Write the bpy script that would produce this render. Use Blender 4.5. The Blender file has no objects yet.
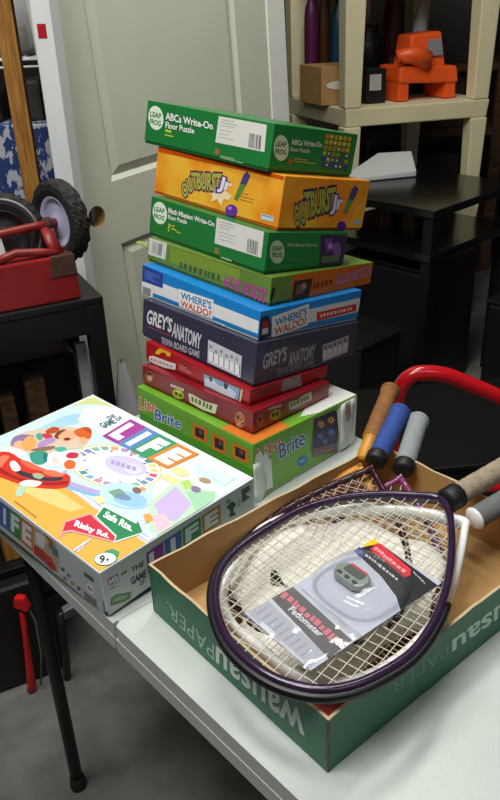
import bpy, bmesh, math, random
from mathutils import Vector, Matrix
import mathutils
TZ=0.735            # table top height above the floor
CORNERS={
'lite':{'Nb':(-0.0001,1.0099,0.0),'Nt':(0.002,1.0113,0.1058),'Lb':(-0.1972,1.2182,0.0),'Lt':(-0.1951,1.2195,0.1084),'Rb':(0.1809,1.1812,0.0),'Rt':(0.1827,1.1824,0.0944),'Bb':(-0.0162,1.3895,0.0),'Bt':(-0.0143,1.3907,0.097)},
'redl':{'Nb':(0.0019,1.04,0.1051),'Nt':(0.0041,1.0419,0.1449),'Lb':(-0.1854,1.2264,0.1079),'Lt':(-0.1833,1.2282,0.1448),'Rb':(0.1324,1.1712,0.0967),'Rt':(0.134,1.1726,0.1259),'Bb':(-0.0549,1.3576,0.0994),'Bt':(-0.0534,1.3589,0.1258)},
'redu':{'Nb':(-0.0016,1.0632,0.1437),'Nt':(0.0011,1.0651,0.1714),'Lb':(-0.1789,1.2474,0.143),'Lt':(-0.1754,1.25,0.1799),'Rb':(0.1308,1.1905,0.1249),'Rt':(0.133,1.1921,0.1474),'Bb':(-0.0465,1.3747,0.1242),'Bt':(-0.0435,1.3769,0.1559)},
'greys':{'Nb':(0.0055,1.0726,0.1704),'Nt':(0.0143,1.0785,0.2416),'Lb':(-0.185,1.2753,0.1794),'Lt':(-0.1768,1.2808,0.246),'Rb':(0.184,1.2419,0.138),'Rt':(0.1919,1.2472,0.2018),'Bb':(-0.0066,1.4446,0.147),'Bt':(0.0007,1.4495,0.2062)},
'waldo':{'Nb':(0.0151,1.0914,0.2402),'Nt':(0.0209,1.095,0.2861),'Lb':(-0.1831,1.3059,0.2442),'Lt':(-0.1763,1.3102,0.298),'Rb':(0.1892,1.2531,0.2016),'Rt':(0.196,1.2573,0.2551),'Bb':(-0.0089,1.4676,0.2056),'Bt':(-0.0012,1.4724,0.267)},
'scab':{'Nb':(0.034,1.1214,0.283),'Nt':(0.0397,1.1248,0.3283),'Lb':(-0.1709,1.3339,0.296),'Lt':(-0.1658,1.3368,0.3359),'Rb':(0.2167,1.2997,0.2501),'Rt':(0.2215,1.3025,0.2881),'Bb':(0.0118,1.5121,0.2631),'Bt':(0.016,1.5145,0.2957)},
'math':{'Nb':(0.0279,1.1356,0.3289),'Nt':(0.0376,1.1422,0.3923),'Lb':(-0.167,1.3639,0.3336),'Lt':(-0.1568,1.3708,0.4001),'Rb':(0.1619,1.2506,0.3007),'Rt':(0.1704,1.2563,0.3559),'Bb':(-0.0329,1.4789,0.3054),'Bt':(-0.024,1.4849,0.3638)},
'outb':{'Nb':(0.0504,1.1627,0.3877),'Nt':(0.0643,1.1719,0.4675),'Lb':(-0.1568,1.4073,0.396),'Lt':(-0.143,1.4165,0.475),'Rb':(0.1963,1.2877,0.3478),'Rt':(0.2103,1.2969,0.4277),'Bb':(-0.0108,1.5323,0.356),'Bt':(0.003,1.5414,0.4352)},
'abc':{'Nb':(0.0395,1.1875,0.47),'Nt':(0.0516,1.1953,0.5377),'Lb':(-0.1699,1.4438,0.4765),'Lt':(-0.1574,1.4519,0.5469),'Rb':(0.1782,1.3018,0.4327),'Rt':(0.1901,1.3094,0.4992),'Bb':(-0.0312,1.5581,0.4392),'Bt':(-0.0188,1.5661,0.5084)},
'life':{'Nb':(-0.1935,0.7674,0.0024),'Nt':(-0.1954,0.7662,0.0766),'Lb':(-0.4735,1.0595,0.0),'Lt':(-0.4754,1.0583,0.0742),'Rb':(0.0027,0.9555,0.0104),'Rt':(0.0008,0.9542,0.0847),'Bb':(-0.2773,1.2476,0.0081),'Bt':(-0.2792,1.2464,0.0823)},
'cart':{'Nb':(0.0646,0.5312,0.0),'Nt':(0.0646,0.5312,0.0775),'Lb':(-0.1357,0.778,0.0),'Lt':(-0.1357,0.778,0.0775),'Rb':(0.3997,0.803,0.0),'Rt':(0.3997,0.803,0.0775),'Bb':(0.1994,1.0498,0.0),'Bt':(0.1994,1.0498,0.0775)}}
ART=[  # many 'R' inks are darker copies of 'L' inks, side shade in the colour
('abc','L','p','#dff0d8',((0.0528,0.044),(0.0523,0.0381),(0.0497,0.0328),(0.0451,0.0287),(0.0389,0.0261),(0.0318,0.0253),(0.0245,0.0265),(0.0176,0.0294),(0.0119,0.034),(0.008,0.0396),(0.0062,0.0457),(0.0068,0.0517),(0.0096,0.057),(0.0144,0.0611),(0.0206,0.0636),(0.0277,0.0642),(0.035,0.0629),(0.0417,0.0599),(0.0472,0.0555),(0.0511,0.05))),
('abc','L','t','#2d6a35','LEAP',((0.0113,0.0544),(0.0449,0.0537),(0.0455,0.0448),(0.0118,0.0454)),0.03,0.0,None,0.05),
('abc','L','t','#2d6a35','FROG',((0.0123,0.0425),(0.046,0.0417),(0.0458,0.0326),(0.0125,0.0337)),0.03,0.0,None,0.05),
('abc','L','t','#e8ece4','ABCs Write-On',((0.0568,0.0573),(0.1877,0.0546),(0.1899,0.0435),(0.0589,0.0447)),0.03,0,'#1a5c28',0.07),
('abc','L','t','#e8ece4','Floor Puzzle',((0.0593,0.0423),(0.1413,0.041),(0.1431,0.0319),(0.0611,0.0319)),0.025,0,'#1a5c28',0.06),
('abc','L','p','#c9d23a',((0.0609,0.0298),(0.0786,0.0296),(0.0787,0.0259),(0.061,0.0261))),
('abc','L','p','#b9c832',((0.0607,0.0221),(0.0858,0.0219),(0.0862,0.0197),(0.0611,0.02))),
('abc','L','p','#b0663a',((0.2016,0.0168),(0.2119,0.0166),(0.2122,0.0083),(0.2019,0.0084))),
('abc','L','p','#b9dcb4',((0.2161,0.008),(0.2509,0.0077),(0.251,0.0068),(0.2163,0.0071))),
('abc','L','p','#b9dcb4',((0.2166,0.0054),(0.2726,0.005),(0.2727,0.0041),(0.2168,0.0045))),
('abc','L','s','#dcdcd2',((0.2009,0.0657),(0.3147,0.0651),(0.3175,0.027),(0.1998,0.026))),
('abc','Ls','p','#a9a9a2',((0.208,0.0618),(0.2396,0.0617),(0.2395,0.0604),(0.208,0.0605))),
('abc','Ls','p','#a9a9a2',((0.2079,0.0576),(0.2499,0.0576),(0.2499,0.0563),(0.2079,0.0563))),
('abc','Ls','p','#a9a9a2',((0.2078,0.0534),(0.2439,0.0534),(0.2439,0.0522),(0.2078,0.0521))),
('abc','Ls','p','#b4b4ac',((0.2076,0.046),(0.2376,0.0462),(0.2376,0.0449),(0.2076,0.0447))),
('abc','Ls','p','#b4b4ac',((0.2075,0.0407),(0.2316,0.0409),(0.2316,0.0396),(0.2075,0.0394))),
('abc','Ls','p','#b4b4ac',((0.2074,0.0354),(0.2445,0.0359),(0.2445,0.0346),(0.2073,0.0341))),
('abc','Ls','p','#3c3c40',((0.2785,0.0496),(0.2794,0.0496),(0.2807,0.0292),(0.2797,0.0292))),
('abc','Ls','p','#3c3c40',((0.2809,0.0496),(0.2822,0.0495),(0.2836,0.0292),(0.2822,0.0292))),
('abc','Ls','p','#3c3c40',((0.2833,0.0495),(0.2844,0.0495),(0.2858,0.0291),(0.2847,0.0291))),
('abc','Ls','p','#3c3c40',((0.2857,0.0494),(0.2871,0.0494),(0.2886,0.0291),(0.2872,0.0291))),
('abc','Ls','p','#3c3c40',((0.2881,0.0493),(0.2895,0.0493),(0.2911,0.029),(0.2897,0.0291))),
('abc','Ls','p','#3c3c40',((0.2905,0.0493),(0.2912,0.0493),(0.2928,0.029),(0.2921,0.029))),
('abc','Ls','p','#3c3c40',((0.2929,0.0492),(0.2935,0.0492),(0.2952,0.029),(0.2946,0.029))),
('abc','Ls','p','#3c3c40',((0.2953,0.0491),(0.297,0.0491),(0.2988,0.0289),(0.297,0.0289))),
('abc','Ls','p','#3c3c40',((0.2977,0.0491),(0.2986,0.049),(0.3004,0.0289),(0.2995,0.0289))),
('abc','Ls','p','#3c3c40',((0.3,0.049),(0.3009,0.0489),(0.3028,0.0288),(0.3019,0.0289))),
('abc','Ls','p','#3c3c40',((0.3024,0.0489),(0.3043,0.0488),(0.3063,0.0288),(0.3043,0.0288))),
('abc','Ls','p','#3c3c40',((0.3048,0.0488),(0.306,0.0488),(0.308,0.0288),(0.3068,0.0288))),
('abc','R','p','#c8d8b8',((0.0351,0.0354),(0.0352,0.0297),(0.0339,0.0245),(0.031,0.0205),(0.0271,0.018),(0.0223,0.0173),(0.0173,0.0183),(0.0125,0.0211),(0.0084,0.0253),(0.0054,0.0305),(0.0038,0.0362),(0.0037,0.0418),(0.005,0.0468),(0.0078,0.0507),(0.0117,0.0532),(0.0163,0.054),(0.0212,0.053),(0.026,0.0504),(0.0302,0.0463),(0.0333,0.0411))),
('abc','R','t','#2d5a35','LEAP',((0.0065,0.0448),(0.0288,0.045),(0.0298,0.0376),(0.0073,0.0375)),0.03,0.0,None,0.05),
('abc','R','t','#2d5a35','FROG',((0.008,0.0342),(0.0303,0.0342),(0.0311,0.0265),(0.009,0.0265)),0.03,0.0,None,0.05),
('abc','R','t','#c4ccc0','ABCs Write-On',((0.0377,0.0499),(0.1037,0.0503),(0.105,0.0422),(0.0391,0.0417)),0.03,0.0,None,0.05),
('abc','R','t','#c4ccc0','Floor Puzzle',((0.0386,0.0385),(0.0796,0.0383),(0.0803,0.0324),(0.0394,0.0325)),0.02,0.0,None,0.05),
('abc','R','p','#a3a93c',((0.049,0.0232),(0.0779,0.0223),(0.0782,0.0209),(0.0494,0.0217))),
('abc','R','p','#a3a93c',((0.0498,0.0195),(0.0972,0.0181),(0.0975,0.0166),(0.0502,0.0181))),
('abc','R','p','#a05030',((0.0466,0.0179),(0.0467,0.0165),(0.0464,0.0153),(0.0456,0.0143),(0.0446,0.0136),(0.0434,0.0133),(0.042,0.0135),(0.0407,0.014),(0.0396,0.0149),(0.0388,0.0161),(0.0383,0.0174),(0.0382,0.0188),(0.0385,0.02),(0.0392,0.021),(0.0403,0.0217),(0.0415,0.022),(0.0428,0.0219),(0.0441,0.0213),(0.0452,0.0204),(0.0461,0.0192))),
('abc','R','p','#3f6a3a',((0.1069,0.0646),(0.1706,0.0642),(0.1722,0.01),(0.1074,0.0122))),
('abc','R','p','#b89a1e',((0.1093,0.0629),(0.1169,0.0629),(0.1169,0.0565),(0.1094,0.0566))),
('abc','R','p','#b89a1e',((0.1094,0.0545),(0.117,0.0544),(0.117,0.048),(0.1094,0.0481))),
('abc','R','p','#a08a20',((0.1094,0.0461),(0.117,0.046),(0.117,0.0395),(0.1094,0.0397))),
('abc','R','p','#8c8a2c',((0.1094,0.0376),(0.1171,0.0374),(0.1171,0.0309),(0.1094,0.0311))),
('abc','R','p','#cfd0b4',((0.1106,0.0361),(0.1142,0.036),(0.1143,0.0329),(0.1106,0.033))),
('abc','R','p','#274a86',((0.1094,0.0291),(0.1171,0.0289),(0.1171,0.0223),(0.1095,0.0226))),
('abc','R','p','#274a86',((0.1095,0.0205),(0.1172,0.0203),(0.1172,0.0137),(0.1095,0.014))),
('abc','R','p','#b89a1e',((0.1193,0.0628),(0.127,0.0628),(0.127,0.0563),(0.1194,0.0564))),
('abc','R','p','#cfd0b4',((0.1205,0.0613),(0.1242,0.0613),(0.1242,0.0582),(0.1206,0.0583))),
('abc','R','p','#c2a628',((0.1194,0.0544),(0.1271,0.0543),(0.1271,0.0478),(0.1194,0.048))),
('abc','R','p','#a08a20',((0.1194,0.0459),(0.1271,0.0458),(0.1272,0.0393),(0.1195,0.0394))),
('abc','R','p','#2e5a7c',((0.1195,0.0374),(0.1272,0.0372),(0.1273,0.0307),(0.1195,0.0309))),
('abc','R','p','#cfd0b4',((0.1207,0.0358),(0.1244,0.0357),(0.1244,0.0326),(0.1207,0.0327))),
('abc','R','p','#8c8a2c',((0.1195,0.0288),(0.1273,0.0286),(0.1273,0.022),(0.1196,0.0223))),
('abc','R','p','#cfd0b4',((0.1208,0.0272),(0.1244,0.0271),(0.1245,0.024),(0.1208,0.0241))),
('abc','R','p','#274a86',((0.1196,0.0202),(0.1274,0.0199),(0.1274,0.0133),(0.1196,0.0136))),
('abc','R','p','#cfd0b4',((0.1208,0.0186),(0.1245,0.0185),(0.1245,0.0154),(0.1209,0.0155))),
('abc','R','p','#b89a1e',((0.1294,0.0627),(0.1372,0.0627),(0.1372,0.0562),(0.1295,0.0563))),
('abc','R','p','#b89a1e',((0.1295,0.0543),(0.1373,0.0541),(0.1373,0.0476),(0.1296,0.0478))),
('abc','R','p','#cfd0b4',((0.1307,0.0527),(0.1344,0.0527),(0.1344,0.0496),(0.1308,0.0496))),
('abc','R','p','#a08a20',((0.1296,0.0457),(0.1374,0.0456),(0.1374,0.039),(0.1296,0.0392))),
('abc','R','p','#8c8a2c',((0.1297,0.0372),(0.1375,0.037),(0.1376,0.0304),(0.1297,0.0306))),
('abc','R','p','#2e5a7c',((0.1297,0.0285),(0.1376,0.0283),(0.1377,0.0217),(0.1298,0.022))),
('abc','R','p','#cfd0b4',((0.131,0.0269),(0.1347,0.0268),(0.1347,0.0237),(0.131,0.0238))),
('abc','R','p','#274a86',((0.1298,0.0199),(0.1377,0.0196),(0.1378,0.013),(0.1299,0.0133))),
('abc','R','p','#b89a1e',((0.1396,0.0627),(0.1475,0.0626),(0.1476,0.0561),(0.1397,0.0562))),
('abc','R','p','#cfd0b4',((0.1409,0.0611),(0.1446,0.0611),(0.1446,0.058),(0.1409,0.058))),
('abc','R','p','#c2a628',((0.1397,0.0541),(0.1476,0.054),(0.1477,0.0475),(0.1398,0.0476))),
('abc','R','p','#8c8a2c',((0.1398,0.0455),(0.1477,0.0454),(0.1478,0.0388),(0.1399,0.039))),
('abc','R','p','#cfd0b4',((0.1411,0.044),(0.1448,0.0439),(0.1449,0.0408),(0.1411,0.0409))),
('abc','R','p','#8c8a2c',((0.14,0.0369),(0.1478,0.0367),(0.1479,0.0301),(0.14,0.0303))),
('abc','R','p','#2e5a7c',((0.1401,0.0282),(0.148,0.028),(0.1481,0.0214),(0.1401,0.0216))),
('abc','R','p','#cfd0b4',((0.1413,0.0266),(0.1451,0.0265),(0.1451,0.0234),(0.1414,0.0235))),
('abc','R','p','#274a86',((0.1402,0.0195),(0.1481,0.0193),(0.1482,0.0126),(0.1403,0.0129))),
('abc','R','p','#cfd0b4',((0.1414,0.0179),(0.1452,0.0178),(0.1452,0.0146),(0.1415,0.0148))),
('abc','R','p','#b89a1e',((0.1499,0.0626),(0.1579,0.0625),(0.158,0.0559),(0.15,0.056))),
('abc','R','p','#c2a628',((0.1501,0.054),(0.158,0.0539),(0.1581,0.0473),(0.1502,0.0474))),
('abc','R','p','#cfd0b4',((0.1514,0.0524),(0.1551,0.0523),(0.1552,0.0492),(0.1514,0.0493))),
('abc','R','p','#a08a20',((0.1502,0.0453),(0.1582,0.0452),(0.1583,0.0386),(0.1503,0.0388))),
('abc','R','p','#2e5a7c',((0.1504,0.0367),(0.1583,0.0365),(0.1585,0.0298),(0.1505,0.0301))),
('abc','R','p','#2e5a7c',((0.1505,0.028),(0.1585,0.0277),(0.1586,0.0211),(0.1506,0.0213))),
('abc','R','p','#274a86',((0.1506,0.0192),(0.1586,0.0189),(0.1588,0.0122),(0.1507,0.0125))),
('abc','R','p','#cfd0b4',((0.1519,0.0176),(0.1557,0.0174),(0.1558,0.0143),(0.152,0.0144))),
('abc','R','p','#b89a1e',((0.1604,0.0624),(0.1684,0.0624),(0.1685,0.0558),(0.1605,0.0559))),
('abc','R','p','#c2a628',((0.1605,0.0538),(0.1686,0.0537),(0.1687,0.0471),(0.1607,0.0472))),
('abc','R','p','#c2a628',((0.1607,0.0451),(0.1688,0.045),(0.1689,0.0383),(0.1608,0.0385))),
('abc','R','p','#2e5a7c',((0.1609,0.0364),(0.1689,0.0362),(0.1691,0.0296),(0.161,0.0298))),
('abc','R','p','#cfd0b4',((0.1622,0.0348),(0.166,0.0347),(0.1661,0.0316),(0.1622,0.0317))),
('abc','R','p','#8c8a2c',((0.161,0.0277),(0.1691,0.0274),(0.1693,0.0207),(0.1612,0.021))),
('abc','R','p','#274a86',((0.1612,0.0189),(0.1693,0.0186),(0.1695,0.0118),(0.1613,0.0121))),
('outb','L','p','#f0e0b0',((0.1592,0.0424),(0.1881,0.0378),(0.2091,0.0321),(0.2031,0.0247),(0.1908,0.0241),(0.1855,0.012),(0.1736,0.021),(0.1595,0.0136),(0.1628,0.0239),(0.1515,0.0283))),
('outb','L','t','#aeb24a','OU',((0.0746,0.025),(0.0988,0.0454),(0.1121,0.0247),(0.0878,0.0056)),0.04,0,'#4a2c50',0.08),
('outb','L','t','#aeb24a','TBURST',((0.099,0.0519),(0.1784,0.062),(0.1765,0.0326),(0.1092,0.0259)),0.04,0,'#4a2c50',0.08),
('outb','L','t','#e6dff0','Jr',((0.1727,0.0587),(0.207,0.0549),(0.2063,0.0339),(0.1715,0.0318)),0.05,0.1,'#4a2c80',0.09),
('outb','L','p','#4d3f7c',((0.2365,0.0748),(0.2459,0.0688),(0.2395,0.0542),(0.2243,0.0532),(0.2297,0.0678))),
('outb','L','p','#5f8a3c',((0.2243,0.0532),(0.2395,0.0542),(0.2236,0.0269),(0.2147,0.0284))),
('outb','L','p','#6a2fa0',((0.2271,0.0115),(0.2266,0.0086),(0.2247,0.0058),(0.2215,0.0033),(0.2175,0.0015),(0.2129,0.0006),(0.2082,0.0005),(0.2039,0.0014),(0.2004,0.0031),(0.198,0.0055),(0.1971,0.0083),(0.1977,0.0113),(0.1997,0.0141),(0.2029,0.0166),(0.207,0.0183),(0.2116,0.0192),(0.2163,0.0193),(0.2205,0.0184),(0.2239,0.0167),(0.2262,0.0143))),
('outb','L','p','#b07ad8',((0.2127,0.0139),(0.2126,0.0131),(0.2121,0.0122),(0.2112,0.0114),(0.2099,0.0107),(0.2085,0.0103),(0.207,0.0102),(0.2055,0.0103),(0.2044,0.0107),(0.2035,0.0113),(0.2031,0.0121),(0.2032,0.013),(0.2037,0.0139),(0.2047,0.0147),(0.2059,0.0154),(0.2074,0.0158),(0.2089,0.0159),(0.2103,0.0158),(0.2115,0.0154),(0.2123,0.0147))),
('outb','L','p','#c07818',((0.2267,0.0413),(0.2469,0.0414),(0.2472,0.0399),(0.227,0.0399))),
('outb','L','p','#c07818',((0.2277,0.0364),(0.2604,0.0366),(0.2607,0.0351),(0.228,0.0349))),
('outb','L','p','#c07818',((0.2287,0.0314),(0.2599,0.0317),(0.2602,0.0302),(0.229,0.0299))),
('outb','L','p','#b4d4e0',((0.2817,0.0186),(0.3096,0.0196),(0.3105,0.0115),(0.2823,0.0104))),
('outb','L','p','#3a6a98',((0.2836,0.0173),(0.3084,0.018),(0.3085,0.0168),(0.2836,0.0161))),
('outb','L','p','#c8520c',((0.0021,0.0808),(0.318,0.081),(0.3185,0.0746),(0.0024,0.0716))),
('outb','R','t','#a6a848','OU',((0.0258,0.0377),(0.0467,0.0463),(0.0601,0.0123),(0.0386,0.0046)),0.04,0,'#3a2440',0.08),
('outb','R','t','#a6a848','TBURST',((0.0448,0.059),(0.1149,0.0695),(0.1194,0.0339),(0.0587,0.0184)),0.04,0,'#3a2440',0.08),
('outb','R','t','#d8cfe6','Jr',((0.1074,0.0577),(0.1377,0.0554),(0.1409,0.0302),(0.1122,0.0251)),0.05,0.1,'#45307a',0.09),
('outb','R','p','#4d3f7c',((0.1596,0.0734),(0.17,0.0674),(0.1634,0.0513),(0.1491,0.0494),(0.1525,0.0637))),
('outb','R','p','#5f8a3c',((0.1491,0.0494),(0.1634,0.0513),(0.1503,0.0271),(0.1421,0.0302))),
('outb','R','p','#5a2788',((0.1558,0.0078),(0.1559,0.0053),(0.1549,0.003),(0.1529,0.0012),(0.15,0.0),(0.1466,-0.0003),(0.143,0.0001),(0.1396,0.0012),(0.1366,0.003),(0.1344,0.0053),(0.1332,0.0077),(0.1331,0.0102),(0.1341,0.0125),(0.1361,0.0143),(0.1389,0.0154),(0.1423,0.0158),(0.1459,0.0154),(0.1493,0.0143),(0.1523,0.0125),(0.1545,0.0103))),
('outb','R','p','#9ab4c4',((0.171,0.0179),(0.1895,0.0181),(0.1899,0.0111),(0.1721,0.0111))),
('math','L','p','#dff0d8',((0.0489,0.0433),(0.0482,0.0375),(0.0456,0.0322),(0.0413,0.0279),(0.0356,0.025),(0.0291,0.0239),(0.0225,0.0247),(0.0164,0.0272),(0.0114,0.0313),(0.0081,0.0365),(0.0067,0.0424),(0.0075,0.0483),(0.0102,0.0537),(0.0147,0.0579),(0.0205,0.0606),(0.0269,0.0616),(0.0335,0.0608),(0.0394,0.0582),(0.0442,0.0542),(0.0475,0.049))),
('math','L','t','#2d6a35','LEAP',((0.0107,0.0517),(0.0415,0.0521),(0.0419,0.044),(0.0111,0.0432)),0.03,0.0,None,0.05),
('math','L','t','#2d6a35','FROG',((0.0112,0.0398),(0.042,0.0403),(0.0419,0.0318),(0.0113,0.0312)),0.03,0.0,None,0.05),
('math','L','t','#e8ece4','Math Mission Write-On',((0.0512,0.0566),(0.1746,0.0557),(0.1758,0.0477),(0.0518,0.0472)),0.03,0,'#1a5c28',0.06),
('math','L','t','#e8ece4','Floor Puzzle',((0.0521,0.0449),(0.1039,0.0456),(0.1049,0.0383),(0.0525,0.0372)),0.025,0.0,None,0.05),
('math','L','t','#b9c832','?',((0.0528,0.0305),(0.0614,0.0305),(0.0617,0.017),(0.053,0.017)),0.03,0.0,None,0.05),
('math','L','p','#b9c832',((0.0638,0.0292),(0.0721,0.0294),(0.0721,0.0272),(0.0638,0.027))),
('math','L','p','#b9c832',((0.0637,0.0242),(0.0773,0.0245),(0.0773,0.0222),(0.0637,0.0219))),
('math','L','p','#a9b832',((0.0767,0.0217),(0.0901,0.022),(0.0902,0.0195),(0.077,0.0193))),
('math','L','p','#7c7a38',((0.1815,0.0169),(0.1928,0.017),(0.1931,0.0066),(0.1818,0.0065))),
('math','L','p','#a8cca4',((0.1983,0.0053),(0.2249,0.0054),(0.2252,0.0033),(0.1987,0.0032))),
('math','L','s','#dcdcd2',((0.1794,0.0634),(0.2902,0.0629),(0.2905,0.0236),(0.1801,0.0226))),
('math','Ls','p','#a9a9a2',((0.1865,0.0593),(0.2246,0.0593),(0.2246,0.058),(0.1866,0.0581))),
('math','Ls','p','#a9a9a2',((0.1866,0.055),(0.2218,0.0551),(0.2218,0.0538),(0.1866,0.0538))),
('math','Ls','p','#a9a9a2',((0.1867,0.0507),(0.2141,0.0508),(0.2141,0.0495),(0.1867,0.0494))),
('math','Ls','p','#b4b4ac',((0.1868,0.0432),(0.2302,0.0435),(0.2303,0.0421),(0.1869,0.0418))),
('math','Ls','p','#b4b4ac',((0.1869,0.0377),(0.2243,0.0381),(0.2244,0.0368),(0.187,0.0364))),
('math','Ls','p','#b4b4ac',((0.187,0.0323),(0.2309,0.0328),(0.2309,0.0315),(0.1871,0.0309))),
('math','Ls','p','#3c3c40',((0.2566,0.046),(0.2576,0.046),(0.2584,0.0255),(0.2573,0.0254))),
('math','Ls','p','#3c3c40',((0.2587,0.046),(0.2597,0.046),(0.2604,0.0255),(0.2594,0.0255))),
('math','Ls','p','#3c3c40',((0.2608,0.046),(0.2615,0.046),(0.2623,0.0255),(0.2616,0.0255))),
('math','Ls','p','#3c3c40',((0.2629,0.046),(0.2644,0.046),(0.2653,0.0255),(0.2637,0.0255))),
('math','Ls','p','#3c3c40',((0.265,0.046),(0.2655,0.046),(0.2664,0.0255),(0.2659,0.0255))),
('math','Ls','p','#3c3c40',((0.2671,0.046),(0.2682,0.046),(0.2692,0.0256),(0.268,0.0256))),
('math','Ls','p','#3c3c40',((0.2692,0.046),(0.2707,0.046),(0.2717,0.0256),(0.2702,0.0256))),
('math','Ls','p','#3c3c40',((0.2713,0.046),(0.2719,0.046),(0.2729,0.0256),(0.2723,0.0256))),
('math','Ls','p','#3c3c40',((0.2734,0.046),(0.2745,0.046),(0.2756,0.0256),(0.2744,0.0256))),
('math','Ls','p','#3c3c40',((0.2754,0.0459),(0.2767,0.0459),(0.2778,0.0257),(0.2765,0.0257))),
('math','Ls','p','#3c3c40',((0.2775,0.0459),(0.2781,0.0459),(0.2792,0.0257),(0.2787,0.0257))),
('math','Ls','p','#3c3c40',((0.2796,0.0459),(0.2805,0.0459),(0.2817,0.0257),(0.2808,0.0257))),
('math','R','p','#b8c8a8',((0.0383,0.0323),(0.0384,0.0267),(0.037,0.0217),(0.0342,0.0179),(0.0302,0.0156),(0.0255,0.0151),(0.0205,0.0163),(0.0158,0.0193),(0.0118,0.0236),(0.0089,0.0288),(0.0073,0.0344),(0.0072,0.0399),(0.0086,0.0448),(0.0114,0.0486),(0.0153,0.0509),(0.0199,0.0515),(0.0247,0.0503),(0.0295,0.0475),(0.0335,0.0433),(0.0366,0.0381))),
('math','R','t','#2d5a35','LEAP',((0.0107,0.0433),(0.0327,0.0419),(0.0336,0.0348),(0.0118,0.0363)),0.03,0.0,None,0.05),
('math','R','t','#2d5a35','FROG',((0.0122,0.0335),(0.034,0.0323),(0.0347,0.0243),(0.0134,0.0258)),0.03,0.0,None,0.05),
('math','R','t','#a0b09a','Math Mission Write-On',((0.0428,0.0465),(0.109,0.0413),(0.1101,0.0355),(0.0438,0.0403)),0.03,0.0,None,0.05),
('math','R','p','#5f8a48',((0.0478,0.0224),(0.078,0.0206),(0.0782,0.0195),(0.048,0.0212))),
('math','R','p','#5f8a48',((0.0485,0.0184),(0.0982,0.0158),(0.0984,0.0147),(0.0487,0.0173))),
('math','R','p','#3b2a4c',((0.1157,0.0542),(0.1771,0.0509),(0.1802,0.0027),(0.1202,0.0049))),
('math','R','p','#6a3f86',((0.124,0.0474),(0.1427,0.0479),(0.154,0.0278),(0.1333,0.0243))),
('math','R','p','#7d5298',((0.1688,0.0268),(0.1692,0.0227),(0.1686,0.0191),(0.167,0.0163),(0.1647,0.0145),(0.1617,0.0141),(0.1586,0.015),(0.1554,0.0171),(0.1526,0.0202),(0.1505,0.024),(0.1492,0.0281),(0.1488,0.0322),(0.1494,0.0358),(0.151,0.0385),(0.1533,0.0402),(0.1562,0.0407),(0.1593,0.0399),(0.1624,0.0379),(0.1652,0.0348),(0.1674,0.031))),
('math','R','p','#54704c',((0.1247,0.02),(0.1681,0.0186),(0.1656,0.0072),(0.1246,0.0087))),
('math','R','p','#a583b8',((0.1466,0.0348),(0.1466,0.0333),(0.146,0.032),(0.1449,0.031),(0.1434,0.0304),(0.1416,0.0302),(0.1397,0.0306),(0.1378,0.0314),(0.1363,0.0326),(0.1352,0.034),(0.1346,0.0355),(0.1346,0.037),(0.1351,0.0384),(0.1362,0.0394),(0.1378,0.04),(0.1396,0.0401),(0.1415,0.0397),(0.1433,0.0389),(0.1449,0.0378),(0.146,0.0363))),
('scab','L','p','#7f9a3a',((0.0589,0.0376),(0.1584,0.0409),(0.2275,0.0401),(0.2306,0.0169),(0.1378,0.0093),(0.0612,0.0124))),
('scab','L','s','#dcdcd6',((0.0034,0.0409),(0.0512,0.0423),(0.0489,0.0132),(0.0025,0.0116))),
('scab','Ls','p','#77777c',((0.0136,0.0368),(0.0148,0.0368),(0.0131,0.0163),(0.0118,0.0163))),
('scab','Ls','p','#77777c',((0.0166,0.0369),(0.0176,0.0369),(0.0158,0.0164),(0.0148,0.0164))),
('scab','Ls','p','#77777c',((0.0196,0.037),(0.0211,0.037),(0.0193,0.0166),(0.0178,0.0165))),
('scab','Ls','p','#77777c',((0.0226,0.0371),(0.0237,0.0371),(0.0218,0.0167),(0.0208,0.0166))),
('scab','Ls','p','#77777c',((0.0256,0.0372),(0.0265,0.0372),(0.0246,0.0168),(0.0237,0.0167))),
('scab','Ls','p','#77777c',((0.0286,0.0373),(0.0301,0.0373),(0.0282,0.0169),(0.0267,0.0169))),
('scab','Ls','p','#77777c',((0.0316,0.0374),(0.034,0.0375),(0.0321,0.0171),(0.0296,0.017))),
('scab','Ls','p','#77777c',((0.0345,0.0375),(0.0368,0.0375),(0.0348,0.0172),(0.0326,0.0171))),
('scab','Ls','p','#77777c',((0.0375,0.0376),(0.0397,0.0376),(0.0376,0.0173),(0.0355,0.0172))),
('scab','L','t','#d0509c','SCOOBY-DOO!',((0.287,0.0029),(0.1954,0.0069),(0.1963,0.0239),(0.288,0.0249)),0.012,0,'#641c54',0.03),
('scab','L','p','#47603a',((0.0866,0.0186),(0.0933,0.0187),(0.0929,0.0092),(0.0862,0.009))),
('scab','L','p','#47603a',((0.0969,0.0188),(0.1055,0.0191),(0.105,0.0095),(0.0964,0.0093))),
('scab','L','p','#47603a',((0.1102,0.0192),(0.1176,0.0194),(0.117,0.0098),(0.1096,0.0096))),
('scab','L','p','#47603a',((0.1215,0.0196),(0.1304,0.0198),(0.1297,0.01),(0.1209,0.0098))),
('scab','L','p','#47603a',((0.1351,0.02),(0.144,0.0202),(0.1432,0.0104),(0.1344,0.0102))),
('scab','L','p','#47603a',((0.1487,0.0203),(0.1539,0.0205),(0.1531,0.0106),(0.1479,0.0105))),
('scab','L','p','#47603a',((0.1567,0.0206),(0.1615,0.0207),(0.1606,0.0108),(0.1558,0.0106))),
('scab','L','p','#47603a',((0.1641,0.0208),(0.1741,0.0211),(0.1731,0.011),(0.1632,0.0108))),
('scab','L','p','#47603a',((0.1794,0.0212),(0.1856,0.0214),(0.1845,0.0113),(0.1783,0.0112))),
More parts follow.
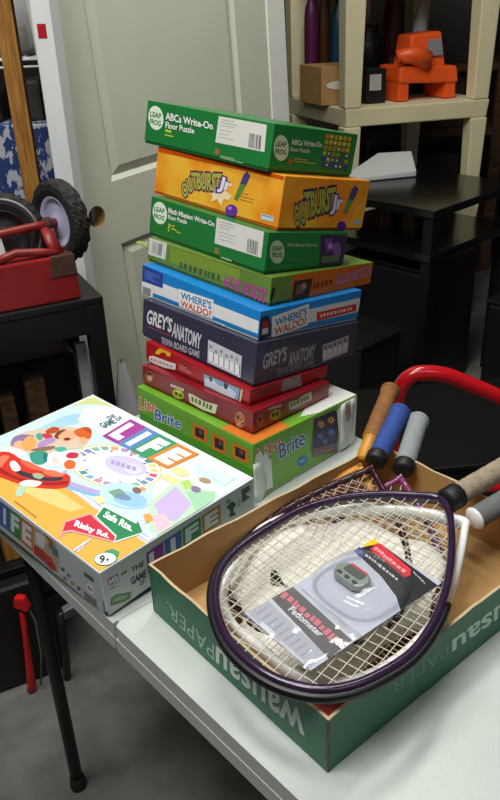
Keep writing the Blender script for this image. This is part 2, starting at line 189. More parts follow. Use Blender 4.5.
('scab','R','p','#c8641c',((0.0469,0.0472),(0.2566,0.0385),(0.2581,0.0011),(0.0486,-0.0018))),
('scab','R','p','#3f2c28',((0.0526,0.033),(0.0983,0.0316),(0.0925,0.0012),(0.0513,-0.0039))),
('scab','R','p','#7a5244',((0.0608,0.0254),(0.0823,0.0256),(0.0777,0.01),(0.0589,0.0079))),
('scab','R','p','#a4836c',((0.0841,0.0205),(0.0841,0.0188),(0.0836,0.0173),(0.0824,0.0163),(0.0809,0.0157),(0.0791,0.0157),(0.0773,0.0162),(0.0755,0.0173),(0.074,0.0187),(0.0729,0.0204),(0.0723,0.0222),(0.0723,0.0239),(0.0729,0.0253),(0.074,0.0264),(0.0755,0.027),(0.0772,0.027),(0.0791,0.0265),(0.0809,0.0254),(0.0824,0.024),(0.0835,0.0223))),
('scab','R','t','#c890ac','SCOOBY-DOO!',((0.2553,0.015),(0.1596,0.0097),(0.1572,0.028),(0.2525,0.0337)),0.012,0,'#54203c',0.03),
('scab','R','p','#8a3c20',((0.0998,0.0232),(0.106,0.0232),(0.1078,0.0132),(0.1016,0.0131))),
('scab','R','p','#8a3c20',((0.1087,0.0231),(0.1156,0.0231),(0.1174,0.0134),(0.1105,0.0133))),
('scab','R','p','#8a3c20',((0.1186,0.0231),(0.1258,0.023),(0.1275,0.0136),(0.1203,0.0135))),
('scab','R','p','#8a3c20',((0.1289,0.023),(0.1368,0.0229),(0.1386,0.0139),(0.1306,0.0137))),
('scab','R','p','#8a3c20',((0.1403,0.0229),(0.1474,0.0229),(0.1491,0.0141),(0.142,0.014))),
('waldo','L','p','#e4e8ea',((0.0012,0.0313),(0.059,0.0336),(0.2932,0.0308),(0.2941,0.0108),(0.0603,0.0112),(0.0002,0.0096))),
('waldo','L','p','#2a4aa0',((0.0008,0.0526),(0.0585,0.0503),(0.0595,0.0251),(0.0004,0.024))),
('waldo','L','p','#6c88cc',((0.0082,0.0452),(0.0506,0.0441),(0.0506,0.0431),(0.0083,0.0441))),
('waldo','L','p','#6c88cc',((0.0084,0.0421),(0.0505,0.0412),(0.0505,0.0401),(0.0084,0.041))),
('waldo','L','p','#6c88cc',((0.0085,0.0389),(0.0315,0.0385),(0.0316,0.0374),(0.0086,0.0378))),
('waldo','L','p','#6c88cc',((0.0087,0.0358),(0.0323,0.0355),(0.0323,0.0344),(0.0088,0.0347))),
('waldo','L','p','#6c88cc',((0.0088,0.0327),(0.0483,0.0322),(0.0484,0.0311),(0.0089,0.0316))),
('waldo','L','p','#e4e8ea',((0.0002,0.0213),(0.0334,0.0221),(0.0327,-0.001),(-0.0011,-0.0015))),
('waldo','L','p','#8c8c8c',((0.0039,0.0159),(0.0267,0.0161),(0.026,0.0021),(0.0034,0.0015))),
('waldo','L','p','#d8dee0',((0.0999,0.0349),(0.1886,0.0376),(0.188,0.0052),(0.1042,0.0049))),
('waldo','L','p','#f2f4f0',((0.1021,0.0334),(0.1868,0.036),(0.1862,0.0069),(0.1061,0.0074))),
('waldo','L','t','#2c78b8',"WHERE'S",((0.1064,0.0317),(0.1841,0.0339),(0.1844,0.0208),(0.1068,0.0193)),0.03,0.0,None,0.05),
('waldo','L','t','#c8462c','WALDO?',((0.1069,0.0176),(0.1846,0.0192),(0.1843,0.0068),(0.1077,0.0068)),0.03,0.0,None,0.05),
('waldo','L','p','#e8f0f4',((0.2013,0.0049),(0.2174,0.0047),(0.2176,0.0021),(0.2015,0.0023))),
('waldo','L','p','#a8c8dc',((0.1916,0.0055),(0.2107,0.0052),(0.2101,0.0017),(0.1915,0.0022))),
('waldo','R','p','#d4d4d6',((0.107,0.0359),(0.2395,0.0403),(0.2441,0.0152),(0.1115,0.0129))),
('waldo','R','p','#c02c30',((0.1293,0.028),(0.231,0.0308),(0.2332,0.0175),(0.1323,0.0134))),
('waldo','R','p','#e8c4c4',((0.1385,0.0239),(0.1431,0.0241),(0.1444,0.018),(0.1397,0.0178))),
('waldo','R','p','#e8c4c4',((0.1456,0.0241),(0.1517,0.0243),(0.1529,0.0184),(0.1468,0.0181))),
('waldo','R','p','#e8c4c4',((0.155,0.0244),(0.1603,0.0246),(0.1615,0.0188),(0.1562,0.0185))),
('waldo','R','p','#e8c4c4',((0.1632,0.0247),(0.1696,0.0249),(0.1709,0.0192),(0.1644,0.0189))),
('waldo','R','p','#e8c4c4',((0.1732,0.025),(0.1798,0.0252),(0.1811,0.0196),(0.1744,0.0193))),
('waldo','R','p','#e8c4c4',((0.1834,0.0253),(0.1874,0.0254),(0.1886,0.0199),(0.1847,0.0197))),
('waldo','R','p','#e8c4c4',((0.1895,0.0255),(0.1933,0.0256),(0.1945,0.0202),(0.1908,0.02))),
('waldo','R','p','#e8c4c4',((0.1953,0.0256),(0.2032,0.0259),(0.2044,0.0206),(0.1966,0.0203))),
('waldo','R','p','#e8c4c4',((0.2074,0.026),(0.2125,0.0262),(0.2137,0.021),(0.2087,0.0208))),
('waldo','R','p','#e8c4c4',((0.2152,0.0263),(0.2202,0.0264),(0.2214,0.0213),(0.2164,0.0211))),
('waldo','R','p','#2b2a3c',((0.0003,0.0361),(0.0161,0.0387),(0.025,0.0233),(0.0259,0.0039),(0.0026,0.0011))),
('waldo','R','p','#a02c30',((0.0047,0.0293),(0.0173,0.0307),(0.0211,0.0207),(0.0062,0.0196))),
('waldo','R','p','#c8c4c0',((0.0064,0.018),(0.0191,0.0193),(0.0207,0.0095),(0.0068,0.0084))),
('waldo','R','p','#e0e2de',((0.0249,0.0347),(0.1075,0.0456),(0.1112,0.0096),(0.0301,0.0001))),
('waldo','R','t','#3a6ca0',"WHERE'S",((0.0327,0.0302),(0.1038,0.0404),(0.1054,0.0271),(0.0339,0.0172)),0.03,0.0,None,0.05),
('waldo','R','t','#b8582c','WALDO?',((0.0337,0.0157),(0.1057,0.0254),(0.1068,0.0122),(0.035,0.0026)),0.03,0.0,None,0.05),
('greys','L','t','#d8d8de',"GREY'S",((0.0133,0.0529),(0.0807,0.0543),(0.0784,0.0282),(0.0104,0.0259)),0.03,0.0,None,0.05),
('greys','L','t','#c8c8d2','ANATOMY',((0.082,0.0486),(0.1544,0.0487),(0.1533,0.0218),(0.0802,0.0226)),0.03,0.0,None,0.05),
('greys','L','p','#8c3a58',((0.0126,0.022),(0.078,0.0237),(0.0782,0.0218),(0.0127,0.02))),
('greys','L','t','#b4b4c0','TRIVIA BOARD GAME',((0.0533,0.0138),(0.1526,0.019),(0.1521,0.0076),(0.0527,0.0013)),0.02,0.0,None,0.05),
('greys','L','p','#c9ccd4',((0.1703,0.045),(0.2482,0.0424),(0.2497,0.0065),(0.1725,0.0067))),
('greys','L','p','#8f929c',((0.1812,0.0354),(0.1811,0.0344),(0.1807,0.0334),(0.18,0.0327),(0.179,0.0322),(0.178,0.032),(0.1768,0.0321),(0.1758,0.0325),(0.1749,0.0332),(0.1743,0.0341),(0.174,0.0351),(0.1741,0.0362),(0.1745,0.0371),(0.1752,0.0378),(0.1762,0.0383),(0.1772,0.0385),(0.1784,0.0384),(0.1794,0.038),(0.1803,0.0373),(0.1809,0.0364))),
('greys','L','p','#eef0f2',((0.1737,0.0267),(0.1843,0.0267),(0.1855,0.0117),(0.1749,0.0116))),
('greys','L','p','#5c6070',((0.1841,0.0283),(0.1866,0.0274),(0.1873,0.0123),(0.1853,0.0134))),
('greys','L','p','#8f929c',((0.194,0.0313),(0.1939,0.0303),(0.1935,0.0294),(0.1928,0.0287),(0.1919,0.0282),(0.1908,0.028),(0.1897,0.0281),(0.1886,0.0285),(0.1878,0.0292),(0.1872,0.0301),(0.1869,0.0311),(0.1869,0.0321),(0.1873,0.033),(0.188,0.0338),(0.189,0.0343),(0.1901,0.0345),(0.1912,0.0344),(0.1922,0.0339),(0.1931,0.0332),(0.1937,0.0323))),
('greys','L','p','#eef0f2',((0.1862,0.0263),(0.1967,0.0263),(0.1979,0.0114),(0.1874,0.0113))),
('greys','L','p','#5c6070',((0.1965,0.0279),(0.1989,0.027),(0.1997,0.012),(0.1977,0.013))),
('greys','L','p','#8f929c',((0.2057,0.035),(0.2057,0.034),(0.2053,0.0331),(0.2046,0.0323),(0.2037,0.0318),(0.2026,0.0316),(0.2015,0.0317),(0.2005,0.0322),(0.1996,0.0329),(0.199,0.0337),(0.1987,0.0347),(0.1988,0.0358),(0.1992,0.0367),(0.1999,0.0374),(0.2008,0.0379),(0.2018,0.0381),(0.2029,0.038),(0.204,0.0375),(0.2048,0.0369),(0.2054,0.036))),
('greys','L','p','#eef0f2',((0.1986,0.0259),(0.2089,0.0259),(0.2101,0.0111),(0.1998,0.011))),
('greys','L','p','#5c6070',((0.2087,0.0275),(0.2111,0.0266),(0.2119,0.0117),(0.21,0.0127))),
('greys','L','p','#8f929c',((0.2181,0.0318),(0.2181,0.0308),(0.2177,0.0298),(0.217,0.0291),(0.2161,0.0286),(0.2151,0.0284),(0.214,0.0285),(0.213,0.0289),(0.2121,0.0296),(0.2115,0.0305),(0.2112,0.0315),(0.2113,0.0325),(0.2117,0.0334),(0.2123,0.0342),(0.2132,0.0347),(0.2143,0.0348),(0.2154,0.0347),(0.2164,0.0343),(0.2172,0.0336),(0.2178,0.0327))),
('greys','L','p','#eef0f2',((0.2108,0.0255),(0.2209,0.0255),(0.2223,0.0108),(0.2121,0.0107))),
('greys','L','p','#5c6070',((0.2207,0.0271),(0.2231,0.0262),(0.224,0.0114),(0.2221,0.0124))),
('greys','L','p','#8f929c',((0.2297,0.0343),(0.2296,0.0333),(0.2293,0.0324),(0.2286,0.0317),(0.2277,0.0312),(0.2267,0.031),(0.2256,0.0311),(0.2246,0.0315),(0.2238,0.0322),(0.2232,0.0331),(0.2229,0.0341),(0.2229,0.0351),(0.2233,0.036),(0.224,0.0367),(0.2249,0.0372),(0.2259,0.0374),(0.227,0.0373),(0.228,0.0368),(0.2288,0.0362),(0.2294,0.0353))),
('greys','L','p','#eef0f2',((0.2228,0.0251),(0.2329,0.0251),(0.2342,0.0105),(0.2241,0.0104))),
('greys','L','p','#5c6070',((0.2327,0.0267),(0.235,0.0259),(0.236,0.0111),(0.234,0.0121))),
('greys','L','p','#8f929c',((0.2416,0.0331),(0.2415,0.0321),(0.2412,0.0312),(0.2405,0.0305),(0.2396,0.03),(0.2386,0.0298),(0.2375,0.0299),(0.2366,0.0303),(0.2357,0.031),(0.2351,0.0319),(0.2348,0.0329),(0.2349,0.0339),(0.2352,0.0348),(0.2359,0.0355),(0.2368,0.036),(0.2378,0.0362),(0.2389,0.036),(0.2399,0.0356),(0.2407,0.0349),(0.2413,0.0341))),
('greys','L','p','#eef0f2',((0.2347,0.0248),(0.2446,0.0248),(0.246,0.0102),(0.2361,0.0101))),
('greys','L','p','#5c6070',((0.2444,0.0263),(0.2468,0.0255),(0.2478,0.0108),(0.2458,0.0118))),
('greys','L','p','#4c5068',((0.0137,0.005),(0.0343,0.0061),(0.0344,0.005),(0.0138,0.0039))),
('greys','L','p','#4c5068',((0.014,0.0013),(0.0473,0.0032),(0.0474,0.0021),(0.0141,0.0003))),
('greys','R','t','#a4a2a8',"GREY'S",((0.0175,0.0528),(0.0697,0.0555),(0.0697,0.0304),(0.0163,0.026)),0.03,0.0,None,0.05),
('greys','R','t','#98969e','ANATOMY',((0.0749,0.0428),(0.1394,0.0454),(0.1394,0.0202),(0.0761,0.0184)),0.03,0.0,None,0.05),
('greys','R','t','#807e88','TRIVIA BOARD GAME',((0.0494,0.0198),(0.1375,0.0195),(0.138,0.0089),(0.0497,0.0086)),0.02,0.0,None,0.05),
('greys','R','p','#a09a9e',((0.1564,0.0395),(0.2253,0.0442),(0.2277,0.0129),(0.1619,0.0084))),
('greys','R','p','#5a565e',((0.1677,0.032),(0.1677,0.0311),(0.1674,0.0302),(0.1667,0.0297),(0.1659,0.0294),(0.1648,0.0294),(0.1637,0.0298),(0.1627,0.0305),(0.1618,0.0313),(0.1612,0.0324),(0.1608,0.0334),(0.1608,0.0344),(0.1611,0.0352),(0.1618,0.0358),(0.1626,0.036),(0.1637,0.036),(0.1648,0.0356),(0.1658,0.035),(0.1667,0.0341),(0.1673,0.0331))),
('greys','R','p','#c4c0c2',((0.1604,0.0282),(0.1702,0.028),(0.1728,0.0133),(0.1632,0.0126))),
('greys','R','p','#5a565e',((0.1804,0.0329),(0.1805,0.0319),(0.1801,0.0311),(0.1795,0.0305),(0.1786,0.0302),(0.1776,0.0303),(0.1764,0.0307),(0.1754,0.0313),(0.1745,0.0322),(0.1738,0.0332),(0.1735,0.0343),(0.1735,0.0352),(0.1738,0.0361),(0.1744,0.0366),(0.1753,0.0369),(0.1764,0.0369),(0.1775,0.0365),(0.1785,0.0359),(0.1794,0.035),(0.1801,0.034))),
('greys','R','p','#c4c0c2',((0.1731,0.029),(0.183,0.0288),(0.1857,0.014),(0.1759,0.0133))),
('greys','R','p','#5a565e',((0.1934,0.0338),(0.1934,0.0328),(0.1931,0.0319),(0.1924,0.0314),(0.1915,0.0311),(0.1904,0.0311),(0.1893,0.0315),(0.1882,0.0322),(0.1873,0.0331),(0.1867,0.0341),(0.1863,0.0351),(0.1863,0.0361),(0.1866,0.037),(0.1872,0.0375),(0.1881,0.0378),(0.1892,0.0378),(0.1903,0.0374),(0.1914,0.0367),(0.1923,0.0359),(0.193,0.0348))),
('greys','R','p','#c4c0c2',((0.186,0.0299),(0.196,0.0297),(0.1988,0.0148),(0.1889,0.0141))),
('greys','R','p','#5a565e',((0.2064,0.0346),(0.2065,0.0336),(0.2061,0.0328),(0.2055,0.0322),(0.2046,0.0319),(0.2035,0.032),(0.2023,0.0324),(0.2013,0.033),(0.2003,0.0339),(0.1996,0.035),(0.1993,0.036),(0.1992,0.037),(0.1996,0.0378),(0.2002,0.0384),(0.2011,0.0387),(0.2022,0.0387),(0.2033,0.0383),(0.2044,0.0376),(0.2054,0.0367),(0.2061,0.0357))),
('greys','R','p','#c4c0c2',((0.199,0.0307),(0.2091,0.0305),(0.212,0.0155),(0.202,0.0148))),
('greys','R','p','#5a565e',((0.2197,0.0355),(0.2197,0.0345),(0.2194,0.0337),(0.2187,0.0331),(0.2178,0.0328),(0.2167,0.0329),(0.2156,0.0332),(0.2144,0.0339),(0.2135,0.0348),(0.2128,0.0358),(0.2124,0.0369),(0.2124,0.0379),(0.2127,0.0388),(0.2134,0.0393),(0.2143,0.0396),(0.2154,0.0396),(0.2165,0.0392),(0.2176,0.0385),(0.2186,0.0376),(0.2193,0.0366))),
('greys','R','p','#c4c0c2',((0.2121,0.0316),(0.2224,0.0314),(0.2254,0.0163),(0.2152,0.0156))),
('greys','R','p','#8c8890',((0.1704,-0.0024),(0.1914,-0.0022),(0.1918,-0.0045),(0.1708,-0.0043))),
('redu','L','p','#e8b820',((0.0257,0.0202),(0.0272,0.0242),(0.0305,0.0282),(0.0355,0.032),(0.0415,0.0351),(0.048,0.0373),(0.0543,0.0382),(0.0598,0.038),(0.064,0.0365),(0.0666,0.034),(0.0672,0.0306),(0.0659,0.0267),(0.0556,0.0249),(0.0563,0.0265),(0.056,0.0278),(0.0548,0.0288),(0.0528,0.0293),(0.0502,0.0294),(0.0473,0.0288),(0.0443,0.0279),(0.0415,0.0265),(0.0393,0.0249),(0.0377,0.0232),(0.0371,0.0216))),
('redu','L','p','#e0dcd8',((0.0086,0.0105),(0.0196,0.0152),(0.0333,0.0155),(0.0574,0.0163),(0.081,0.0179),(0.0796,0.0071),(0.0495,0.002),(0.0251,0.0014),(0.0096,0.0024))),
('redu','L','p','#b46a6a',((0.0141,0.0099),(0.0186,0.0101),(0.0186,0.0057),(0.0141,0.0055))),
('redu','L','p','#b46a6a',((0.0232,0.0103),(0.0276,0.0105),(0.0274,0.0062),(0.023,0.0059))),
('redu','L','p','#b46a6a',((0.0321,0.0108),(0.0342,0.0108),(0.0339,0.0065),(0.0318,0.0064))),
('redu','L','p','#b46a6a',((0.0363,0.0109),(0.0385,0.011),(0.0381,0.0067),(0.0359,0.0066))),
('redu','L','p','#b46a6a',((0.0406,0.0111),(0.0447,0.0113),(0.0442,0.007),(0.0402,0.0068))),
('redu','L','p','#b46a6a',((0.0488,0.0115),(0.0527,0.0117),(0.052,0.0074),(0.0483,0.0072))),
('redu','L','p','#b46a6a',((0.0565,0.0119),(0.0601,0.012),(0.0593,0.0078),(0.0558,0.0076))),
('redu','L','p','#b46a6a',((0.0637,0.0122),(0.0664,0.0123),(0.0655,0.0081),(0.0629,0.0079))),
('redu','L','p','#b46a6a',((0.069,0.0125),(0.0725,0.0126),(0.0715,0.0084),(0.0682,0.0082))),
('redu','L','p','#d88a88',((0.0887,0.0201),(0.1089,0.0191),(0.1087,0.0177),(0.0885,0.0187))),
('redu','L','p','#d88a88',((0.0883,0.0165),(0.1211,0.0149),(0.1209,0.0134),(0.0882,0.015))),
('redu','L','p','#d88a88',((0.0879,0.0128),(0.1193,0.0113),(0.1192,0.0099),(0.0878,0.0113))),
('redu','L','p','#8ab0d0',((0.1509,0.0216),(0.234,0.0225),(0.2303,-0.0056),(0.1533,-0.0065))),
('redu','L','p','#d4e0ec',((0.1535,0.0152),(0.1748,0.0184),(0.1868,0.0119),(0.2073,0.0184),(0.2257,0.0125),(0.224,0.0018),(0.1944,0.0006),(0.1707,0.0033),(0.1539,0.0031))),
('redu','L','p','#4c6a90',((0.1565,-0.0013),(0.178,0.0004),(0.2037,-0.0015),(0.2264,-0.0008),(0.2298,-0.0048),(0.1538,-0.006))),
('redu','L','p','#3e4c5c',((0.1628,0.0215),(0.17,0.0213),(0.1717,0.014),(0.1655,0.0137))),
('redu','L','p','#3e4c5c',((0.198,0.0215),(0.2094,0.0214),(0.2053,0.0116),(0.1984,0.0121))),
('redu','L','p','#e2d6b0',((0.2366,0.0227),(0.2406,0.0227),(0.2364,-0.0026),(0.2333,-0.0029))),
('redu','R','p','#8f8a88',((0.0701,0.028),(0.1143,0.0257),(0.1219,0.0021),(0.0724,0.005))),
('redu','R','p','#7a3a38',((0.0132,0.0222),(0.0595,0.0211),(0.0597,0.0194),(0.0133,0.0206))),
('redu','R','p','#7a3a38',((0.0135,0.0176),(0.0607,0.0161),(0.0609,0.0144),(0.0136,0.016))),
('redu','R','p','#7a3a38',((0.0138,0.013),(0.0522,0.0115),(0.0524,0.0098),(0.014,0.0114))),
('redu','R','p','#b0aca8',((0.0764,0.0229),(0.0953,0.022),(0.0957,0.0201),(0.0766,0.0211))),
('redu','R','p','#b0aca8',((0.0769,0.0183),(0.1087,0.0166),(0.1092,0.0148),(0.0771,0.0164))),
('redu','R','p','#b0aca8',((0.0774,0.0136),(0.1084,0.012),(0.1089,0.0101),(0.0776,0.0117))),
('redl','L','p','#8c5a38',((0.0307,0.0215),(0.0295,0.0182),(0.0273,0.015),(0.0242,0.0124),(0.0207,0.0106),(0.0169,0.0098),(0.0133,0.01),(0.0103,0.0113),(0.0081,0.0134),(0.007,0.0163),(0.0071,0.0196),(0.0084,0.023),(0.0106,0.0262),(0.0137,0.0287),(0.0173,0.0305),(0.0211,0.0313),(0.0246,0.0311),(0.0276,0.0298),(0.0297,0.0276),(0.0308,0.0248))),
('redl','L','p','#d0a888',((0.0253,0.0181),(0.0246,0.0165),(0.0234,0.015),(0.0218,0.0138),(0.02,0.0131),(0.0181,0.0128),(0.0163,0.0131),(0.0149,0.0138),(0.0139,0.015),(0.0134,0.0165),(0.0135,0.0181),(0.0142,0.0197),(0.0154,0.0212),(0.017,0.0224),(0.0188,0.0231),(0.0207,0.0234),(0.0225,0.0231),(0.0239,0.0224),(0.0249,0.0212),(0.0254,0.0197))),
('redl','L','p','#2a1414',((0.0256,0.026),(0.0253,0.0253),(0.0243,0.0246),(0.0229,0.024),(0.0211,0.0236),(0.0191,0.0234),(0.0171,0.0235),(0.0154,0.0238),(0.014,0.0243),(0.0131,0.025),(0.0128,0.0257),(0.0131,0.0265),(0.0141,0.0272),(0.0155,0.0278),(0.0174,0.0282),(0.0193,0.0283),(0.0213,0.0283),(0.0231,0.028),(0.0245,0.0275),(0.0254,0.0268))),
('redl','L','p','#e8dcd8',((0.0749,0.0253),(0.0799,0.0255),(0.0792,0.0209),(0.0743,0.0207))),
('redl','L','p','#e8dcd8',((0.082,0.0255),(0.087,0.0257),(0.0864,0.0212),(0.0813,0.021))),
('redl','L','p','#e8dcd8',((0.0891,0.0258),(0.093,0.026),(0.0924,0.0214),(0.0885,0.0213))),
('redl','L','p','#e8dcd8',((0.0947,0.026),(0.0979,0.0262),(0.0973,0.0216),(0.0941,0.0215))),
('redl','L','p','#e8dcd8',((0.0992,0.0262),(0.1016,0.0263),(0.101,0.0218),(0.0986,0.0217))),
('redl','L','p','#e8dcd8',((0.1026,0.0264),(0.107,0.0265),(0.1064,0.022),(0.102,0.0218))),
('redl','L','p','#a8b02c',((0.1074,0.0134),(0.1062,0.0106),(0.1037,0.008),(0.1002,0.0057),(0.0959,0.004),(0.0913,0.0032),(0.0869,0.0032),(0.083,0.0042),(0.0801,0.0059),(0.0785,0.0082),(0.0783,0.011),(0.0796,0.0138),(0.0822,0.0165),(0.0858,0.0188),(0.0901,0.0204),(0.0947,0.0212),(0.0991,0.0211),(0.1028,0.0202),(0.1056,0.0185),(0.1072,0.0161))),
('redl','L','p','#4a3c18',((0.0922,0.012),(0.092,0.0109),(0.0914,0.01),(0.0905,0.0092),(0.0894,0.0086),(0.0881,0.0084),(0.0869,0.0085),(0.0858,0.0089),(0.0849,0.0096),(0.0843,0.0104),(0.0842,0.0115),(0.0844,0.0125),(0.085,0.0135),(0.0859,0.0143),(0.087,0.0148),(0.0883,0.015),(0.0895,0.015),(0.0906,0.0146),(0.0915,0.0139),(0.0921,0.013))),
('redl','L','p','#4a3c18',((0.1027,0.0118),(0.1025,0.0108),(0.1019,0.0099),(0.101,0.0091),(0.0999,0.0085),(0.0987,0.0083),(0.0974,0.0084),(0.0963,0.0088),(0.0954,0.0094),(0.0949,0.0103),(0.0947,0.0113),(0.0949,0.0124),(0.0955,0.0133),(0.0964,0.0141),(0.0975,0.0147),(0.0988,0.0149),(0.1,0.0148),(0.1011,0.0144),(0.102,0.0137),(0.1025,0.0129))),
('redl','L','p','#d6d848',((0.1013,0.0181),(0.1009,0.0175),(0.0996,0.0169),(0.0976,0.0163),(0.0951,0.0158),(0.0923,0.0155),(0.0895,0.0153),(0.087,0.0153),(0.085,0.0156),(0.0837,0.016),(0.0833,0.0165),(0.0837,0.0171),(0.085,0.0177),(0.0871,0.0183),(0.0896,0.0188),(0.0924,0.0191),(0.0952,0.0193),(0.0977,0.0193),(0.0996,0.019),(0.1009,0.0186))),
('redl','L','p','#dcdcbc',((0.1181,0.0228),(0.1293,0.0237),(0.1554,0.0212),(0.1873,0.0252),(0.1815,0.0076),(0.153,0.0043),(0.1213,0.0077))),
('redl','L','p','#5c6a3c',((0.1256,0.0196),(0.1312,0.0196),(0.1314,0.0108),(0.1262,0.0108))),
('redl','L','p','#5c6a3c',((0.135,0.0196),(0.1398,0.0196),(0.1393,0.0108),(0.1349,0.0108))),
('redl','L','p','#5c6a3c',((0.143,0.0196),(0.1494,0.0195),(0.1482,0.0108),(0.1423,0.0108))),
('redl','L','p','#5c6a3c',((0.1537,0.0195),(0.1587,0.0195),(0.1568,0.0108),(0.1521,0.0108))),
('redl','L','p','#5c6a3c',((0.1621,0.0195),(0.1666,0.0195),(0.164,0.0108),(0.1598,0.0108))),
('redl','L','p','#5c6a3c',((0.1696,0.0195),(0.1759,0.0195),(0.1726,0.0108),(0.1667,0.0108))),
('redl','L','p','#b07a50',((0.2475,0.018),(0.2467,0.0136),(0.2449,0.0096),(0.2424,0.0063),(0.2392,0.0042),(0.2358,0.0033),(0.2325,0.0038),(0.2296,0.0057),(0.2274,0.0087),(0.2261,0.0127),(0.2258,0.017),(0.2267,0.0215),(0.2285,0.0255),(0.2311,0.0287),(0.2343,0.0308),(0.2376,0.0316),(0.2409,0.031),(0.2438,0.0292),(0.246,0.0262),(0.2472,0.0223))),
('redl','L','p','#6a2c20',((0.2358,0.0205),(0.2356,0.0193),(0.2352,0.0182),(0.2344,0.0173),(0.2335,0.0167),(0.2324,0.0165),(0.2313,0.0166),(0.2303,0.0171),(0.2296,0.0178),(0.229,0.0189),(0.2288,0.02),(0.229,0.0212),(0.2294,0.0223),(0.2302,0.0232),(0.2311,0.0238),(0.2322,0.024),(0.2333,0.0239),(0.2343,0.0234),(0.2351,0.0226),(0.2356,0.0216))),
('redl','L','p','#6a2c20',((0.2446,0.015),(0.2445,0.0137),(0.244,0.0124),(0.2433,0.0113),(0.2423,0.0106),(0.2413,0.0104),(0.2402,0.0105),(0.2392,0.0111),(0.2384,0.012),(0.2379,0.0132),(0.2377,0.0146),(0.2378,0.016),(0.2383,0.0172),(0.239,0.0183),(0.24,0.019),(0.241,0.0193),(0.2421,0.0191),(0.2431,0.0185),(0.2438,0.0176),(0.2444,0.0164))),
('redl','L','p','#d8b088',((0.2305,0.0074),(0.2432,0.019),(0.2441,0.0169),(0.2318,0.0051))),
('redl','R','p','#8a5c48',((0.0246,0.0177),(0.0242,0.0142),(0.0231,0.0112),(0.0213,0.0089),(0.0191,0.0076),(0.0166,0.0075),(0.014,0.0085),(0.0118,0.0105),(0.01,0.0133),(0.0088,0.0167),(0.0084,0.0203),(0.0087,0.0238),(0.0099,0.0268),(0.0116,0.029),(0.0138,0.0303),(0.0163,0.0305),(0.0188,0.0295),(0.0211,0.0276),(0.0229,0.0247),(0.0241,0.0213))),
('redl','R','p','#3c1c18',((0.02,0.0212),(0.0198,0.0202),(0.0193,0.0194),(0.0185,0.0189),(0.0175,0.0188),(0.0164,0.019),(0.0153,0.0196),(0.0143,0.0205),(0.0135,0.0216),(0.013,0.0227),(0.0128,0.0239),(0.013,0.0249),(0.0135,0.0256),(0.0143,0.0261),(0.0152,0.0262),(0.0164,0.026),(0.0175,0.0254),(0.0185,0.0245),(0.0193,0.0235),(0.0198,0.0223))),
('redl','R','p','#c8b4a8',((0.0357,0.0344),(0.04,0.0339),(0.04,0.0297),(0.0357,0.0303))),
('redl','R','p','#c8b4a8',((0.0418,0.0337),(0.0462,0.0331),(0.0463,0.0289),(0.0419,0.0295))),
('redl','R','p','#c8b4a8',((0.0481,0.0329),(0.0515,0.0324),(0.0516,0.0282),(0.0482,0.0286))),
('redl','R','p','#c8b4a8',((0.053,0.0322),(0.0559,0.0319),(0.056,0.0276),(0.0531,0.028))),
('redl','R','p','#c8b4a8',((0.0571,0.0317),(0.0592,0.0314),(0.0593,0.0272),(0.0572,0.0275))),
('redl','R','p','#c8b4a8',((0.0601,0.0313),(0.0642,0.0308),(0.0643,0.0265),(0.0603,0.0271))),
('redl','R','p','#8f962c',((0.064,0.0158),(0.0634,0.0131),(0.0616,0.0108),(0.0587,0.0092),(0.055,0.0084),(0.051,0.0085),(0.0469,0.0095),(0.0433,0.0112),(0.0403,0.0136),(0.0385,0.0163),(0.0378,0.0191),(0.0384,0.0217),(0.0401,0.0239),(0.043,0.0255),(0.0466,0.0263),(0.0506,0.0263),(0.0546,0.0254),(0.0583,0.0237),(0.0613,0.0213),(0.0632,0.0186))),
('redl','R','p','#3a2c14',((0.0501,0.0177),(0.0499,0.0166),(0.0494,0.0157),(0.0487,0.0151),(0.0477,0.0147),(0.0466,0.0147),(0.0456,0.0151),(0.0446,0.0158),(0.0438,0.0167),(0.0433,0.0177),(0.0431,0.0189),(0.0432,0.0199),(0.0437,0.0208),(0.0445,0.0215),(0.0454,0.0218),(0.0465,0.0218),(0.0476,0.0215),(0.0486,0.0208),(0.0494,0.0199),(0.0499,0.0188))),
('redl','R','p','#3a2c14',((0.059,0.0165),(0.0588,0.0155),(0.0584,0.0145),(0.0576,0.0139),(0.0566,0.0135),(0.0555,0.0136),(0.0544,0.0139),(0.0535,0.0146),(0.0527,0.0155),(0.0521,0.0166),(0.0519,0.0177),(0.0521,0.0188),(0.0526,0.0197),(0.0533,0.0203),(0.0543,0.0207),(0.0554,0.0207),(0.0565,0.0203),(0.0575,0.0197),(0.0583,0.0187),(0.0588,0.0177))),
('redl','R','p','#b0b294',((0.0826,0.0282),(0.1032,0.0245),(0.1203,0.0285),(0.139,0.0275),(0.1404,0.0114),(0.1186,0.0125),(0.1013,0.0108),(0.0841,0.0134))),
('redl','R','p','#55603a',((0.0876,0.0236),(0.0923,0.0236),(0.0925,0.0163),(0.0879,0.0163))),
('redl','R','p','#55603a',((0.0954,0.0236),(0.0994,0.0236),(0.0997,0.0163),(0.0957,0.0163))),
('redl','R','p','#55603a',((0.1021,0.0236),(0.1076,0.0236),(0.108,0.0163),(0.1025,0.0163))),
('redl','R','p','#55603a',((0.1113,0.0236),(0.1157,0.0236),(0.116,0.0162),(0.1116,0.0162))),
('redl','R','p','#55603a',((0.1186,0.0236),(0.1226,0.0236),(0.1229,0.0162),(0.119,0.0162))),
('redl','R','p','#55603a',((0.1252,0.0236),(0.1309,0.0236),(0.1313,0.0162),(0.1256,0.0162))),
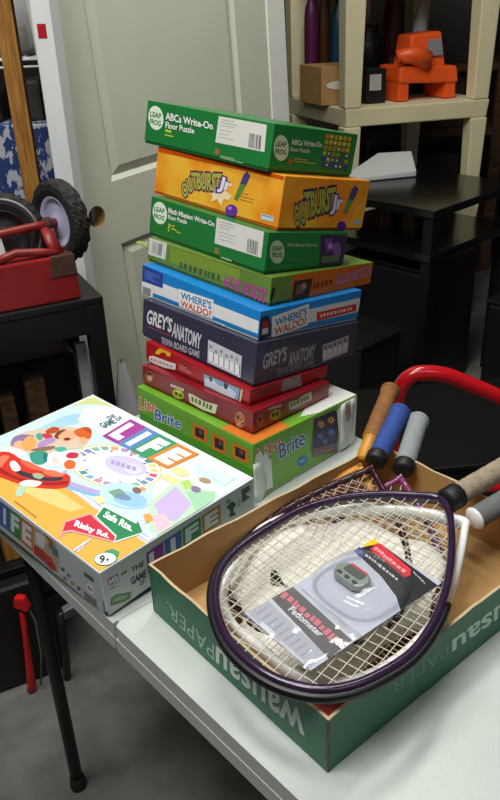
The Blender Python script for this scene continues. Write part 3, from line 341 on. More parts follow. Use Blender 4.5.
('redl','R','p','#7a3a30',((0.172,0.0225),(0.1718,0.0196),(0.1708,0.0171),(0.1692,0.0152),(0.1671,0.0141),(0.1646,0.014),(0.1622,0.0147),(0.1599,0.0163),(0.158,0.0185),(0.1567,0.0213),(0.1562,0.0242),(0.1564,0.027),(0.1573,0.0295),(0.1589,0.0314),(0.161,0.0325),(0.1634,0.0327),(0.1659,0.032),(0.1682,0.0304),(0.1701,0.0282),(0.1714,0.0255))),
('lite','L','p','#4f9a28',((-0.0073,0.0586),(0.2861,0.061),(0.2853,0.0243),(-0.0104,0.0272))),
('lite','L','t','#e8622c','Lite',((0.0055,0.0896),(0.0562,0.0957),(0.051,0.0742),(0.0004,0.0642)),0.012,0,'#f4f0dc',0.035),
('lite','L','t','#2c62b0','Brite',((0.0494,0.0822),(0.119,0.0882),(0.1155,0.0661),(0.044,0.0588)),0.015,0,'#f0f4f8',0.04),
('lite','L','p','#e07a24',((0.1466,0.091),(0.1829,0.0934),(0.1801,0.0647),(0.1454,0.0637))),
('lite','L','p','#241c30',((0.1532,0.0862),(0.1758,0.0877),(0.174,0.0698),(0.1525,0.0693))),
('lite','L','p','#8a4a3c',((0.1623,0.0843),(0.1714,0.085),(0.1706,0.0778),(0.162,0.0776))),
('lite','L','p','#e07a24',((0.1947,0.0921),(0.2278,0.0915),(0.226,0.0627),(0.1931,0.0603))),
('lite','L','p','#241c30',((0.2008,0.0863),(0.2213,0.086),(0.2202,0.0681),(0.1998,0.0666))),
('lite','L','p','#8a4a3c',((0.2091,0.0834),(0.2174,0.0833),(0.2169,0.0761),(0.2088,0.0755))),
('lite','L','p','#e07a24',((0.242,0.0934),(0.2778,0.093),(0.2762,0.0668),(0.2399,0.0656))),
('lite','L','p','#241c30',((0.2485,0.0882),(0.2708,0.088),(0.2698,0.0717),(0.2473,0.071))),
('lite','L','p','#8a4a3c',((0.2572,0.0859),(0.2662,0.0858),(0.2657,0.0793),(0.2567,0.079))),
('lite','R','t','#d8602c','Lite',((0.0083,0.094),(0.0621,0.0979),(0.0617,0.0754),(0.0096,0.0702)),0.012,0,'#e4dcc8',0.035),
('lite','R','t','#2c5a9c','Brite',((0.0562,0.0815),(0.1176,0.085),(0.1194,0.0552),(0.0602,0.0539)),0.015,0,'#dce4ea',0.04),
('lite','R','p','#2f7ab8',((0.1249,0.0247),(0.1243,0.0216),(0.1226,0.0191),(0.1199,0.0172),(0.1165,0.0163),(0.1127,0.0164),(0.109,0.0175),(0.1056,0.0194),(0.1029,0.022),(0.1012,0.0251),(0.1006,0.0283),(0.1012,0.0313),(0.1029,0.0338),(0.1056,0.0356),(0.109,0.0365),(0.1127,0.0365),(0.1164,0.0355),(0.1198,0.0336),(0.1226,0.0309),(0.1243,0.0279))),
('lite','R','p','#a8c8e0',((0.1054,0.0291),(0.1096,0.0288),(0.1096,0.025),(0.1054,0.0252))),
('lite','R','p','#a8c8e0',((0.1113,0.0287),(0.1154,0.0284),(0.1154,0.0246),(0.1113,0.0248))),
('lite','R','p','#a8c8e0',((0.1172,0.0283),(0.1192,0.0282),(0.1192,0.0243),(0.1172,0.0244))),
('lite','R','p','#4f9a28',((0.1312,0.0423),(0.1405,0.0911),(0.1454,0.0909),(0.1363,0.0206))),
('lite','R','p','#352c48',((0.1395,0.0926),(0.1894,0.089),(0.2063,0.0791),(0.2032,0.0318),(0.1988,0.0218),(0.1362,0.0381))),
('lite','R','p','#6a5a78',((0.1362,0.0381),(0.1988,0.0218),(0.201,0.0036),(0.1353,0.022))),
('lite','R','p','#a06a3c',((0.1412,0.0281),(0.1926,0.0166),(0.1902,0.0117),(0.1413,0.0222))),
('lite','R','p','#e09a40',((0.1706,0.0709),(0.1604,0.0737),(0.1603,0.0768))),
('lite','R','p','#e09a40',((0.167,0.0657),(0.1583,0.0738),(0.1611,0.0747))),
('lite','R','p','#e09a40',((0.1581,0.0667),(0.156,0.0753),(0.16,0.0736))),
('lite','R','p','#e09a40',((0.1492,0.0733),(0.1549,0.0774),(0.1577,0.074))),
('lite','R','p','#e09a40',((0.1455,0.0815),(0.1555,0.0788),(0.1556,0.0758))),
('lite','R','p','#e09a40',((0.1491,0.0866),(0.1577,0.0788),(0.1548,0.0778))),
('lite','R','p','#e09a40',((0.1578,0.0857),(0.16,0.0772),(0.1559,0.0789))),
('lite','R','p','#e09a40',((0.1667,0.0793),(0.1611,0.0752),(0.1582,0.0785))),
('lite','R','p','#e8b050',((0.1963,0.0679),(0.1858,0.0707),(0.1857,0.0738))),
('lite','R','p','#e8b050',((0.1926,0.0626),(0.1836,0.0708),(0.1865,0.0717))),
('lite','R','p','#e8b050',((0.1835,0.0636),(0.1812,0.0723),(0.1854,0.0706))),
('lite','R','p','#e8b050',((0.1743,0.0703),(0.18,0.0744),(0.183,0.071))),
('lite','R','p','#e8b050',((0.1704,0.0786),(0.1807,0.0758),(0.1808,0.0727))),
('lite','R','p','#e8b050',((0.174,0.0838),(0.1829,0.0758),(0.18,0.0748))),
('lite','R','p','#e8b050',((0.183,0.0829),(0.1853,0.0743),(0.1811,0.076))),
('lite','R','p','#e8b050',((0.1922,0.0763),(0.1865,0.0721),(0.1835,0.0756))),
('lite','R','p','#4a86d0',((0.1665,0.0497),(0.1579,0.0522),(0.1579,0.0548))),
('lite','R','p','#4a86d0',((0.1635,0.0453),(0.1561,0.0522),(0.1585,0.053))),
('lite','R','p','#4a86d0',((0.156,0.0462),(0.1542,0.0535),(0.1576,0.0521))),
('lite','R','p','#4a86d0',((0.1485,0.0519),(0.1532,0.0553),(0.1557,0.0524))),
('lite','R','p','#4a86d0',((0.1453,0.0589),(0.1538,0.0565),(0.1539,0.0539))),
('lite','R','p','#4a86d0',((0.1483,0.0633),(0.1556,0.0565),(0.1532,0.0557))),
('lite','R','p','#4a86d0',((0.1557,0.0624),(0.1575,0.0552),(0.1541,0.0566))),
('lite','R','p','#4a86d0',((0.1633,0.0568),(0.1585,0.0534),(0.156,0.0563))),
('lite','R','p','#5a96d8',((0.1957,0.0448),(0.1862,0.0475),(0.1861,0.0504))),
('lite','R','p','#5a96d8',((0.1924,0.04),(0.1842,0.0476),(0.1868,0.0485))),
('lite','R','p','#5a96d8',((0.1841,0.0411),(0.182,0.049),(0.1858,0.0474))),
('lite','R','p','#5a96d8',((0.1758,0.0473),(0.181,0.051),(0.1837,0.0478))),
('lite','R','p','#5a96d8',((0.1722,0.0549),(0.1816,0.0523),(0.1817,0.0495))),
('lite','R','p','#5a96d8',((0.1755,0.0597),(0.1836,0.0522),(0.181,0.0514))),
('lite','R','p','#5a96d8',((0.1836,0.0587),(0.1857,0.0508),(0.182,0.0524))),
('lite','R','p','#5a96d8',((0.192,0.0526),(0.1868,0.0489),(0.1841,0.052))),
('lite','R','p','#4a86d0',((0.1776,0.0351),(0.1705,0.0372),(0.1704,0.0394))),
('lite','R','p','#4a86d0',((0.1751,0.0315),(0.169,0.0373),(0.171,0.0379))),
('lite','R','p','#4a86d0',((0.1689,0.0323),(0.1674,0.0384),(0.1702,0.0371))),
('lite','R','p','#4a86d0',((0.1627,0.037),(0.1666,0.0398),(0.1686,0.0374))),
('lite','R','p','#4a86d0',((0.1601,0.0429),(0.1671,0.0408),(0.1671,0.0387))),
('lite','R','p','#4a86d0',((0.1625,0.0464),(0.1686,0.0408),(0.1666,0.0401))),
('lite','R','p','#4a86d0',((0.1686,0.0457),(0.1702,0.0397),(0.1673,0.0409))),
('lite','R','p','#4a86d0',((0.1749,0.041),(0.171,0.0382),(0.1689,0.0406))),
('lite','R','p','#e2e2da',((0.1972,0.0866),(0.2493,0.0946),(0.2521,-0.0018),(0.2026,0.0021),(0.2042,0.0333))),
('lite','R','p','#a88a90',((0.2382,0.0684),(0.2381,0.063),(0.2369,0.0583),(0.2346,0.0545),(0.2315,0.0522),(0.228,0.0515),(0.2242,0.0526),(0.2207,0.0552),(0.2178,0.0592),(0.2158,0.0641),(0.2147,0.0695),(0.2148,0.0747),(0.2161,0.0794),(0.2183,0.0831),(0.2213,0.0854),(0.2249,0.0861),(0.2285,0.0852),(0.232,0.0826),(0.235,0.0787),(0.2371,0.0738))),
('lite','R','p','#cfcfc6',((0.2098,0.0544),(0.2392,0.0519),(0.2405,0.0255),(0.2134,0.0273))),
('lite','R','p','#e4e6e0',((0.0062,0.0843),(0.0167,0.0902),(0.0228,0.0767),(0.0295,0.0817),(0.0348,0.0657),(0.0396,0.0642),(0.0423,0.0097),(-0.0009,0.0144),(0.001,0.0615))),
('lite','T','p','#d8782c',((0.211,-0.0021),(0.286,0.0006),(0.2867,0.0815),(0.2364,0.0881))),
('lite','T','p','#e6e8e2',((0.2746,0.1179),(0.1986,0.2677),(0.2123,0.3072),(0.2877,0.2472),(0.287,0.1902),(0.2854,0.1494))),
('life','T','p','#bfe0ee',((0.0092,0.2654),(0.002,0.0867),(-0.0043,-0.047),(0.0725,-0.051),(0.0938,0.0357),(0.0901,0.1452),(0.1013,0.2157),(0.0917,0.2638))),
('life','T','p','#cfe8f2',((0.0938,0.0357),(0.0009,0.0873),(0.0092,0.2654),(0.4,0.2734),(0.4104,0.0759),(0.2866,0.0745),(0.205,0.0782))),
('life','T','p','#a8d4ea',((0.0286,0.0863),(0.0304,0.1447),(0.0274,0.1936),(0.0457,0.2218),(0.0695,0.1937),(0.0494,0.1521),(0.0442,0.0992))),
('life','T','p','#eef6f8',((0.0308,0.232),(0.0607,0.2654),(0.164,0.2715),(0.4,0.2734),(0.4033,0.1508),(0.3321,0.1381),(0.2836,0.1956),(0.1538,0.198),(0.099,0.2013),(0.058,0.2013))),
('life','T','p','#d6ecf2',((0.3088,0.245),(0.3903,0.2585),(0.3922,0.2209),(0.3448,0.2133))),
('life','T','p','#dff0f4',((0.204,0.2397),(0.3018,0.2391),(0.3148,0.2082),(0.2618,0.2055))),
('life','T','p','#d5dc8e',((0.0092,0.2654),(0.0068,0.2192),(0.0201,0.2392),(0.0424,0.2573),(0.0777,0.2657))),
('life','T','p','#eeb352',((-0.0259,-0.1005),(0.1587,-0.0004),(0.4089,-0.0018),(0.4076,0.0748),(0.3496,0.0728),(0.2866,0.0745),(0.205,0.0782),(0.1493,0.0546),(0.0938,0.0357))),
('life','T','p','#f4cf84',((0.1518,0.0263),(0.1842,0.0572),(0.2158,0.0644),(0.2757,0.0652),(0.2685,0.0468),(0.2106,0.0343))),
('life','T','p','#c4b4dc',((0.1914,0.0766),(0.2007,0.0845),(0.2831,0.0838),(0.399,0.0849),(0.4008,0.0769),(0.2846,0.0759))),
('life','T','p','#ffffff',((0.1954,0.0784),(0.2006,0.0828),(0.2858,0.0818),(0.3997,0.0828),(0.4004,0.0796),(0.2868,0.0771))),
('life','T','p','#b9a8dc',((0.1731,0.1025),(0.2076,0.0904),(0.2523,0.1019),(0.2836,0.1253),(0.2896,0.1208),(0.2576,0.0947),(0.2096,0.0821),(0.1753,0.0904))),
('life','T','p','#86b8e0',((0.1753,0.0904),(0.2096,0.0821),(0.2576,0.0947),(0.2896,0.1208),(0.2946,0.1171),(0.2613,0.0887),(0.2117,0.0739),(0.1811,0.0815))),
('life','T','p','#e6c23c',((0.2963,0.1891),(0.304,0.1751),(0.3042,0.1597),(0.297,0.1442),(0.2832,0.13),(0.2639,0.1183),(0.2407,0.1101),(0.2156,0.1063),(0.1907,0.1073),(0.1686,0.1133),(0.1515,0.1239),(0.1414,0.1381),(0.1397,0.1546),(0.1468,0.1716),(0.1621,0.1872),(0.1837,0.1996),(0.2092,0.2076),(0.2359,0.2103),(0.2607,0.2078),(0.2815,0.2004))),
('life','T','p','#ffffff',((0.2947,0.1877),(0.3019,0.1743),(0.3017,0.1595),(0.2945,0.1447),(0.2808,0.131),(0.2619,0.1198),(0.2392,0.112),(0.2147,0.1084),(0.1907,0.1094),(0.1694,0.1152),(0.1532,0.1253),(0.1438,0.139),(0.1426,0.1548),(0.1499,0.171),(0.165,0.1859),(0.1861,0.1978),(0.2109,0.2054),(0.2367,0.208),(0.2607,0.2056),(0.2806,0.1986))),
('life','T','p','#d06478',((0.2792,0.1807),(0.2906,0.1857),(0.2956,0.1783),(0.2833,0.1746))),
('life','T','p','#9090c4',((0.2844,0.1721),(0.2969,0.1752),(0.2984,0.167),(0.2857,0.1653))),
('life','T','p','#7c94b8',((0.2857,0.1626),(0.2983,0.1637),(0.2964,0.1552),(0.2841,0.1555))),
('life','T','p','#8cbc9c',((0.283,0.1528),(0.295,0.1519),(0.2898,0.1436),(0.2787,0.1459))),
('life','T','p','#7cb4a0',((0.2765,0.1434),(0.2872,0.1405),(0.279,0.1329),(0.2698,0.1371))),
('life','T','p','#e0a470',((0.2667,0.1349),(0.2753,0.1302),(0.2647,0.1238),(0.2579,0.1296))),
('life','T','p','#b494c4',((0.2541,0.1278),(0.2601,0.1216),(0.2476,0.1168),(0.2437,0.1239))),
('life','T','p','#d090a8',((0.2395,0.1226),(0.2425,0.1153),(0.2288,0.1124),(0.2282,0.1203))),
('life','T','p','#80b4cc',((0.2238,0.1197),(0.2234,0.1117),(0.2095,0.1109),(0.2123,0.1191))),
('life','T','p','#5c948c',((0.2079,0.1193),(0.2041,0.1111),(0.1908,0.1126),(0.197,0.1205))),
('life','T','p','#e4d48c',((0.193,0.1214),(0.1859,0.1136),(0.1741,0.1173),(0.1834,0.1245))),
('life','T','p','#e0d48c',((0.18,0.126),(0.17,0.1192),(0.1606,0.1249),(0.1724,0.1308))),
('life','T','p','#d06478',((0.1699,0.1329),(0.1576,0.1275),(0.1514,0.135),(0.165,0.1391))),
('life','T','p','#9090c4',((0.1636,0.1416),(0.1497,0.1381),(0.1472,0.1468),(0.1616,0.1487))),
('life','T','p','#7c94b8',((0.1615,0.1516),(0.147,0.1503),(0.1485,0.1595),(0.1628,0.1591))),
('life','T','p','#8cbc9c',((0.1639,0.162),(0.1499,0.1631),(0.1554,0.1721),(0.1684,0.1694))),
('life','T','p','#7cb4a0',((0.1707,0.1721),(0.1582,0.1755),(0.1672,0.1837),(0.178,0.1788))),
('life','T','p','#e0a470',((0.1814,0.1812),(0.1713,0.1867),(0.1831,0.1934),(0.191,0.1867))),
('life','T','p','#b494c4',((0.1951,0.1886),(0.1882,0.1957),(0.2019,0.2005),(0.2062,0.1925))),
('life','T','p','#d090a8',((0.2108,0.1937),(0.2075,0.2019),(0.222,0.2044),(0.2227,0.1958))),
('life','T','p','#80b4cc',((0.2273,0.1962),(0.2277,0.2049),(0.242,0.2049),(0.239,0.1963))),
('life','T','p','#5c948c',((0.2434,0.196),(0.2474,0.2045),(0.2604,0.2022),(0.2542,0.1942))),
('life','T','p','#e4d48c',((0.2581,0.1931),(0.2652,0.2009),(0.2761,0.1966),(0.2671,0.1896))),
('life','T','p','#e0d48c',((0.2702,0.1879),(0.2799,0.1945),(0.288,0.1884),(0.277,0.1829))),
('life','T','p','#eef0fa',((0.2783,0.1808),(0.2841,0.1704),(0.2842,0.159),(0.2788,0.1474),(0.2683,0.1369),(0.2538,0.1282),(0.2364,0.1222),(0.2177,0.1195),(0.1993,0.1204),(0.1832,0.125),(0.1709,0.1329),(0.1639,0.1434),(0.163,0.1554),(0.1684,0.1678),(0.1796,0.1791),(0.1954,0.1881),(0.2141,0.194),(0.2336,0.1961),(0.2519,0.1944),(0.2673,0.1891))),
('life','T','p','#cfc8ea',((0.2706,0.1812),(0.2737,0.1751),(0.2731,0.1684),(0.2688,0.1618),(0.2613,0.1558),(0.2513,0.1511),(0.2396,0.1481),(0.2274,0.147),(0.2157,0.1481),(0.2058,0.1512),(0.1987,0.1562),(0.1951,0.1624),(0.1955,0.1693),(0.1998,0.1762),(0.2077,0.1824),(0.2183,0.1872),(0.2305,0.1901),(0.2429,0.1909),(0.2545,0.1896),(0.264,0.1862))),
('life','T','p','#dcd8f2',((0.2652,0.176),(0.2672,0.1727),(0.2675,0.1692),(0.2661,0.1659),(0.2631,0.1631),(0.2589,0.161),(0.2538,0.1598),(0.2482,0.1597),(0.2429,0.1607),(0.2381,0.1627),(0.2345,0.1655),(0.2324,0.1689),(0.232,0.1724),(0.2334,0.1758),(0.2365,0.1787),(0.2408,0.1808),(0.2461,0.1819),(0.2517,0.1819),(0.2571,0.1808),(0.2617,0.1788))),
('life','T','p','#7c78a8',((0.2724,0.1777),(0.2742,0.1755),(0.2798,0.1777),(0.2778,0.1801))),
('life','T','p','#7c78a8',((0.2776,0.1585),(0.2769,0.1559),(0.2827,0.1557),(0.2836,0.1586))),
('life','T','p','#7c78a8',((0.2635,0.1391),(0.2605,0.1369),(0.2645,0.1346),(0.2678,0.137))),
('life','T','p','#7c78a8',((0.2351,0.1263),(0.2309,0.1254),(0.2315,0.1218),(0.2361,0.1227))),
('life','T','p','#7c78a8',((0.2022,0.125),(0.1983,0.1257),(0.1951,0.122),(0.1995,0.1212))),
('life','T','p','#7c78a8',((0.1772,0.1361),(0.1751,0.1383),(0.1691,0.136),(0.1714,0.1336))),
('life','T','p','#7c78a8',((0.1703,0.1559),(0.171,0.1587),(0.1644,0.1589),(0.1636,0.1558))),
('life','T','p','#7c78a8',((0.1851,0.1766),(0.1883,0.1788),(0.1838,0.1814),(0.1802,0.1789))),
('life','T','p','#7c78a8',((0.2156,0.1895),(0.2199,0.1903),(0.2193,0.1943),(0.2144,0.1934))),
('life','T','p','#7c78a8',((0.249,0.1898),(0.2528,0.1888),(0.256,0.1926),(0.2518,0.1936))),
('life','T','p','#a8a0d0',((0.2048,0.1649),(0.2111,0.1665),(0.219,0.1588),(0.2128,0.1572))),
('life','T','p','#a8a0d0',((0.2137,0.1672),(0.2205,0.1689),(0.2284,0.1612),(0.2217,0.1595))),
('life','T','p','#a8a0d0',((0.2234,0.1697),(0.2304,0.1715),(0.2381,0.1638),(0.2312,0.162))),
('life','T','p','#a8a0d0',((0.2334,0.1722),(0.241,0.1741),(0.2486,0.1665),(0.2411,0.1645))),
('life','T','p','#a8a0d0',((0.2442,0.175),(0.2508,0.1767),(0.2583,0.169),(0.2518,0.1673))),
('life','T','p','#d9c4ae',((0.0364,0.0848),(0.0312,0.0905),(0.0265,0.0981),(0.0229,0.1063),(0.0213,0.114),(0.0221,0.1208),(0.0249,0.1273),(0.0288,0.1336),(0.033,0.1402),(0.0372,0.147),(0.042,0.1541),(0.0474,0.1609),(0.0536,0.1672),(0.0607,0.1732),(0.0686,0.1791),(0.0769,0.1839),(0.0855,0.1868),(0.0948,0.1875),(0.1046,0.1866),(0.1139,0.1843),(0.1216,0.1809),(0.1278,0.1762),(0.133,0.17),(0.1366,0.1634),(0.1383,0.1572),(0.1374,0.1515),(0.1342,0.1459),(0.1301,0.1404),(0.1265,0.1351),(0.1235,0.1301),(0.1206,0.1253),(0.1176,0.1206),(0.1147,0.1162),(0.1119,0.112),(0.1092,0.108),(0.1063,0.1041),(0.1029,0.1003),(0.0989,0.0963),(0.0946,0.0922),(0.0899,0.0884),(0.0849,0.0853),(0.0797,0.0827),(0.0741,0.0806),(0.0683,0.0791),(0.0623,0.0785),(0.0558,0.0786),(0.0489,0.0794),(0.0422,0.0813))),
('life','T','p','#8c7aa4',((0.0429,0.0839),(0.0381,0.0863),(0.0322,0.0903),(0.0268,0.095),(0.0234,0.0995),(0.0226,0.1037),(0.0236,0.108),(0.0258,0.1121),(0.0287,0.1156),(0.0331,0.1187),(0.039,0.1214),(0.0446,0.1232),(0.0482,0.1233),(0.0489,0.1213),(0.0478,0.1176),(0.0462,0.113),(0.0458,0.1085),(0.0474,0.1037),(0.0501,0.0983),(0.0525,0.0933),(0.0533,0.0895),(0.0521,0.0867),(0.0497,0.0846),(0.0465,0.0836))),
('life','T','p','#e8b48c',((0.0415,0.0891),(0.0395,0.0922),(0.039,0.0962),(0.0398,0.0999),(0.0418,0.102),(0.0458,0.102),(0.0516,0.1008),(0.0573,0.0987),(0.0615,0.0963),(0.0639,0.0931),(0.0654,0.089),(0.0657,0.0853),(0.0642,0.0831),(0.0598,0.0831),(0.0531,0.0845),(0.0462,0.0866))),
('life','T','p','#f0a860',((0.0484,0.1011),(0.0451,0.1053),(0.042,0.1106),(0.0401,0.1156),(0.0406,0.1189),(0.0446,0.1203),(0.0512,0.1204),(0.0585,0.1195),(0.0647,0.1178),(0.0698,0.115),(0.0746,0.1112),(0.0786,0.1071),(0.0811,0.1034),(0.0821,0.1001),(0.0817,0.0968),(0.0804,0.094),(0.0785,0.092),(0.0757,0.091),(0.0719,0.0907),(0.0678,0.0911),(0.0638,0.092),(0.0598,0.0934),(0.0557,0.0954),(0.0517,0.098))),
('life','T','p','#4aa890',((0.0458,0.1278),(0.0445,0.13),(0.0444,0.1326),(0.0455,0.1348),(0.0476,0.1357),(0.0513,0.1351),(0.0566,0.1333),(0.0617,0.131),(0.065,0.1289),(0.0664,0.1267),(0.0665,0.1243),(0.0656,0.1223),(0.0637,0.1214),(0.0599,0.122),(0.0546,0.1236),(0.0493,0.1257))),
('life','T','p','#c8404c',((0.0522,0.135),(0.0522,0.1372),(0.0542,0.1401),(0.0573,0.1428),(0.0604,0.1444),(0.0639,0.1448),(0.0681,0.1443),(0.0719,0.1432),(0.0743,0.1417),(0.0751,0.1394),(0.0749,0.1363),(0.0736,0.1333),(0.0713,0.1316),(0.0671,0.1313),(0.0611,0.1321),(0.0555,0.1334))),
('life','T','p','#b4502c',((0.048,0.1446),(0.0464,0.1477),(0.0453,0.152),(0.0449,0.1565),(0.0456,0.1599),(0.0479,0.1622),(0.0515,0.164),(0.0554,0.1648),(0.0586,0.1646),(0.0612,0.1628),(0.0637,0.1597),(0.0654,0.1562),(0.0661,0.153),(0.0653,0.1501),(0.0633,0.147),(0.0608,0.1444),(0.0583,0.1427),(0.0557,0.142),(0.0528,0.1421),(0.0501,0.1429))),
('life','T','p','#b090c4',((0.076,0.1115),(0.0738,0.1143),(0.0718,0.1181),(0.0704,0.1224),(0.0699,0.1265),(0.0704,0.1308),(0.0719,0.1355),(0.0739,0.1395),(0.0762,0.142),(0.0791,0.1425),(0.0826,0.1415),(0.086,0.1397),(0.0883,0.1374),(0.0893,0.1346),(0.0895,0.131),(0.0892,0.1272),(0.089,0.1235),(0.089,0.1197),(0.0889,0.1157),(0.0885,0.1122),(0.0874,0.1098),(0.0851,0.1089),(0.082,0.1089),(0.0787,0.1098))),
('life','T','p','#7c4428',((0.0742,0.1448),(0.0713,0.1474),(0.0684,0.151),(0.0661,0.1549),(0.0648,0.1585),(0.0649,0.1619),(0.066,0.1653),(0.0678,0.168),(0.0697,0.1692),(0.072,0.1683),(0.0748,0.1659),(0.0776,0.1627),(0.0801,0.1594),(0.0825,0.1556),(0.0849,0.1512),(0.0865,0.1471),(0.0868,0.1444),(0.0849,0.1431),(0.0815,0.1428),(0.0776,0.1434))),
('life','T','p','#eeb088',((0.0794,0.1491),(0.0765,0.1529),(0.0741,0.158),(0.0725,0.1632),(0.0724,0.1674),(0.0742,0.1706),(0.0775,0.1732),(0.0816,0.175),(0.0857,0.1758),(0.0901,0.1753),(0.0951,0.1738),(0.0997,0.1716),(0.1031,0.1688),(0.1051,0.165),(0.1061,0.1602),(0.1063,0.1555),(0.1056,0.1518),(0.1041,0.1491),(0.1016,0.1471),(0.0985,0.1457),(0.0952,0.145),(0.0914,0.1449),(0.0871,0.1455),(0.0829,0.1468))),
('life','T','p','#7c2c20',((0.0918,0.1511),(0.0919,0.1527),(0.0928,0.1549),(0.0943,0.157),(0.0958,0.1583),(0.0978,0.1585),(0.1003,0.158),(0.1026,0.1571),(0.1039,0.156),(0.1039,0.1544),(0.1031,0.1524),(0.1018,0.1504),(0.1003,0.1492),(0.0982,0.149),(0.0956,0.1493),(0.0932,0.1501))),
('life','T','p','#d8642c',((0.0864,0.1744),(0.0841,0.1783),(0.0834,0.1837),(0.0843,0.1889),(0.0866,0.1924),(0.0913,0.1938),(0.0979,0.1939),(0.105,0.193),(0.111,0.1914),(0.1161,0.1888),(0.1209,0.1851),(0.1245,0.1813),(0.1258,0.178),(0.1242,0.1754),(0.1204,0.173),(0.1154,0.1712),(0.1102,0.1702),(0.1043,0.17),(0.0974,0.1706),(0.0909,0.1721))),
('life','T','p','#b85028',((0.0866,0.1924),(0.0871,0.1941),(0.0897,0.1962),(0.0935,0.1979),(0.0972,0.1984),(0.1015,0.1974),(0.1066,0.1952),(0.1111,0.1928),(0.1135,0.1909),(0.1133,0.1896),(0.1114,0.1886),(0.1083,0.1879),(0.1049,0.1877),(0.1004,0.1883),(0.0946,0.1895),(0.0894,0.1909))),
('life','T','p','#eeb088',((0.1115,0.1662),(0.1109,0.1687),(0.1116,0.1718),(0.1132,0.1744),(0.1155,0.1758),(0.1191,0.1755),(0.1238,0.174),(0.1283,0.1719),(0.1311,0.1698),(0.1317,0.1673),(0.131,0.1643),(0.1294,0.1616),(0.1271,0.1603),(0.1236,0.1606),(0.1189,0.162),(0.1144,0.1641))),
('life','T','p','#8c7060',((0.0804,0.0966),(0.0802,0.0991),(0.0817,0.1034),(0.0842,0.1085),(0.0868,0.1131),(0.0898,0.1175),(0.0934,0.1222),(0.0971,0.1262),(0.1001,0.1284),(0.1025,0.1285),(0.1047,0.127),(0.1061,0.1244),(0.1064,0.1214),(0.1053,0.1176),(0.1029,0.1128),(0.0999,0.108),(0.0966,0.1041),(0.0925,0.101),(0.0875,0.0983),(0.083,0.0966))),
('life','T','p','#3f9a86',((0.0899,0.0895),(0.0881,0.0924),(0.0883,0.0955),(0.0897,0.0985),(0.0918,0.1013),(0.0946,0.1041),(0.0983,0.107),(0.1027,0.1092),(0.1071,0.1099),(0.1121,0.1086),(0.1176,0.106),(0.1228,0.1027),(0.1267,0.0994),(0.1293,0.096),(0.1311,0.0923),(0.1318,0.0887),(0.1312,0.0858),(0.129,0.0834),(0.1253,0.0813),(0.1207,0.0799),(0.1157,0.0797),(0.1094,0.0809),(0.1018,0.0834),(0.0947,0.0865))),
('life','T','p','#2f7a70',((0.1069,0.1036),(0.1057,0.1058),(0.1061,0.1078),(0.1077,0.1091),(0.11,0.1092),(0.1136,0.1078),(0.1186,0.1051),(0.1234,0.102),(0.1267,0.0994),(0.1283,0.0971),(0.1291,0.0947),(0.1287,0.093),(0.127,0.0926),(0.1229,0.0942),(0.1168,0.0973),(0.1108,0.1008))),
('life','T','p','#4ab49c',((0.1063,0.1244),(0.1062,0.1267),(0.1076,0.1299),(0.1098,0.1332),(0.1122,0.1355),(0.1152,0.1368),(0.119,0.1374),(0.1224,0.1374),(0.1245,0.1365),(0.1249,0.134),(0.1242,0.1303),(0.1227,0.1267),(0.1206,0.1242),(0.1173,0.1231),(0.1129,0.1228),(0.1088,0.1233))),
('life','T','p','#f6f4f0',((0.1169,0.1061),(0.1146,0.1098),(0.1138,0.1137),(0.1142,0.1173),(0.1156,0.12),(0.1184,0.1217),(0.1226,0.1228),(0.1274,0.1229),(0.1323,0.1219),(0.1378,0.1193),(0.1441,0.1154),(0.1497,0.1111),(0.1535,0.1074),(0.155,0.1043),(0.155,0.1013),(0.1539,0.0987),(0.1523,0.0967),(0.1503,0.0949),(0.1475,0.0934),(0.144,0.0927),(0.1399,0.0931),(0.1345,0.0951),(0.1278,0.0985),(0.1215,0.1023))),
('life','T','p','#dcd4cc',((0.131,0.103),(0.1293,0.1052),(0.1288,0.1079),(0.1294,0.1103),(0.1308,0.1118),(0.1338,0.112),(0.1382,0.1113),(0.1426,0.1101),(0.1459,0.1085),(0.148,0.1062),(0.1496,0.1031),(0.1502,0.1002),(0.1492,0.0986),(0.1458,0.0986),(0.1404,0.0997),(0.1348,0.1013))),
('life','T','p','#f2f0ea',((0.0439,0.0662),(0.0432,0.0689),(0.0433,0.0724),(0.0442,0.0761),(0.0462,0.0792),(0.0495,0.0815),(0.0539,0.0834),(0.059,0.0849),(0.0641,0.0861),(0.0696,0.0871),(0.0756,0.0878),(0.0812,0.088),(0.0853,0.0874),(0.0878,0.0856),(0.0892,0.083),(0.0893,0.0801),(0.0881,0.0777),(0.0848,0.0761),(0.0796,0.0747),(0.074,0.0734),(0.0689,0.0719),(0.0647,0.0697),(0.0608,0.0672),(0.0571,0.0649),(0.0538,0.0635),(0.0507,0.0632),(0.0478,0.0635),(0.0454,0.0646))),
('life','T','p','#f4ece4',((0.1317,0.1244),(0.1293,0.1287),(0.1296,0.1326),(0.1317,0.136),(0.1345,0.1388),(0.1383,0.141),(0.1434,0.1426),(0.149,0.1435),(0.1544,0.1433),(0.1594,0.1419),(0.1644,0.1395),(0.1693,0.1364),(0.1738,0.1331),(0.1784,0.1294),(0.183,0.1252),(0.1868,0.121),(0.1888,0.1171),(0.1886,0.1136),(0.1868,0.1102),(0.1841,0.1073),(0.1811,0.1051),(0.1783,0.1034),(0.1751,0.1023),(0.1712,0.1022),(0.166,0.1036),(0.158,0.1073),(0.1479,0.1129),(0.1382,0.119))),
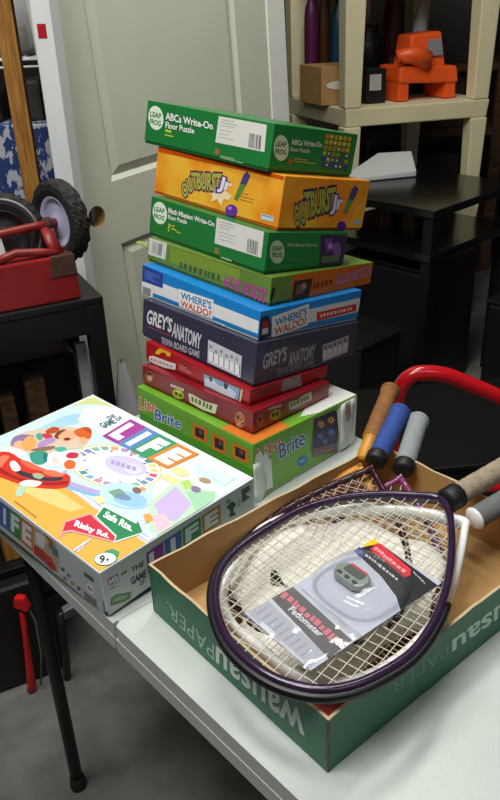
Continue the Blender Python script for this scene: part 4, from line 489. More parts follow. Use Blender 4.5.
('life','T','p','#c83450',((0.139,0.1246),(0.1375,0.1265),(0.1364,0.1292),(0.1359,0.132),(0.1366,0.1345),(0.1387,0.1367),(0.1422,0.1388),(0.146,0.1404),(0.1492,0.1409),(0.1522,0.1397),(0.1551,0.1373),(0.1574,0.1344),(0.1583,0.1318),(0.1573,0.1294),(0.155,0.1268),(0.1521,0.1246),(0.1493,0.1231),(0.1467,0.1226),(0.1438,0.1227),(0.1411,0.1234))),
('life','T','p','#e06c34',((0.1564,0.1098),(0.1543,0.1123),(0.1529,0.1153),(0.1525,0.1183),(0.1532,0.1205),(0.1557,0.1221),(0.1595,0.1233),(0.1637,0.1238),(0.1676,0.1233),(0.1712,0.1214),(0.175,0.1184),(0.1781,0.1152),(0.1797,0.1123),(0.1793,0.1097),(0.1775,0.1071),(0.1748,0.105),(0.1719,0.104),(0.1683,0.1043),(0.1639,0.1057),(0.1596,0.1077))),
('life','T','p','#d63a2a',((0.0542,0.0328),(0.0499,0.0373),(0.0472,0.0422),(0.0455,0.0472),(0.0448,0.0517),(0.0449,0.0557),(0.0461,0.0594),(0.048,0.0627),(0.0503,0.0655),(0.0529,0.0677),(0.056,0.0695),(0.0596,0.0709),(0.0639,0.0719),(0.0691,0.0724),(0.075,0.0725),(0.0812,0.0723),(0.0875,0.0725),(0.0936,0.0729),(0.0997,0.0734),(0.106,0.0739),(0.1124,0.0746),(0.119,0.0753),(0.1256,0.076),(0.1324,0.0768),(0.1391,0.0781),(0.1459,0.0798),(0.1527,0.0819),(0.1595,0.0842),(0.1659,0.0866),(0.1721,0.0895),(0.1782,0.0929),(0.1838,0.0957),(0.1889,0.0971),(0.193,0.0968),(0.1965,0.0951),(0.1997,0.0928),(0.2027,0.0903),(0.2061,0.0877),(0.2097,0.0847),(0.2124,0.0815),(0.2136,0.0781),(0.2127,0.0746),(0.2104,0.0708),(0.2071,0.0669),(0.2032,0.063),(0.1985,0.059),(0.193,0.055),(0.1868,0.051),(0.1805,0.0474),(0.1738,0.044),(0.1667,0.0407),(0.1592,0.0378),(0.1516,0.0351),(0.1436,0.0328),(0.1353,0.0309),(0.1269,0.0291),(0.1186,0.0272),(0.1102,0.0246),(0.1018,0.0216),(0.0935,0.0193),(0.0854,0.0187),(0.077,0.0205),(0.0684,0.024),(0.0605,0.0283))),
('life','T','p','#f06c4c',((0.0944,0.0712),(0.0959,0.0726),(0.0992,0.0742),(0.1036,0.0758),(0.1084,0.077),(0.1137,0.0779),(0.1198,0.0785),(0.1261,0.079),(0.1321,0.0796),(0.1383,0.0807),(0.1448,0.082),(0.1503,0.083),(0.1537,0.0831),(0.1545,0.082),(0.1534,0.0801),(0.151,0.0778),(0.1476,0.0757),(0.1429,0.0735),(0.1368,0.0711),(0.1303,0.069),(0.1244,0.0675),(0.1193,0.0668),(0.1144,0.0666),(0.1099,0.0669),(0.1058,0.0673),(0.1019,0.068),(0.0981,0.0689),(0.0953,0.07))),
('life','T','p','#f07a58',((0.1487,0.0778),(0.1492,0.0801),(0.1511,0.0831),(0.1543,0.0862),(0.1583,0.0886),(0.1641,0.0904),(0.1714,0.0919),(0.1783,0.0927),(0.1828,0.0926),(0.1844,0.0911),(0.1841,0.0886),(0.1825,0.0857),(0.1801,0.0832),(0.1766,0.0808),(0.1718,0.0784),(0.1666,0.0763),(0.1621,0.0751),(0.1579,0.0748),(0.1537,0.0752),(0.1504,0.0763))),
('life','T','p','#a02a22',((0.0887,0.0385),(0.0925,0.0393),(0.0993,0.0396),(0.1071,0.0398),(0.1144,0.0404),(0.1206,0.0411),(0.1267,0.0419),(0.1329,0.0431),(0.1394,0.0449),(0.1465,0.0475),(0.1539,0.0509),(0.1611,0.0545),(0.1676,0.0579),(0.1732,0.061),(0.1782,0.064),(0.1827,0.0671),(0.187,0.0705),(0.1911,0.0747),(0.1949,0.0795),(0.1983,0.0837),(0.2011,0.0863),(0.2038,0.0867),(0.2061,0.0856),(0.2075,0.0834),(0.2074,0.0808),(0.2053,0.0775),(0.2018,0.0733),(0.1974,0.0687),(0.1924,0.0644),(0.1868,0.0601),(0.1805,0.0557),(0.1736,0.0515),(0.1665,0.0477),(0.159,0.0445),(0.151,0.0416),(0.1428,0.0391),(0.1345,0.0369),(0.1258,0.0349),(0.1165,0.0332),(0.1078,0.0321),(0.1008,0.0317),(0.0954,0.0327),(0.091,0.0347),(0.0885,0.0369))),
('life','T','p','#3c3a48',((0.1132,0.0506),(0.1144,0.052),(0.1178,0.0536),(0.1226,0.0554),(0.1277,0.0572),(0.1334,0.0589),(0.1399,0.0605),(0.1465,0.0623),(0.1526,0.0643),(0.158,0.0665),(0.1631,0.0689),(0.1678,0.0715),(0.1722,0.0743),(0.1764,0.0778),(0.1802,0.0819),(0.1837,0.0855),(0.1865,0.0874),(0.1889,0.0872),(0.1909,0.0854),(0.192,0.0827),(0.1917,0.0799),(0.1896,0.0768),(0.186,0.0731),(0.1816,0.0693),(0.177,0.0658),(0.1721,0.0627),(0.1668,0.0597),(0.1611,0.0569),(0.1553,0.0545),(0.149,0.0523),(0.1422,0.0503),(0.1356,0.0487),(0.1298,0.0478),(0.1243,0.0477),(0.119,0.0483),(0.1149,0.0494))),
('life','T','p','#a4b890',((0.144,0.0626),(0.144,0.0642),(0.1449,0.0661),(0.1466,0.068),(0.1488,0.0694),(0.1517,0.0704),(0.1555,0.0712),(0.1591,0.0715),(0.1619,0.071),(0.1636,0.0695),(0.1647,0.067),(0.1651,0.0644),(0.1647,0.0624),(0.163,0.0611),(0.1603,0.06),(0.1572,0.0594),(0.1543,0.0591),(0.1514,0.0594),(0.1483,0.0602),(0.1456,0.0613))),
('life','T','p','#f4f4f2',((0.0893,0.0552),(0.0872,0.0575),(0.0864,0.0601),(0.0871,0.0623),(0.0894,0.0635),(0.0942,0.0634),(0.1011,0.0624),(0.1082,0.0609),(0.1136,0.0595),(0.1168,0.0579),(0.119,0.0562),(0.1202,0.0544),(0.1204,0.0527),(0.1196,0.051),(0.1177,0.0492),(0.115,0.0478),(0.1115,0.0475),(0.1064,0.0485),(0.0999,0.0505),(0.0936,0.0529))),
('life','T','p','#eceae6',((0.1512,0.0348),(0.1498,0.037),(0.1493,0.0406),(0.1498,0.0447),(0.1519,0.0483),(0.1564,0.0519),(0.163,0.0557),(0.1696,0.0586),(0.1743,0.0598),(0.1769,0.0583),(0.1782,0.055),(0.1784,0.0511),(0.1777,0.0477),(0.1757,0.0449),(0.1724,0.0422),(0.1686,0.0398),(0.165,0.0379),(0.1613,0.0363),(0.1572,0.0349),(0.1537,0.0342))),
('life','T','p','#b4d8bc',((0.1579,0.0309),(0.1582,0.0335),(0.1602,0.0359),(0.1632,0.0373),(0.1664,0.037),(0.1707,0.0342),(0.1759,0.0294),(0.1805,0.0244),(0.1828,0.0208),(0.1822,0.0186),(0.1796,0.0171),(0.176,0.0165),(0.1725,0.0171),(0.1687,0.0195),(0.1641,0.0233),(0.1601,0.0275))),
('life','T','p','#f08060',((0.0636,0.0525),(0.0611,0.0552),(0.0603,0.0578),(0.0608,0.0601),(0.0619,0.0618),(0.0639,0.0632),(0.0669,0.0643),(0.0703,0.0646),(0.0734,0.0637),(0.0761,0.0609),(0.0787,0.0567),(0.0811,0.0521),(0.0833,0.0484),(0.0858,0.0452),(0.0887,0.0421),(0.0904,0.0399),(0.0896,0.0393),(0.0849,0.0411),(0.0773,0.0447),(0.0692,0.0489))),
('life','T','p','#bfe2f0',((0.338,0.1369),(0.3413,0.1293),(0.3405,0.121),(0.3356,0.1128),(0.3271,0.1054),(0.3158,0.0995),(0.3027,0.0958),(0.289,0.0944),(0.2759,0.0957),(0.2648,0.0996),(0.2568,0.1057),(0.2528,0.1135),(0.2534,0.1222),(0.2584,0.1309),(0.2674,0.1386),(0.2794,0.1446),(0.2932,0.1483),(0.3073,0.1492),(0.3202,0.1475),(0.3308,0.1432))),
('life','T','p','#9cc8e4',((0.3364,0.1294),(0.3381,0.1248),(0.3372,0.1198),(0.3337,0.1148),(0.3279,0.1102),(0.3204,0.1065),(0.3119,0.104),(0.3031,0.103),(0.295,0.1036),(0.2883,0.1058),(0.2836,0.1093),(0.2816,0.1139),(0.2825,0.119),(0.2861,0.1242),(0.2921,0.1289),(0.2999,0.1327),(0.3086,0.1351),(0.3175,0.136),(0.3255,0.1352),(0.332,0.1329))),
('life','T','p','#7ca888',((0.27,0.1104),(0.2773,0.1264),(0.2941,0.1246),(0.2929,0.1078))),
('life','T','p','#8c6a58',((0.3082,0.1417),(0.3094,0.14),(0.3097,0.1382),(0.309,0.1365),(0.3076,0.1351),(0.3054,0.1342),(0.3027,0.1338),(0.2998,0.1339),(0.2969,0.1346),(0.2944,0.1357),(0.2924,0.1373),(0.2912,0.1391),(0.2909,0.1409),(0.2915,0.1426),(0.293,0.1439),(0.2952,0.1449),(0.2979,0.1453),(0.3009,0.1452),(0.3037,0.1445),(0.3063,0.1433))),
('life','T','p','#d8a078',((0.3096,0.1487),(0.3105,0.1476),(0.3109,0.1466),(0.3106,0.1456),(0.3096,0.1448),(0.3082,0.1443),(0.3064,0.144),(0.3043,0.1441),(0.3023,0.1445),(0.3004,0.1452),(0.2989,0.1461),(0.2979,0.1471),(0.2976,0.1481),(0.2979,0.1491),(0.2988,0.1499),(0.3003,0.1505),(0.3021,0.1507),(0.3042,0.1506),(0.3062,0.1502),(0.3081,0.1496))),
('life','T','p','#eee4b0',((0.2646,0.0899),(0.2714,0.0989),(0.2899,0.0926),(0.2851,0.0824))),
('life','T','p','#7894b0',((0.3104,0.1211),(0.3112,0.1192),(0.3107,0.1171),(0.309,0.1149),(0.3061,0.1129),(0.3025,0.1112),(0.2983,0.1101),(0.2941,0.1095),(0.2902,0.1097),(0.287,0.1105),(0.2849,0.1119),(0.284,0.1138),(0.2844,0.116),(0.2862,0.1182),(0.2891,0.1202),(0.2928,0.1219),(0.297,0.1231),(0.3013,0.1236),(0.3052,0.1234),(0.3083,0.1225))),
('life','T','p','#c4e4c4',((0.3359,0.1351),(0.3245,0.1961),(0.3747,0.206),(0.3985,0.2073),(0.4089,0.1354),(0.4091,0.0937),(0.3823,0.0982))),
('life','T','p','#cbb8e4',((0.3458,0.1343),(0.3359,0.1827),(0.3865,0.1692),(0.399,0.1297),(0.3772,0.1196))),
('life','T','p','#a8d8b4',((0.3564,0.1841),(0.3892,0.212),(0.4012,0.1971),(0.4045,0.1607))),
('life','T','p','#f0c4d4',((0.3614,0.1148),(0.3726,0.1303),(0.3999,0.1219),(0.4005,0.0972))),
('life','T','p','#e4e0a4',((0.3001,0.1822),(0.334,0.1844),(0.333,0.1966),(0.3011,0.1966))),
('life','T','p','#b8d874',((0.3318,0.1957),(0.3369,0.2066),(0.3559,0.1997),(0.3546,0.1857))),
('life','T','p','#b09478',((0.3665,0.2231),(0.3671,0.2214),(0.3667,0.2196),(0.3653,0.2178),(0.3631,0.2163),(0.3602,0.2151),(0.3571,0.2145),(0.3539,0.2143),(0.3509,0.2148),(0.3486,0.2158),(0.347,0.2172),(0.3464,0.2189),(0.3468,0.2207),(0.3482,0.2225),(0.3505,0.2241),(0.3534,0.2252),(0.3565,0.2259),(0.3598,0.226),(0.3627,0.2255),(0.365,0.2245))),
('life','T','p','#8c7c9c',((0.3721,0.1987),(0.3731,0.1968),(0.3731,0.1949),(0.3722,0.1932),(0.3705,0.1918),(0.3681,0.1908),(0.3653,0.1905),(0.3623,0.1907),(0.3595,0.1916),(0.357,0.1929),(0.3552,0.1946),(0.3542,0.1965),(0.3542,0.1984),(0.3551,0.2002),(0.3568,0.2016),(0.3592,0.2025),(0.3621,0.2029),(0.3651,0.2026),(0.3679,0.2018),(0.3704,0.2004))),
('life','T','p','#efe2a8',((0.3271,0.2152),(0.3281,0.2123),(0.3273,0.2093),(0.325,0.2066),(0.3213,0.2044),(0.3166,0.2029),(0.3113,0.2022),(0.3059,0.2024),(0.3009,0.2036),(0.2969,0.2055),(0.2942,0.2081),(0.2932,0.211),(0.2939,0.214),(0.2963,0.2168),(0.3001,0.219),(0.3049,0.2206),(0.3103,0.2212),(0.3157,0.2209),(0.3206,0.2197),(0.3246,0.2177))),
('life','T','p','#d9ecf4',((0.3039,0.2373),(0.3469,0.249),(0.3858,0.2547),(0.3883,0.2304),(0.3464,0.2315))),
('life','T','p','#ffffff',((0.3958,0.0876),(0.4318,0.0919),(0.4325,0.0846),(0.4009,0.0784))),
('life','T','p','#e8a850',((0.3523,0.1099),(0.3579,0.1176),(0.3744,0.1114),(0.3713,0.1001))),
('life','T','p','#a8409c',((0.127,0.2596),(0.1701,0.2601),(0.1742,0.198),(0.1353,0.1962))),
('life','T','t','#ffffff','L',((0.1349,0.2519),(0.1639,0.2524),(0.1675,0.205),(0.1407,0.2039)),0.07,0.0,None,0.05),
('life','T','p','#5a8cc8',((0.1701,0.2601),(0.2027,0.2606),(0.2039,0.1995),(0.1742,0.198))),
('life','T','t','#ffffff','I',((0.1804,0.2527),(0.1933,0.2529),(0.1948,0.2062),(0.1828,0.2057)),0.07,0.0,None,0.05),
('life','T','p','#3f9a6c',((0.2027,0.2606),(0.2469,0.2611),(0.2441,0.2014),(0.2039,0.1995))),
('life','T','t','#ffffff','F',((0.21,0.2531),(0.2397,0.2536),(0.238,0.2081),(0.2104,0.2069)),0.07,0.0,None,0.05),
('life','T','p','#dc8a3c',((0.2469,0.2611),(0.2986,0.2618),(0.2914,0.2036),(0.2441,0.2014))),
('life','T','t','#ffffff','E',((0.2549,0.2539),(0.2897,0.2545),(0.2848,0.2101),(0.2522,0.2087)),0.07,0.0,None,0.05),
('life','T','t','#4a7078','THE',((0.0887,0.2369),(0.0897,0.2507),(0.1018,0.2501),(0.1019,0.2348)),0.02,0.2,None,0.05),
('life','T','t','#4a7078','GAME',((0.0976,0.2143),(0.0993,0.2395),(0.119,0.2387),(0.1174,0.2123)),0.03,0.1,None,0.05),
('life','T','t','#4a7078','OF',((0.105,0.2424),(0.1052,0.2547),(0.1161,0.2532),(0.1163,0.2407)),0.02,0.1,None,0.05),
('life','T','p','#e8e8f4',((0.3408,0.0208),(0.3412,0.0348),(0.352,0.0039),(0.3436,0.0019))),
('life','T','p','#9a9ac0',((0.3439,0.0219),(0.3442,0.0264),(0.3496,0.0034),(0.3459,0.0028))),
('life','T','p','#ecaab0',((0.3093,0.0033),(0.282,0.0295),(0.2949,0.0647),(0.304,0.0624),(0.3622,0.0585),(0.3732,0.0479),(0.3096,0.0229),(0.3042,0.0138))),
('life','T','p','#d0384c',((0.3077,0.0068),(0.2854,0.0289),(0.2969,0.0623),(0.3077,0.0598),(0.3616,0.0564),(0.3688,0.0489),(0.3058,0.0247),(0.2999,0.0156))),
('life','T','t','#ffffff','Risky Rd.',((0.2922,0.0417),(0.3527,0.0541),(0.3613,0.0456),(0.3036,0.0285)),0.04,0,None,0.05),
('life','T','p','#e4f0e4',((0.3058,0.0628),(0.2939,0.0856),(0.3594,0.0927),(0.352,0.0997),(0.3863,0.086),(0.3718,0.045),(0.3636,0.0553))),
('life','T','p','#2f8a58',((0.3071,0.0645),(0.2971,0.0841),(0.3624,0.0907),(0.3575,0.0968),(0.3834,0.0852),(0.37,0.0489),(0.3633,0.0578))),
('life','T','t','#ffffff','Safe Rte.',((0.3076,0.0816),(0.3613,0.0875),(0.3713,0.0758),(0.3139,0.0697)),0.04,0,None,0.05),
('life','T','p','#4f9a6a',((0.3761,0.0286),(0.3808,0.0385),(0.3924,0.0402),(0.399,0.0331),(0.3854,0.0304))),
('life','T','p','#4f9a6a',((0.4014,0.03),(0.4039,0.0268),(0.405,0.023),(0.4047,0.019),(0.4029,0.015),(0.3999,0.0116),(0.396,0.009),(0.3915,0.0074),(0.3868,0.0071),(0.3824,0.0081),(0.3788,0.0102),(0.3762,0.0134),(0.375,0.0172),(0.3753,0.0214),(0.377,0.0254),(0.38,0.0289),(0.3841,0.0316),(0.3887,0.0331),(0.3934,0.0333),(0.3978,0.0323))),
('life','T','p','#f8faf6',((0.4002,0.029),(0.4024,0.0262),(0.4033,0.0227),(0.4029,0.019),(0.4012,0.0154),(0.3985,0.0123),(0.3949,0.0099),(0.3908,0.0085),(0.3866,0.0082),(0.3828,0.009),(0.3795,0.0109),(0.3773,0.0137),(0.3764,0.0172),(0.3767,0.0209),(0.3784,0.0246),(0.3812,0.0278),(0.3848,0.0302),(0.389,0.0316),(0.3932,0.0319),(0.3971,0.031))),
('life','T','t','#2a3a34','9',((0.3788,0.0195),(0.3841,0.0241),(0.3965,0.0146),(0.3907,0.0095)),0.04,0.0,None,0.05),
('life','T','t','#2a3a34','+',((0.3889,0.0216),(0.3924,0.0247),(0.3985,0.0199),(0.3949,0.0167)),0.03,0.0,None,0.05),
('life','T','p','#a87c38',((0.1847,0.009),(0.1884,0.009),(0.1904,0.0069),(0.1867,0.0069))),
('life','T','p','#a87c38',((0.19,0.009),(0.1932,0.009),(0.1951,0.0069),(0.192,0.0069))),
('life','T','p','#a87c38',((0.1945,0.009),(0.1993,0.009),(0.2012,0.0069),(0.1964,0.0069))),
('life','T','p','#a87c38',((0.2014,0.009),(0.2042,0.009),(0.2061,0.0069),(0.2033,0.0069))),
('life','T','p','#a87c38',((0.2054,0.009),(0.2098,0.009),(0.2117,0.0069),(0.2073,0.0069))),
('life','T','p','#a87c38',((0.2116,0.009),(0.2154,0.009),(0.2173,0.0069),(0.2135,0.0069))),
('life','T','p','#a87c38',((0.217,0.009),(0.2197,0.009),(0.2216,0.0069),(0.2189,0.0069))),
('life','T','p','#a87c38',((0.2209,0.009),(0.2251,0.009),(0.2269,0.007),(0.2227,0.0069))),
('life','T','p','#a87c38',((0.2269,0.009),(0.2295,0.009),(0.2313,0.007),(0.2287,0.007))),
('life','T','p','#a87c38',((0.2306,0.009),(0.2345,0.009),(0.2363,0.007),(0.2324,0.007))),
('life','T','p','#a87c38',((0.2362,0.009),(0.2389,0.009),(0.2407,0.007),(0.238,0.007))),
('life','T','p','#a87c38',((0.2401,0.009),(0.2428,0.009),(0.2446,0.007),(0.2418,0.007))),
('life','L','p','#c2c8cc',((-0.7312,0.0448),(0.4056,0.0712),(0.3994,-0.004),(-0.7344,-0.0252))),
('life','L','p','#a8409c',((0.1183,0.0649),(0.1513,0.0656),(0.1274,0.0094),(0.094,0.0105))),
('life','L','t','#e4e6ea','L',((0.1196,0.0579),(0.1441,0.0586),(0.1263,0.0169),(0.1017,0.0178)),0.05,0.0,None,0.05),
('life','L','p','#4a6ab4',((0.1542,0.0655),(0.1817,0.0656),(0.1595,0.0109),(0.1308,0.0104))),
('life','L','t','#e4e6ea','I',((0.1609,0.0575),(0.1686,0.0576),(0.1528,0.0191),(0.1449,0.0192)),0.05,0.0,None,0.05),
('life','L','p','#3f8a4c',((0.1817,0.0656),(0.2135,0.066),(0.191,0.0107),(0.1595,0.0109))),
('life','L','t','#e4e6ea','F',((0.183,0.0586),(0.2067,0.0591),(0.1899,0.0181),(0.1667,0.0183)),0.05,0.0,None,0.05),
('life','L','p','#c87a34',((0.2135,0.066),(0.2473,0.0668),(0.2252,0.009),(0.191,0.0107))),
('life','L','t','#e4e6ea','E',((0.215,0.059),(0.2402,0.0596),(0.2238,0.0168),(0.1986,0.0181)),0.05,0.0,None,0.05),
('life','L','p','#b8a88c',((0.2486,0.0674),(0.3047,0.0694),(0.3025,0.0323),(0.2887,0.005),(0.2271,0.0082))),
('life','L','p','#dfe0e2',((0.2511,0.0601),(0.278,0.0638),(0.263,0.035),(0.2418,0.0342))),
('life','L','p','#b83a34',((0.2344,0.0284),(0.2615,0.0306),(0.2849,0.0241),(0.2878,0.0098),(0.2728,0.003),(0.2481,0.0071),(0.2271,0.0082))),
('life','L','p','#c84a40',((0.2815,0.0169),(0.2789,0.0129),(0.2755,0.0093),(0.2717,0.0063),(0.2678,0.0043),(0.2642,0.0035),(0.2612,0.0039),(0.2593,0.0056),(0.2585,0.0084),(0.2589,0.0119),(0.2606,0.0159),(0.2633,0.0199),(0.2667,0.0235),(0.2705,0.0264),(0.2744,0.0283),(0.2779,0.0291),(0.2808,0.0286),(0.2827,0.0269),(0.2835,0.0242),(0.2831,0.0208))),
('life','L','p','#8c3028',((0.2762,0.0132),(0.2754,0.0115),(0.2741,0.01),(0.2726,0.0087),(0.2708,0.0078),(0.2691,0.0074),(0.2675,0.0075),(0.2663,0.0081),(0.2655,0.0091),(0.2653,0.0106),(0.2656,0.0122),(0.2664,0.0139),(0.2676,0.0154),(0.2692,0.0167),(0.2709,0.0176),(0.2727,0.018),(0.2742,0.0179),(0.2754,0.0172),(0.2762,0.0162),(0.2765,0.0148))),
('life','L','p','#8c6a48',((0.2747,0.0689),(0.2941,0.0672),(0.2979,0.0488),(0.2825,0.0473))),
('life','L','p','#e0b494',((0.2834,0.0574),(0.2826,0.0558),(0.2814,0.0544),(0.2799,0.0532),(0.2782,0.0524),(0.2765,0.052),(0.275,0.0522),(0.2738,0.0528),(0.273,0.0538),(0.2728,0.0552),(0.2731,0.0567),(0.2739,0.0583),(0.2751,0.0598),(0.2766,0.061),(0.2783,0.0618),(0.28,0.0621),(0.2815,0.062),(0.2826,0.0613),(0.2834,0.0603),(0.2837,0.0589))),
('life','L','p','#4c7a8c',((0.2907,0.0569),(0.3052,0.0562),(0.3029,0.0412),(0.2875,0.0396))),
('life','L','p','#5a6470',((0.3038,0.0271),(0.3126,0.0286),(0.3108,0.0213),(0.3013,0.0194))),
('life','L','p','#6a7a80',((0.3176,0.0246),(0.3263,0.0261),(0.3246,0.0188),(0.3153,0.0169))),
('life','L','p','#b09a3c',((0.3242,0.0144),(0.3328,0.016),(0.3312,0.0087),(0.3219,0.0066))),
('life','L','p','#4a5a70',((0.3385,0.0141),(0.3469,0.0157),(0.3453,0.0084),(0.3362,0.0064))),
('life','L','p','#7a8488',((0.3037,0.0112),(0.3126,0.0128),(0.3108,0.0054),(0.3012,0.0033))),
('life','L','p','#4c7858',((0.3659,0.0548),(0.3884,0.0556),(0.3871,0.0472),(0.3644,0.0462))),
('life','L','p','#e4e6e4',((0.3827,0.0307),(0.3817,0.0277),(0.3799,0.0249),(0.3775,0.0225),(0.3747,0.0208),(0.3717,0.0199),(0.3688,0.02),(0.3664,0.021),(0.3647,0.0229),(0.3639,0.0254),(0.3639,0.0283),(0.365,0.0313),(0.3668,0.0342),(0.3692,0.0365),(0.3721,0.0382),(0.3751,0.039),(0.3779,0.0389),(0.3802,0.0379),(0.3819,0.0361),(0.3827,0.0336))),
('life','L','t','#3c4444','9+',((0.3689,0.033),(0.3804,0.0337),(0.3785,0.0251),(0.3668,0.0239)),0.03,0.0,None,0.05),
('life','L','p','#8f9498',((0.355,0.016),(0.3838,0.0164),(0.3816,0.0011),(0.3534,0.0021))),
('life','L','p','#5a5e64',((0.3557,0.0137),(0.3567,0.0137),(0.3549,0.002),(0.3538,0.002))),
('life','L','p','#5a5e64',((0.3588,0.0137),(0.3603,0.0138),(0.3584,0.0021),(0.3569,0.0021))),
('life','L','p','#5a5e64',((0.3618,0.0138),(0.363,0.0139),(0.3612,0.0022),(0.3599,0.0021))),
('life','L','p','#5a5e64',((0.3648,0.0139),(0.3664,0.014),(0.3646,0.0022),(0.363,0.0022))),
('life','L','p','#5a5e64',((0.3679,0.014),(0.3695,0.014),(0.3676,0.0023),(0.366,0.0022))),
('life','L','p','#5a5e64',((0.3709,0.0141),(0.3717,0.0141),(0.3698,0.0023),(0.3691,0.0023))),
('life','L','p','#5a5e64',((0.3739,0.0142),(0.3746,0.0142),(0.3728,0.0024),(0.3721,0.0024))),
('life','L','p','#5a5e64',((0.3769,0.0142),(0.3788,0.0143),(0.377,0.0025),(0.3751,0.0024))),
('life','L','p','#5a5e64',((0.3798,0.0143),(0.3809,0.0144),(0.3791,0.0025),(0.3781,0.0025))),
('life','L','p','#8c9298',((0.3996,0.0262),(0.4027,0.0265),(0.4008,-0.0022),(0.3967,-0.0024))),
('life','R','p','#c3c9c6',((0.0005,0.0703),(0.2707,0.0771),(0.2681,0.0147),(-0.0028,0.0014))),
('life','R','p','#9c3a4c',((0.0092,0.0577),(0.0174,0.0568),(0.0175,0.0448),(0.0095,0.0456))),
('life','R','p','#3a5a94',((0.0174,0.0568),(0.0254,0.0558),(0.0258,0.0439),(0.0175,0.0448))),
('life','R','t','#e4e4e8','MB',((0.0107,0.056),(0.0248,0.0545),(0.0251,0.045),(0.0109,0.0466)),0.03,0.0,None,0.05),
('life','R','p','#7c8a50',((0.0292,0.054),(0.0391,0.0541),(0.039,0.0502),(0.0302,0.049))),
('life','R','p','#6a7480',((0.0106,0.0415),(0.0189,0.0406),(0.0187,0.0385),(0.0106,0.0393))),
('life','R','t','#363e40','THE',((0.0459,0.0524),(0.0663,0.0515),(0.0656,0.0429),(0.0461,0.0442)),0.03,0.1,None,0.05),
('life','R','t','#363e40','GAME',((0.0418,0.0379),(0.068,0.0366),(0.0667,0.0237),(0.042,0.0252)),0.05,0.1,None,0.05),
('life','R','t','#363e40','OF',((0.0549,0.023),(0.0635,0.0228),(0.063,0.0151),(0.0549,0.015)),0.03,0.1,None,0.05),
('life','R','p','#5c8054',((0.009,0.0268),(0.019,0.0263),(0.0404,0.0156),(0.0366,0.0061),(0.0239,0.0081),(0.0059,0.015))),
('life','R','p','#8aa87c',((0.012,0.0226),(0.0213,0.0213),(0.0347,0.0144),(0.0319,0.0115),(0.0201,0.0142),(0.0105,0.0176))),
('life','R','p','#8c3c94',((0.0717,0.0605),(0.1007,0.0623),(0.0984,0.03),(0.0692,0.0272))),
('life','R','t','#dfe2e4','L',((0.0754,0.0563),(0.0962,0.0575),(0.0946,0.0343),(0.0736,0.0322)),0.05,0.0,None,0.05),
('life','R','p','#3f6aa8',((0.1024,0.0623),(0.1322,0.0632),(0.1298,0.0317),(0.0999,0.0304))),
('life','R','t','#dfe2e4','I',((0.1125,0.0582),(0.1211,0.0585),(0.1193,0.0359),(0.1108,0.0352)),0.05,0.0,None,0.05),
('life','R','p','#3f8a4c',((0.134,0.0635),(0.1675,0.0647),(0.1655,0.0329),(0.1319,0.0317))),
('life','R','t','#dfe2e4','F',((0.1383,0.0593),(0.1625,0.0601),(0.161,0.0372),(0.1369,0.0364)),0.05,0.0,None,0.05),
('life','R','p','#bc7c34',((0.1693,0.0646),(0.2045,0.0656),(0.203,0.0335),(0.1674,0.0331))),
('life','R','t','#dfe2e4','E',((0.1739,0.0604),(0.1993,0.0611),(0.1982,0.038),(0.1726,0.0376)),0.05,0.0,None,0.05),
('life','R','p','#3a4044',((0.2149,0.0539),(0.2271,0.0576),(0.2341,0.0483),(0.2275,0.0415),(0.2324,0.0297),(0.2188,0.034),(0.2217,0.043))),
('life','R','p','#4c5a50',((0.2458,0.0665),(0.262,0.0666),(0.2633,0.0571),(0.2529,0.0556),(0.2623,0.0452),(0.2458,0.0436))),
('life','R','p','#7c8a84',((0.2242,0.0609),(0.2239,0.0597),(0.2231,0.0587),(0.222,0.058),(0.2206,0.0577),(0.2192,0.0578),(0.2178,0.0582),(0.2166,0.059),(0.2156,0.0601),(0.2151,0.0613),(0.215,0.0625),(0.2153,0.0637),(0.2161,0.0647),(0.2172,0.0654),(0.2185,0.0657),(0.22,0.0657),(0.2214,0.0652),(0.2226,0.0644),(0.2236,0.0634),(0.2241,0.0622))),
('life','R','p','#6a7478',((0.2367,0.054),(0.2412,0.0541),(0.241,0.0521),(0.2365,0.0521))),
('life','R','p','#6a7478',((0.2362,0.0492),(0.2436,0.0493),(0.2435,0.0474),(0.236,0.0473))),
('life','R','p','#6a7478',((0.2358,0.0444),(0.2429,0.0444),(0.2427,0.0425),(0.2356,0.0424))),
('cart','L','t','#cfe0d4','wausau',((0.2847,0.0236),(0.1332,0.0126),(0.1358,0.0416),(0.2848,0.0586)),0.02,0.0,None,0.05),
('cart','L','t','#a8c8b4','PAPER.',((0.1293,0.0118),(0.0332,0.0196),(0.0364,0.0415),(0.1318,0.0392)),-0.01,0.0,None,0.05),
('cart','R','t','#c0d8c8','wausau',((0.3846,0.0182),(0.2006,0.0318),(0.1978,0.0522),(0.3775,0.0469)),0.02,0.0,None,0.05),
('cart','R','t','#5c9478','PAPER.',((0.1934,0.0312),(0.0899,0.0409),(0.0886,0.0597),(0.1905,0.0525)),-0.01,0.0,None,0.05)]
PK_O,PK_U,PK_V=(-0.0167, 0.6594, 0.101),(0.79487, 0.60678, 0.0),(0.60678, -0.79487, 0.0)
PK_L,PK_W=0.2041,0.1110
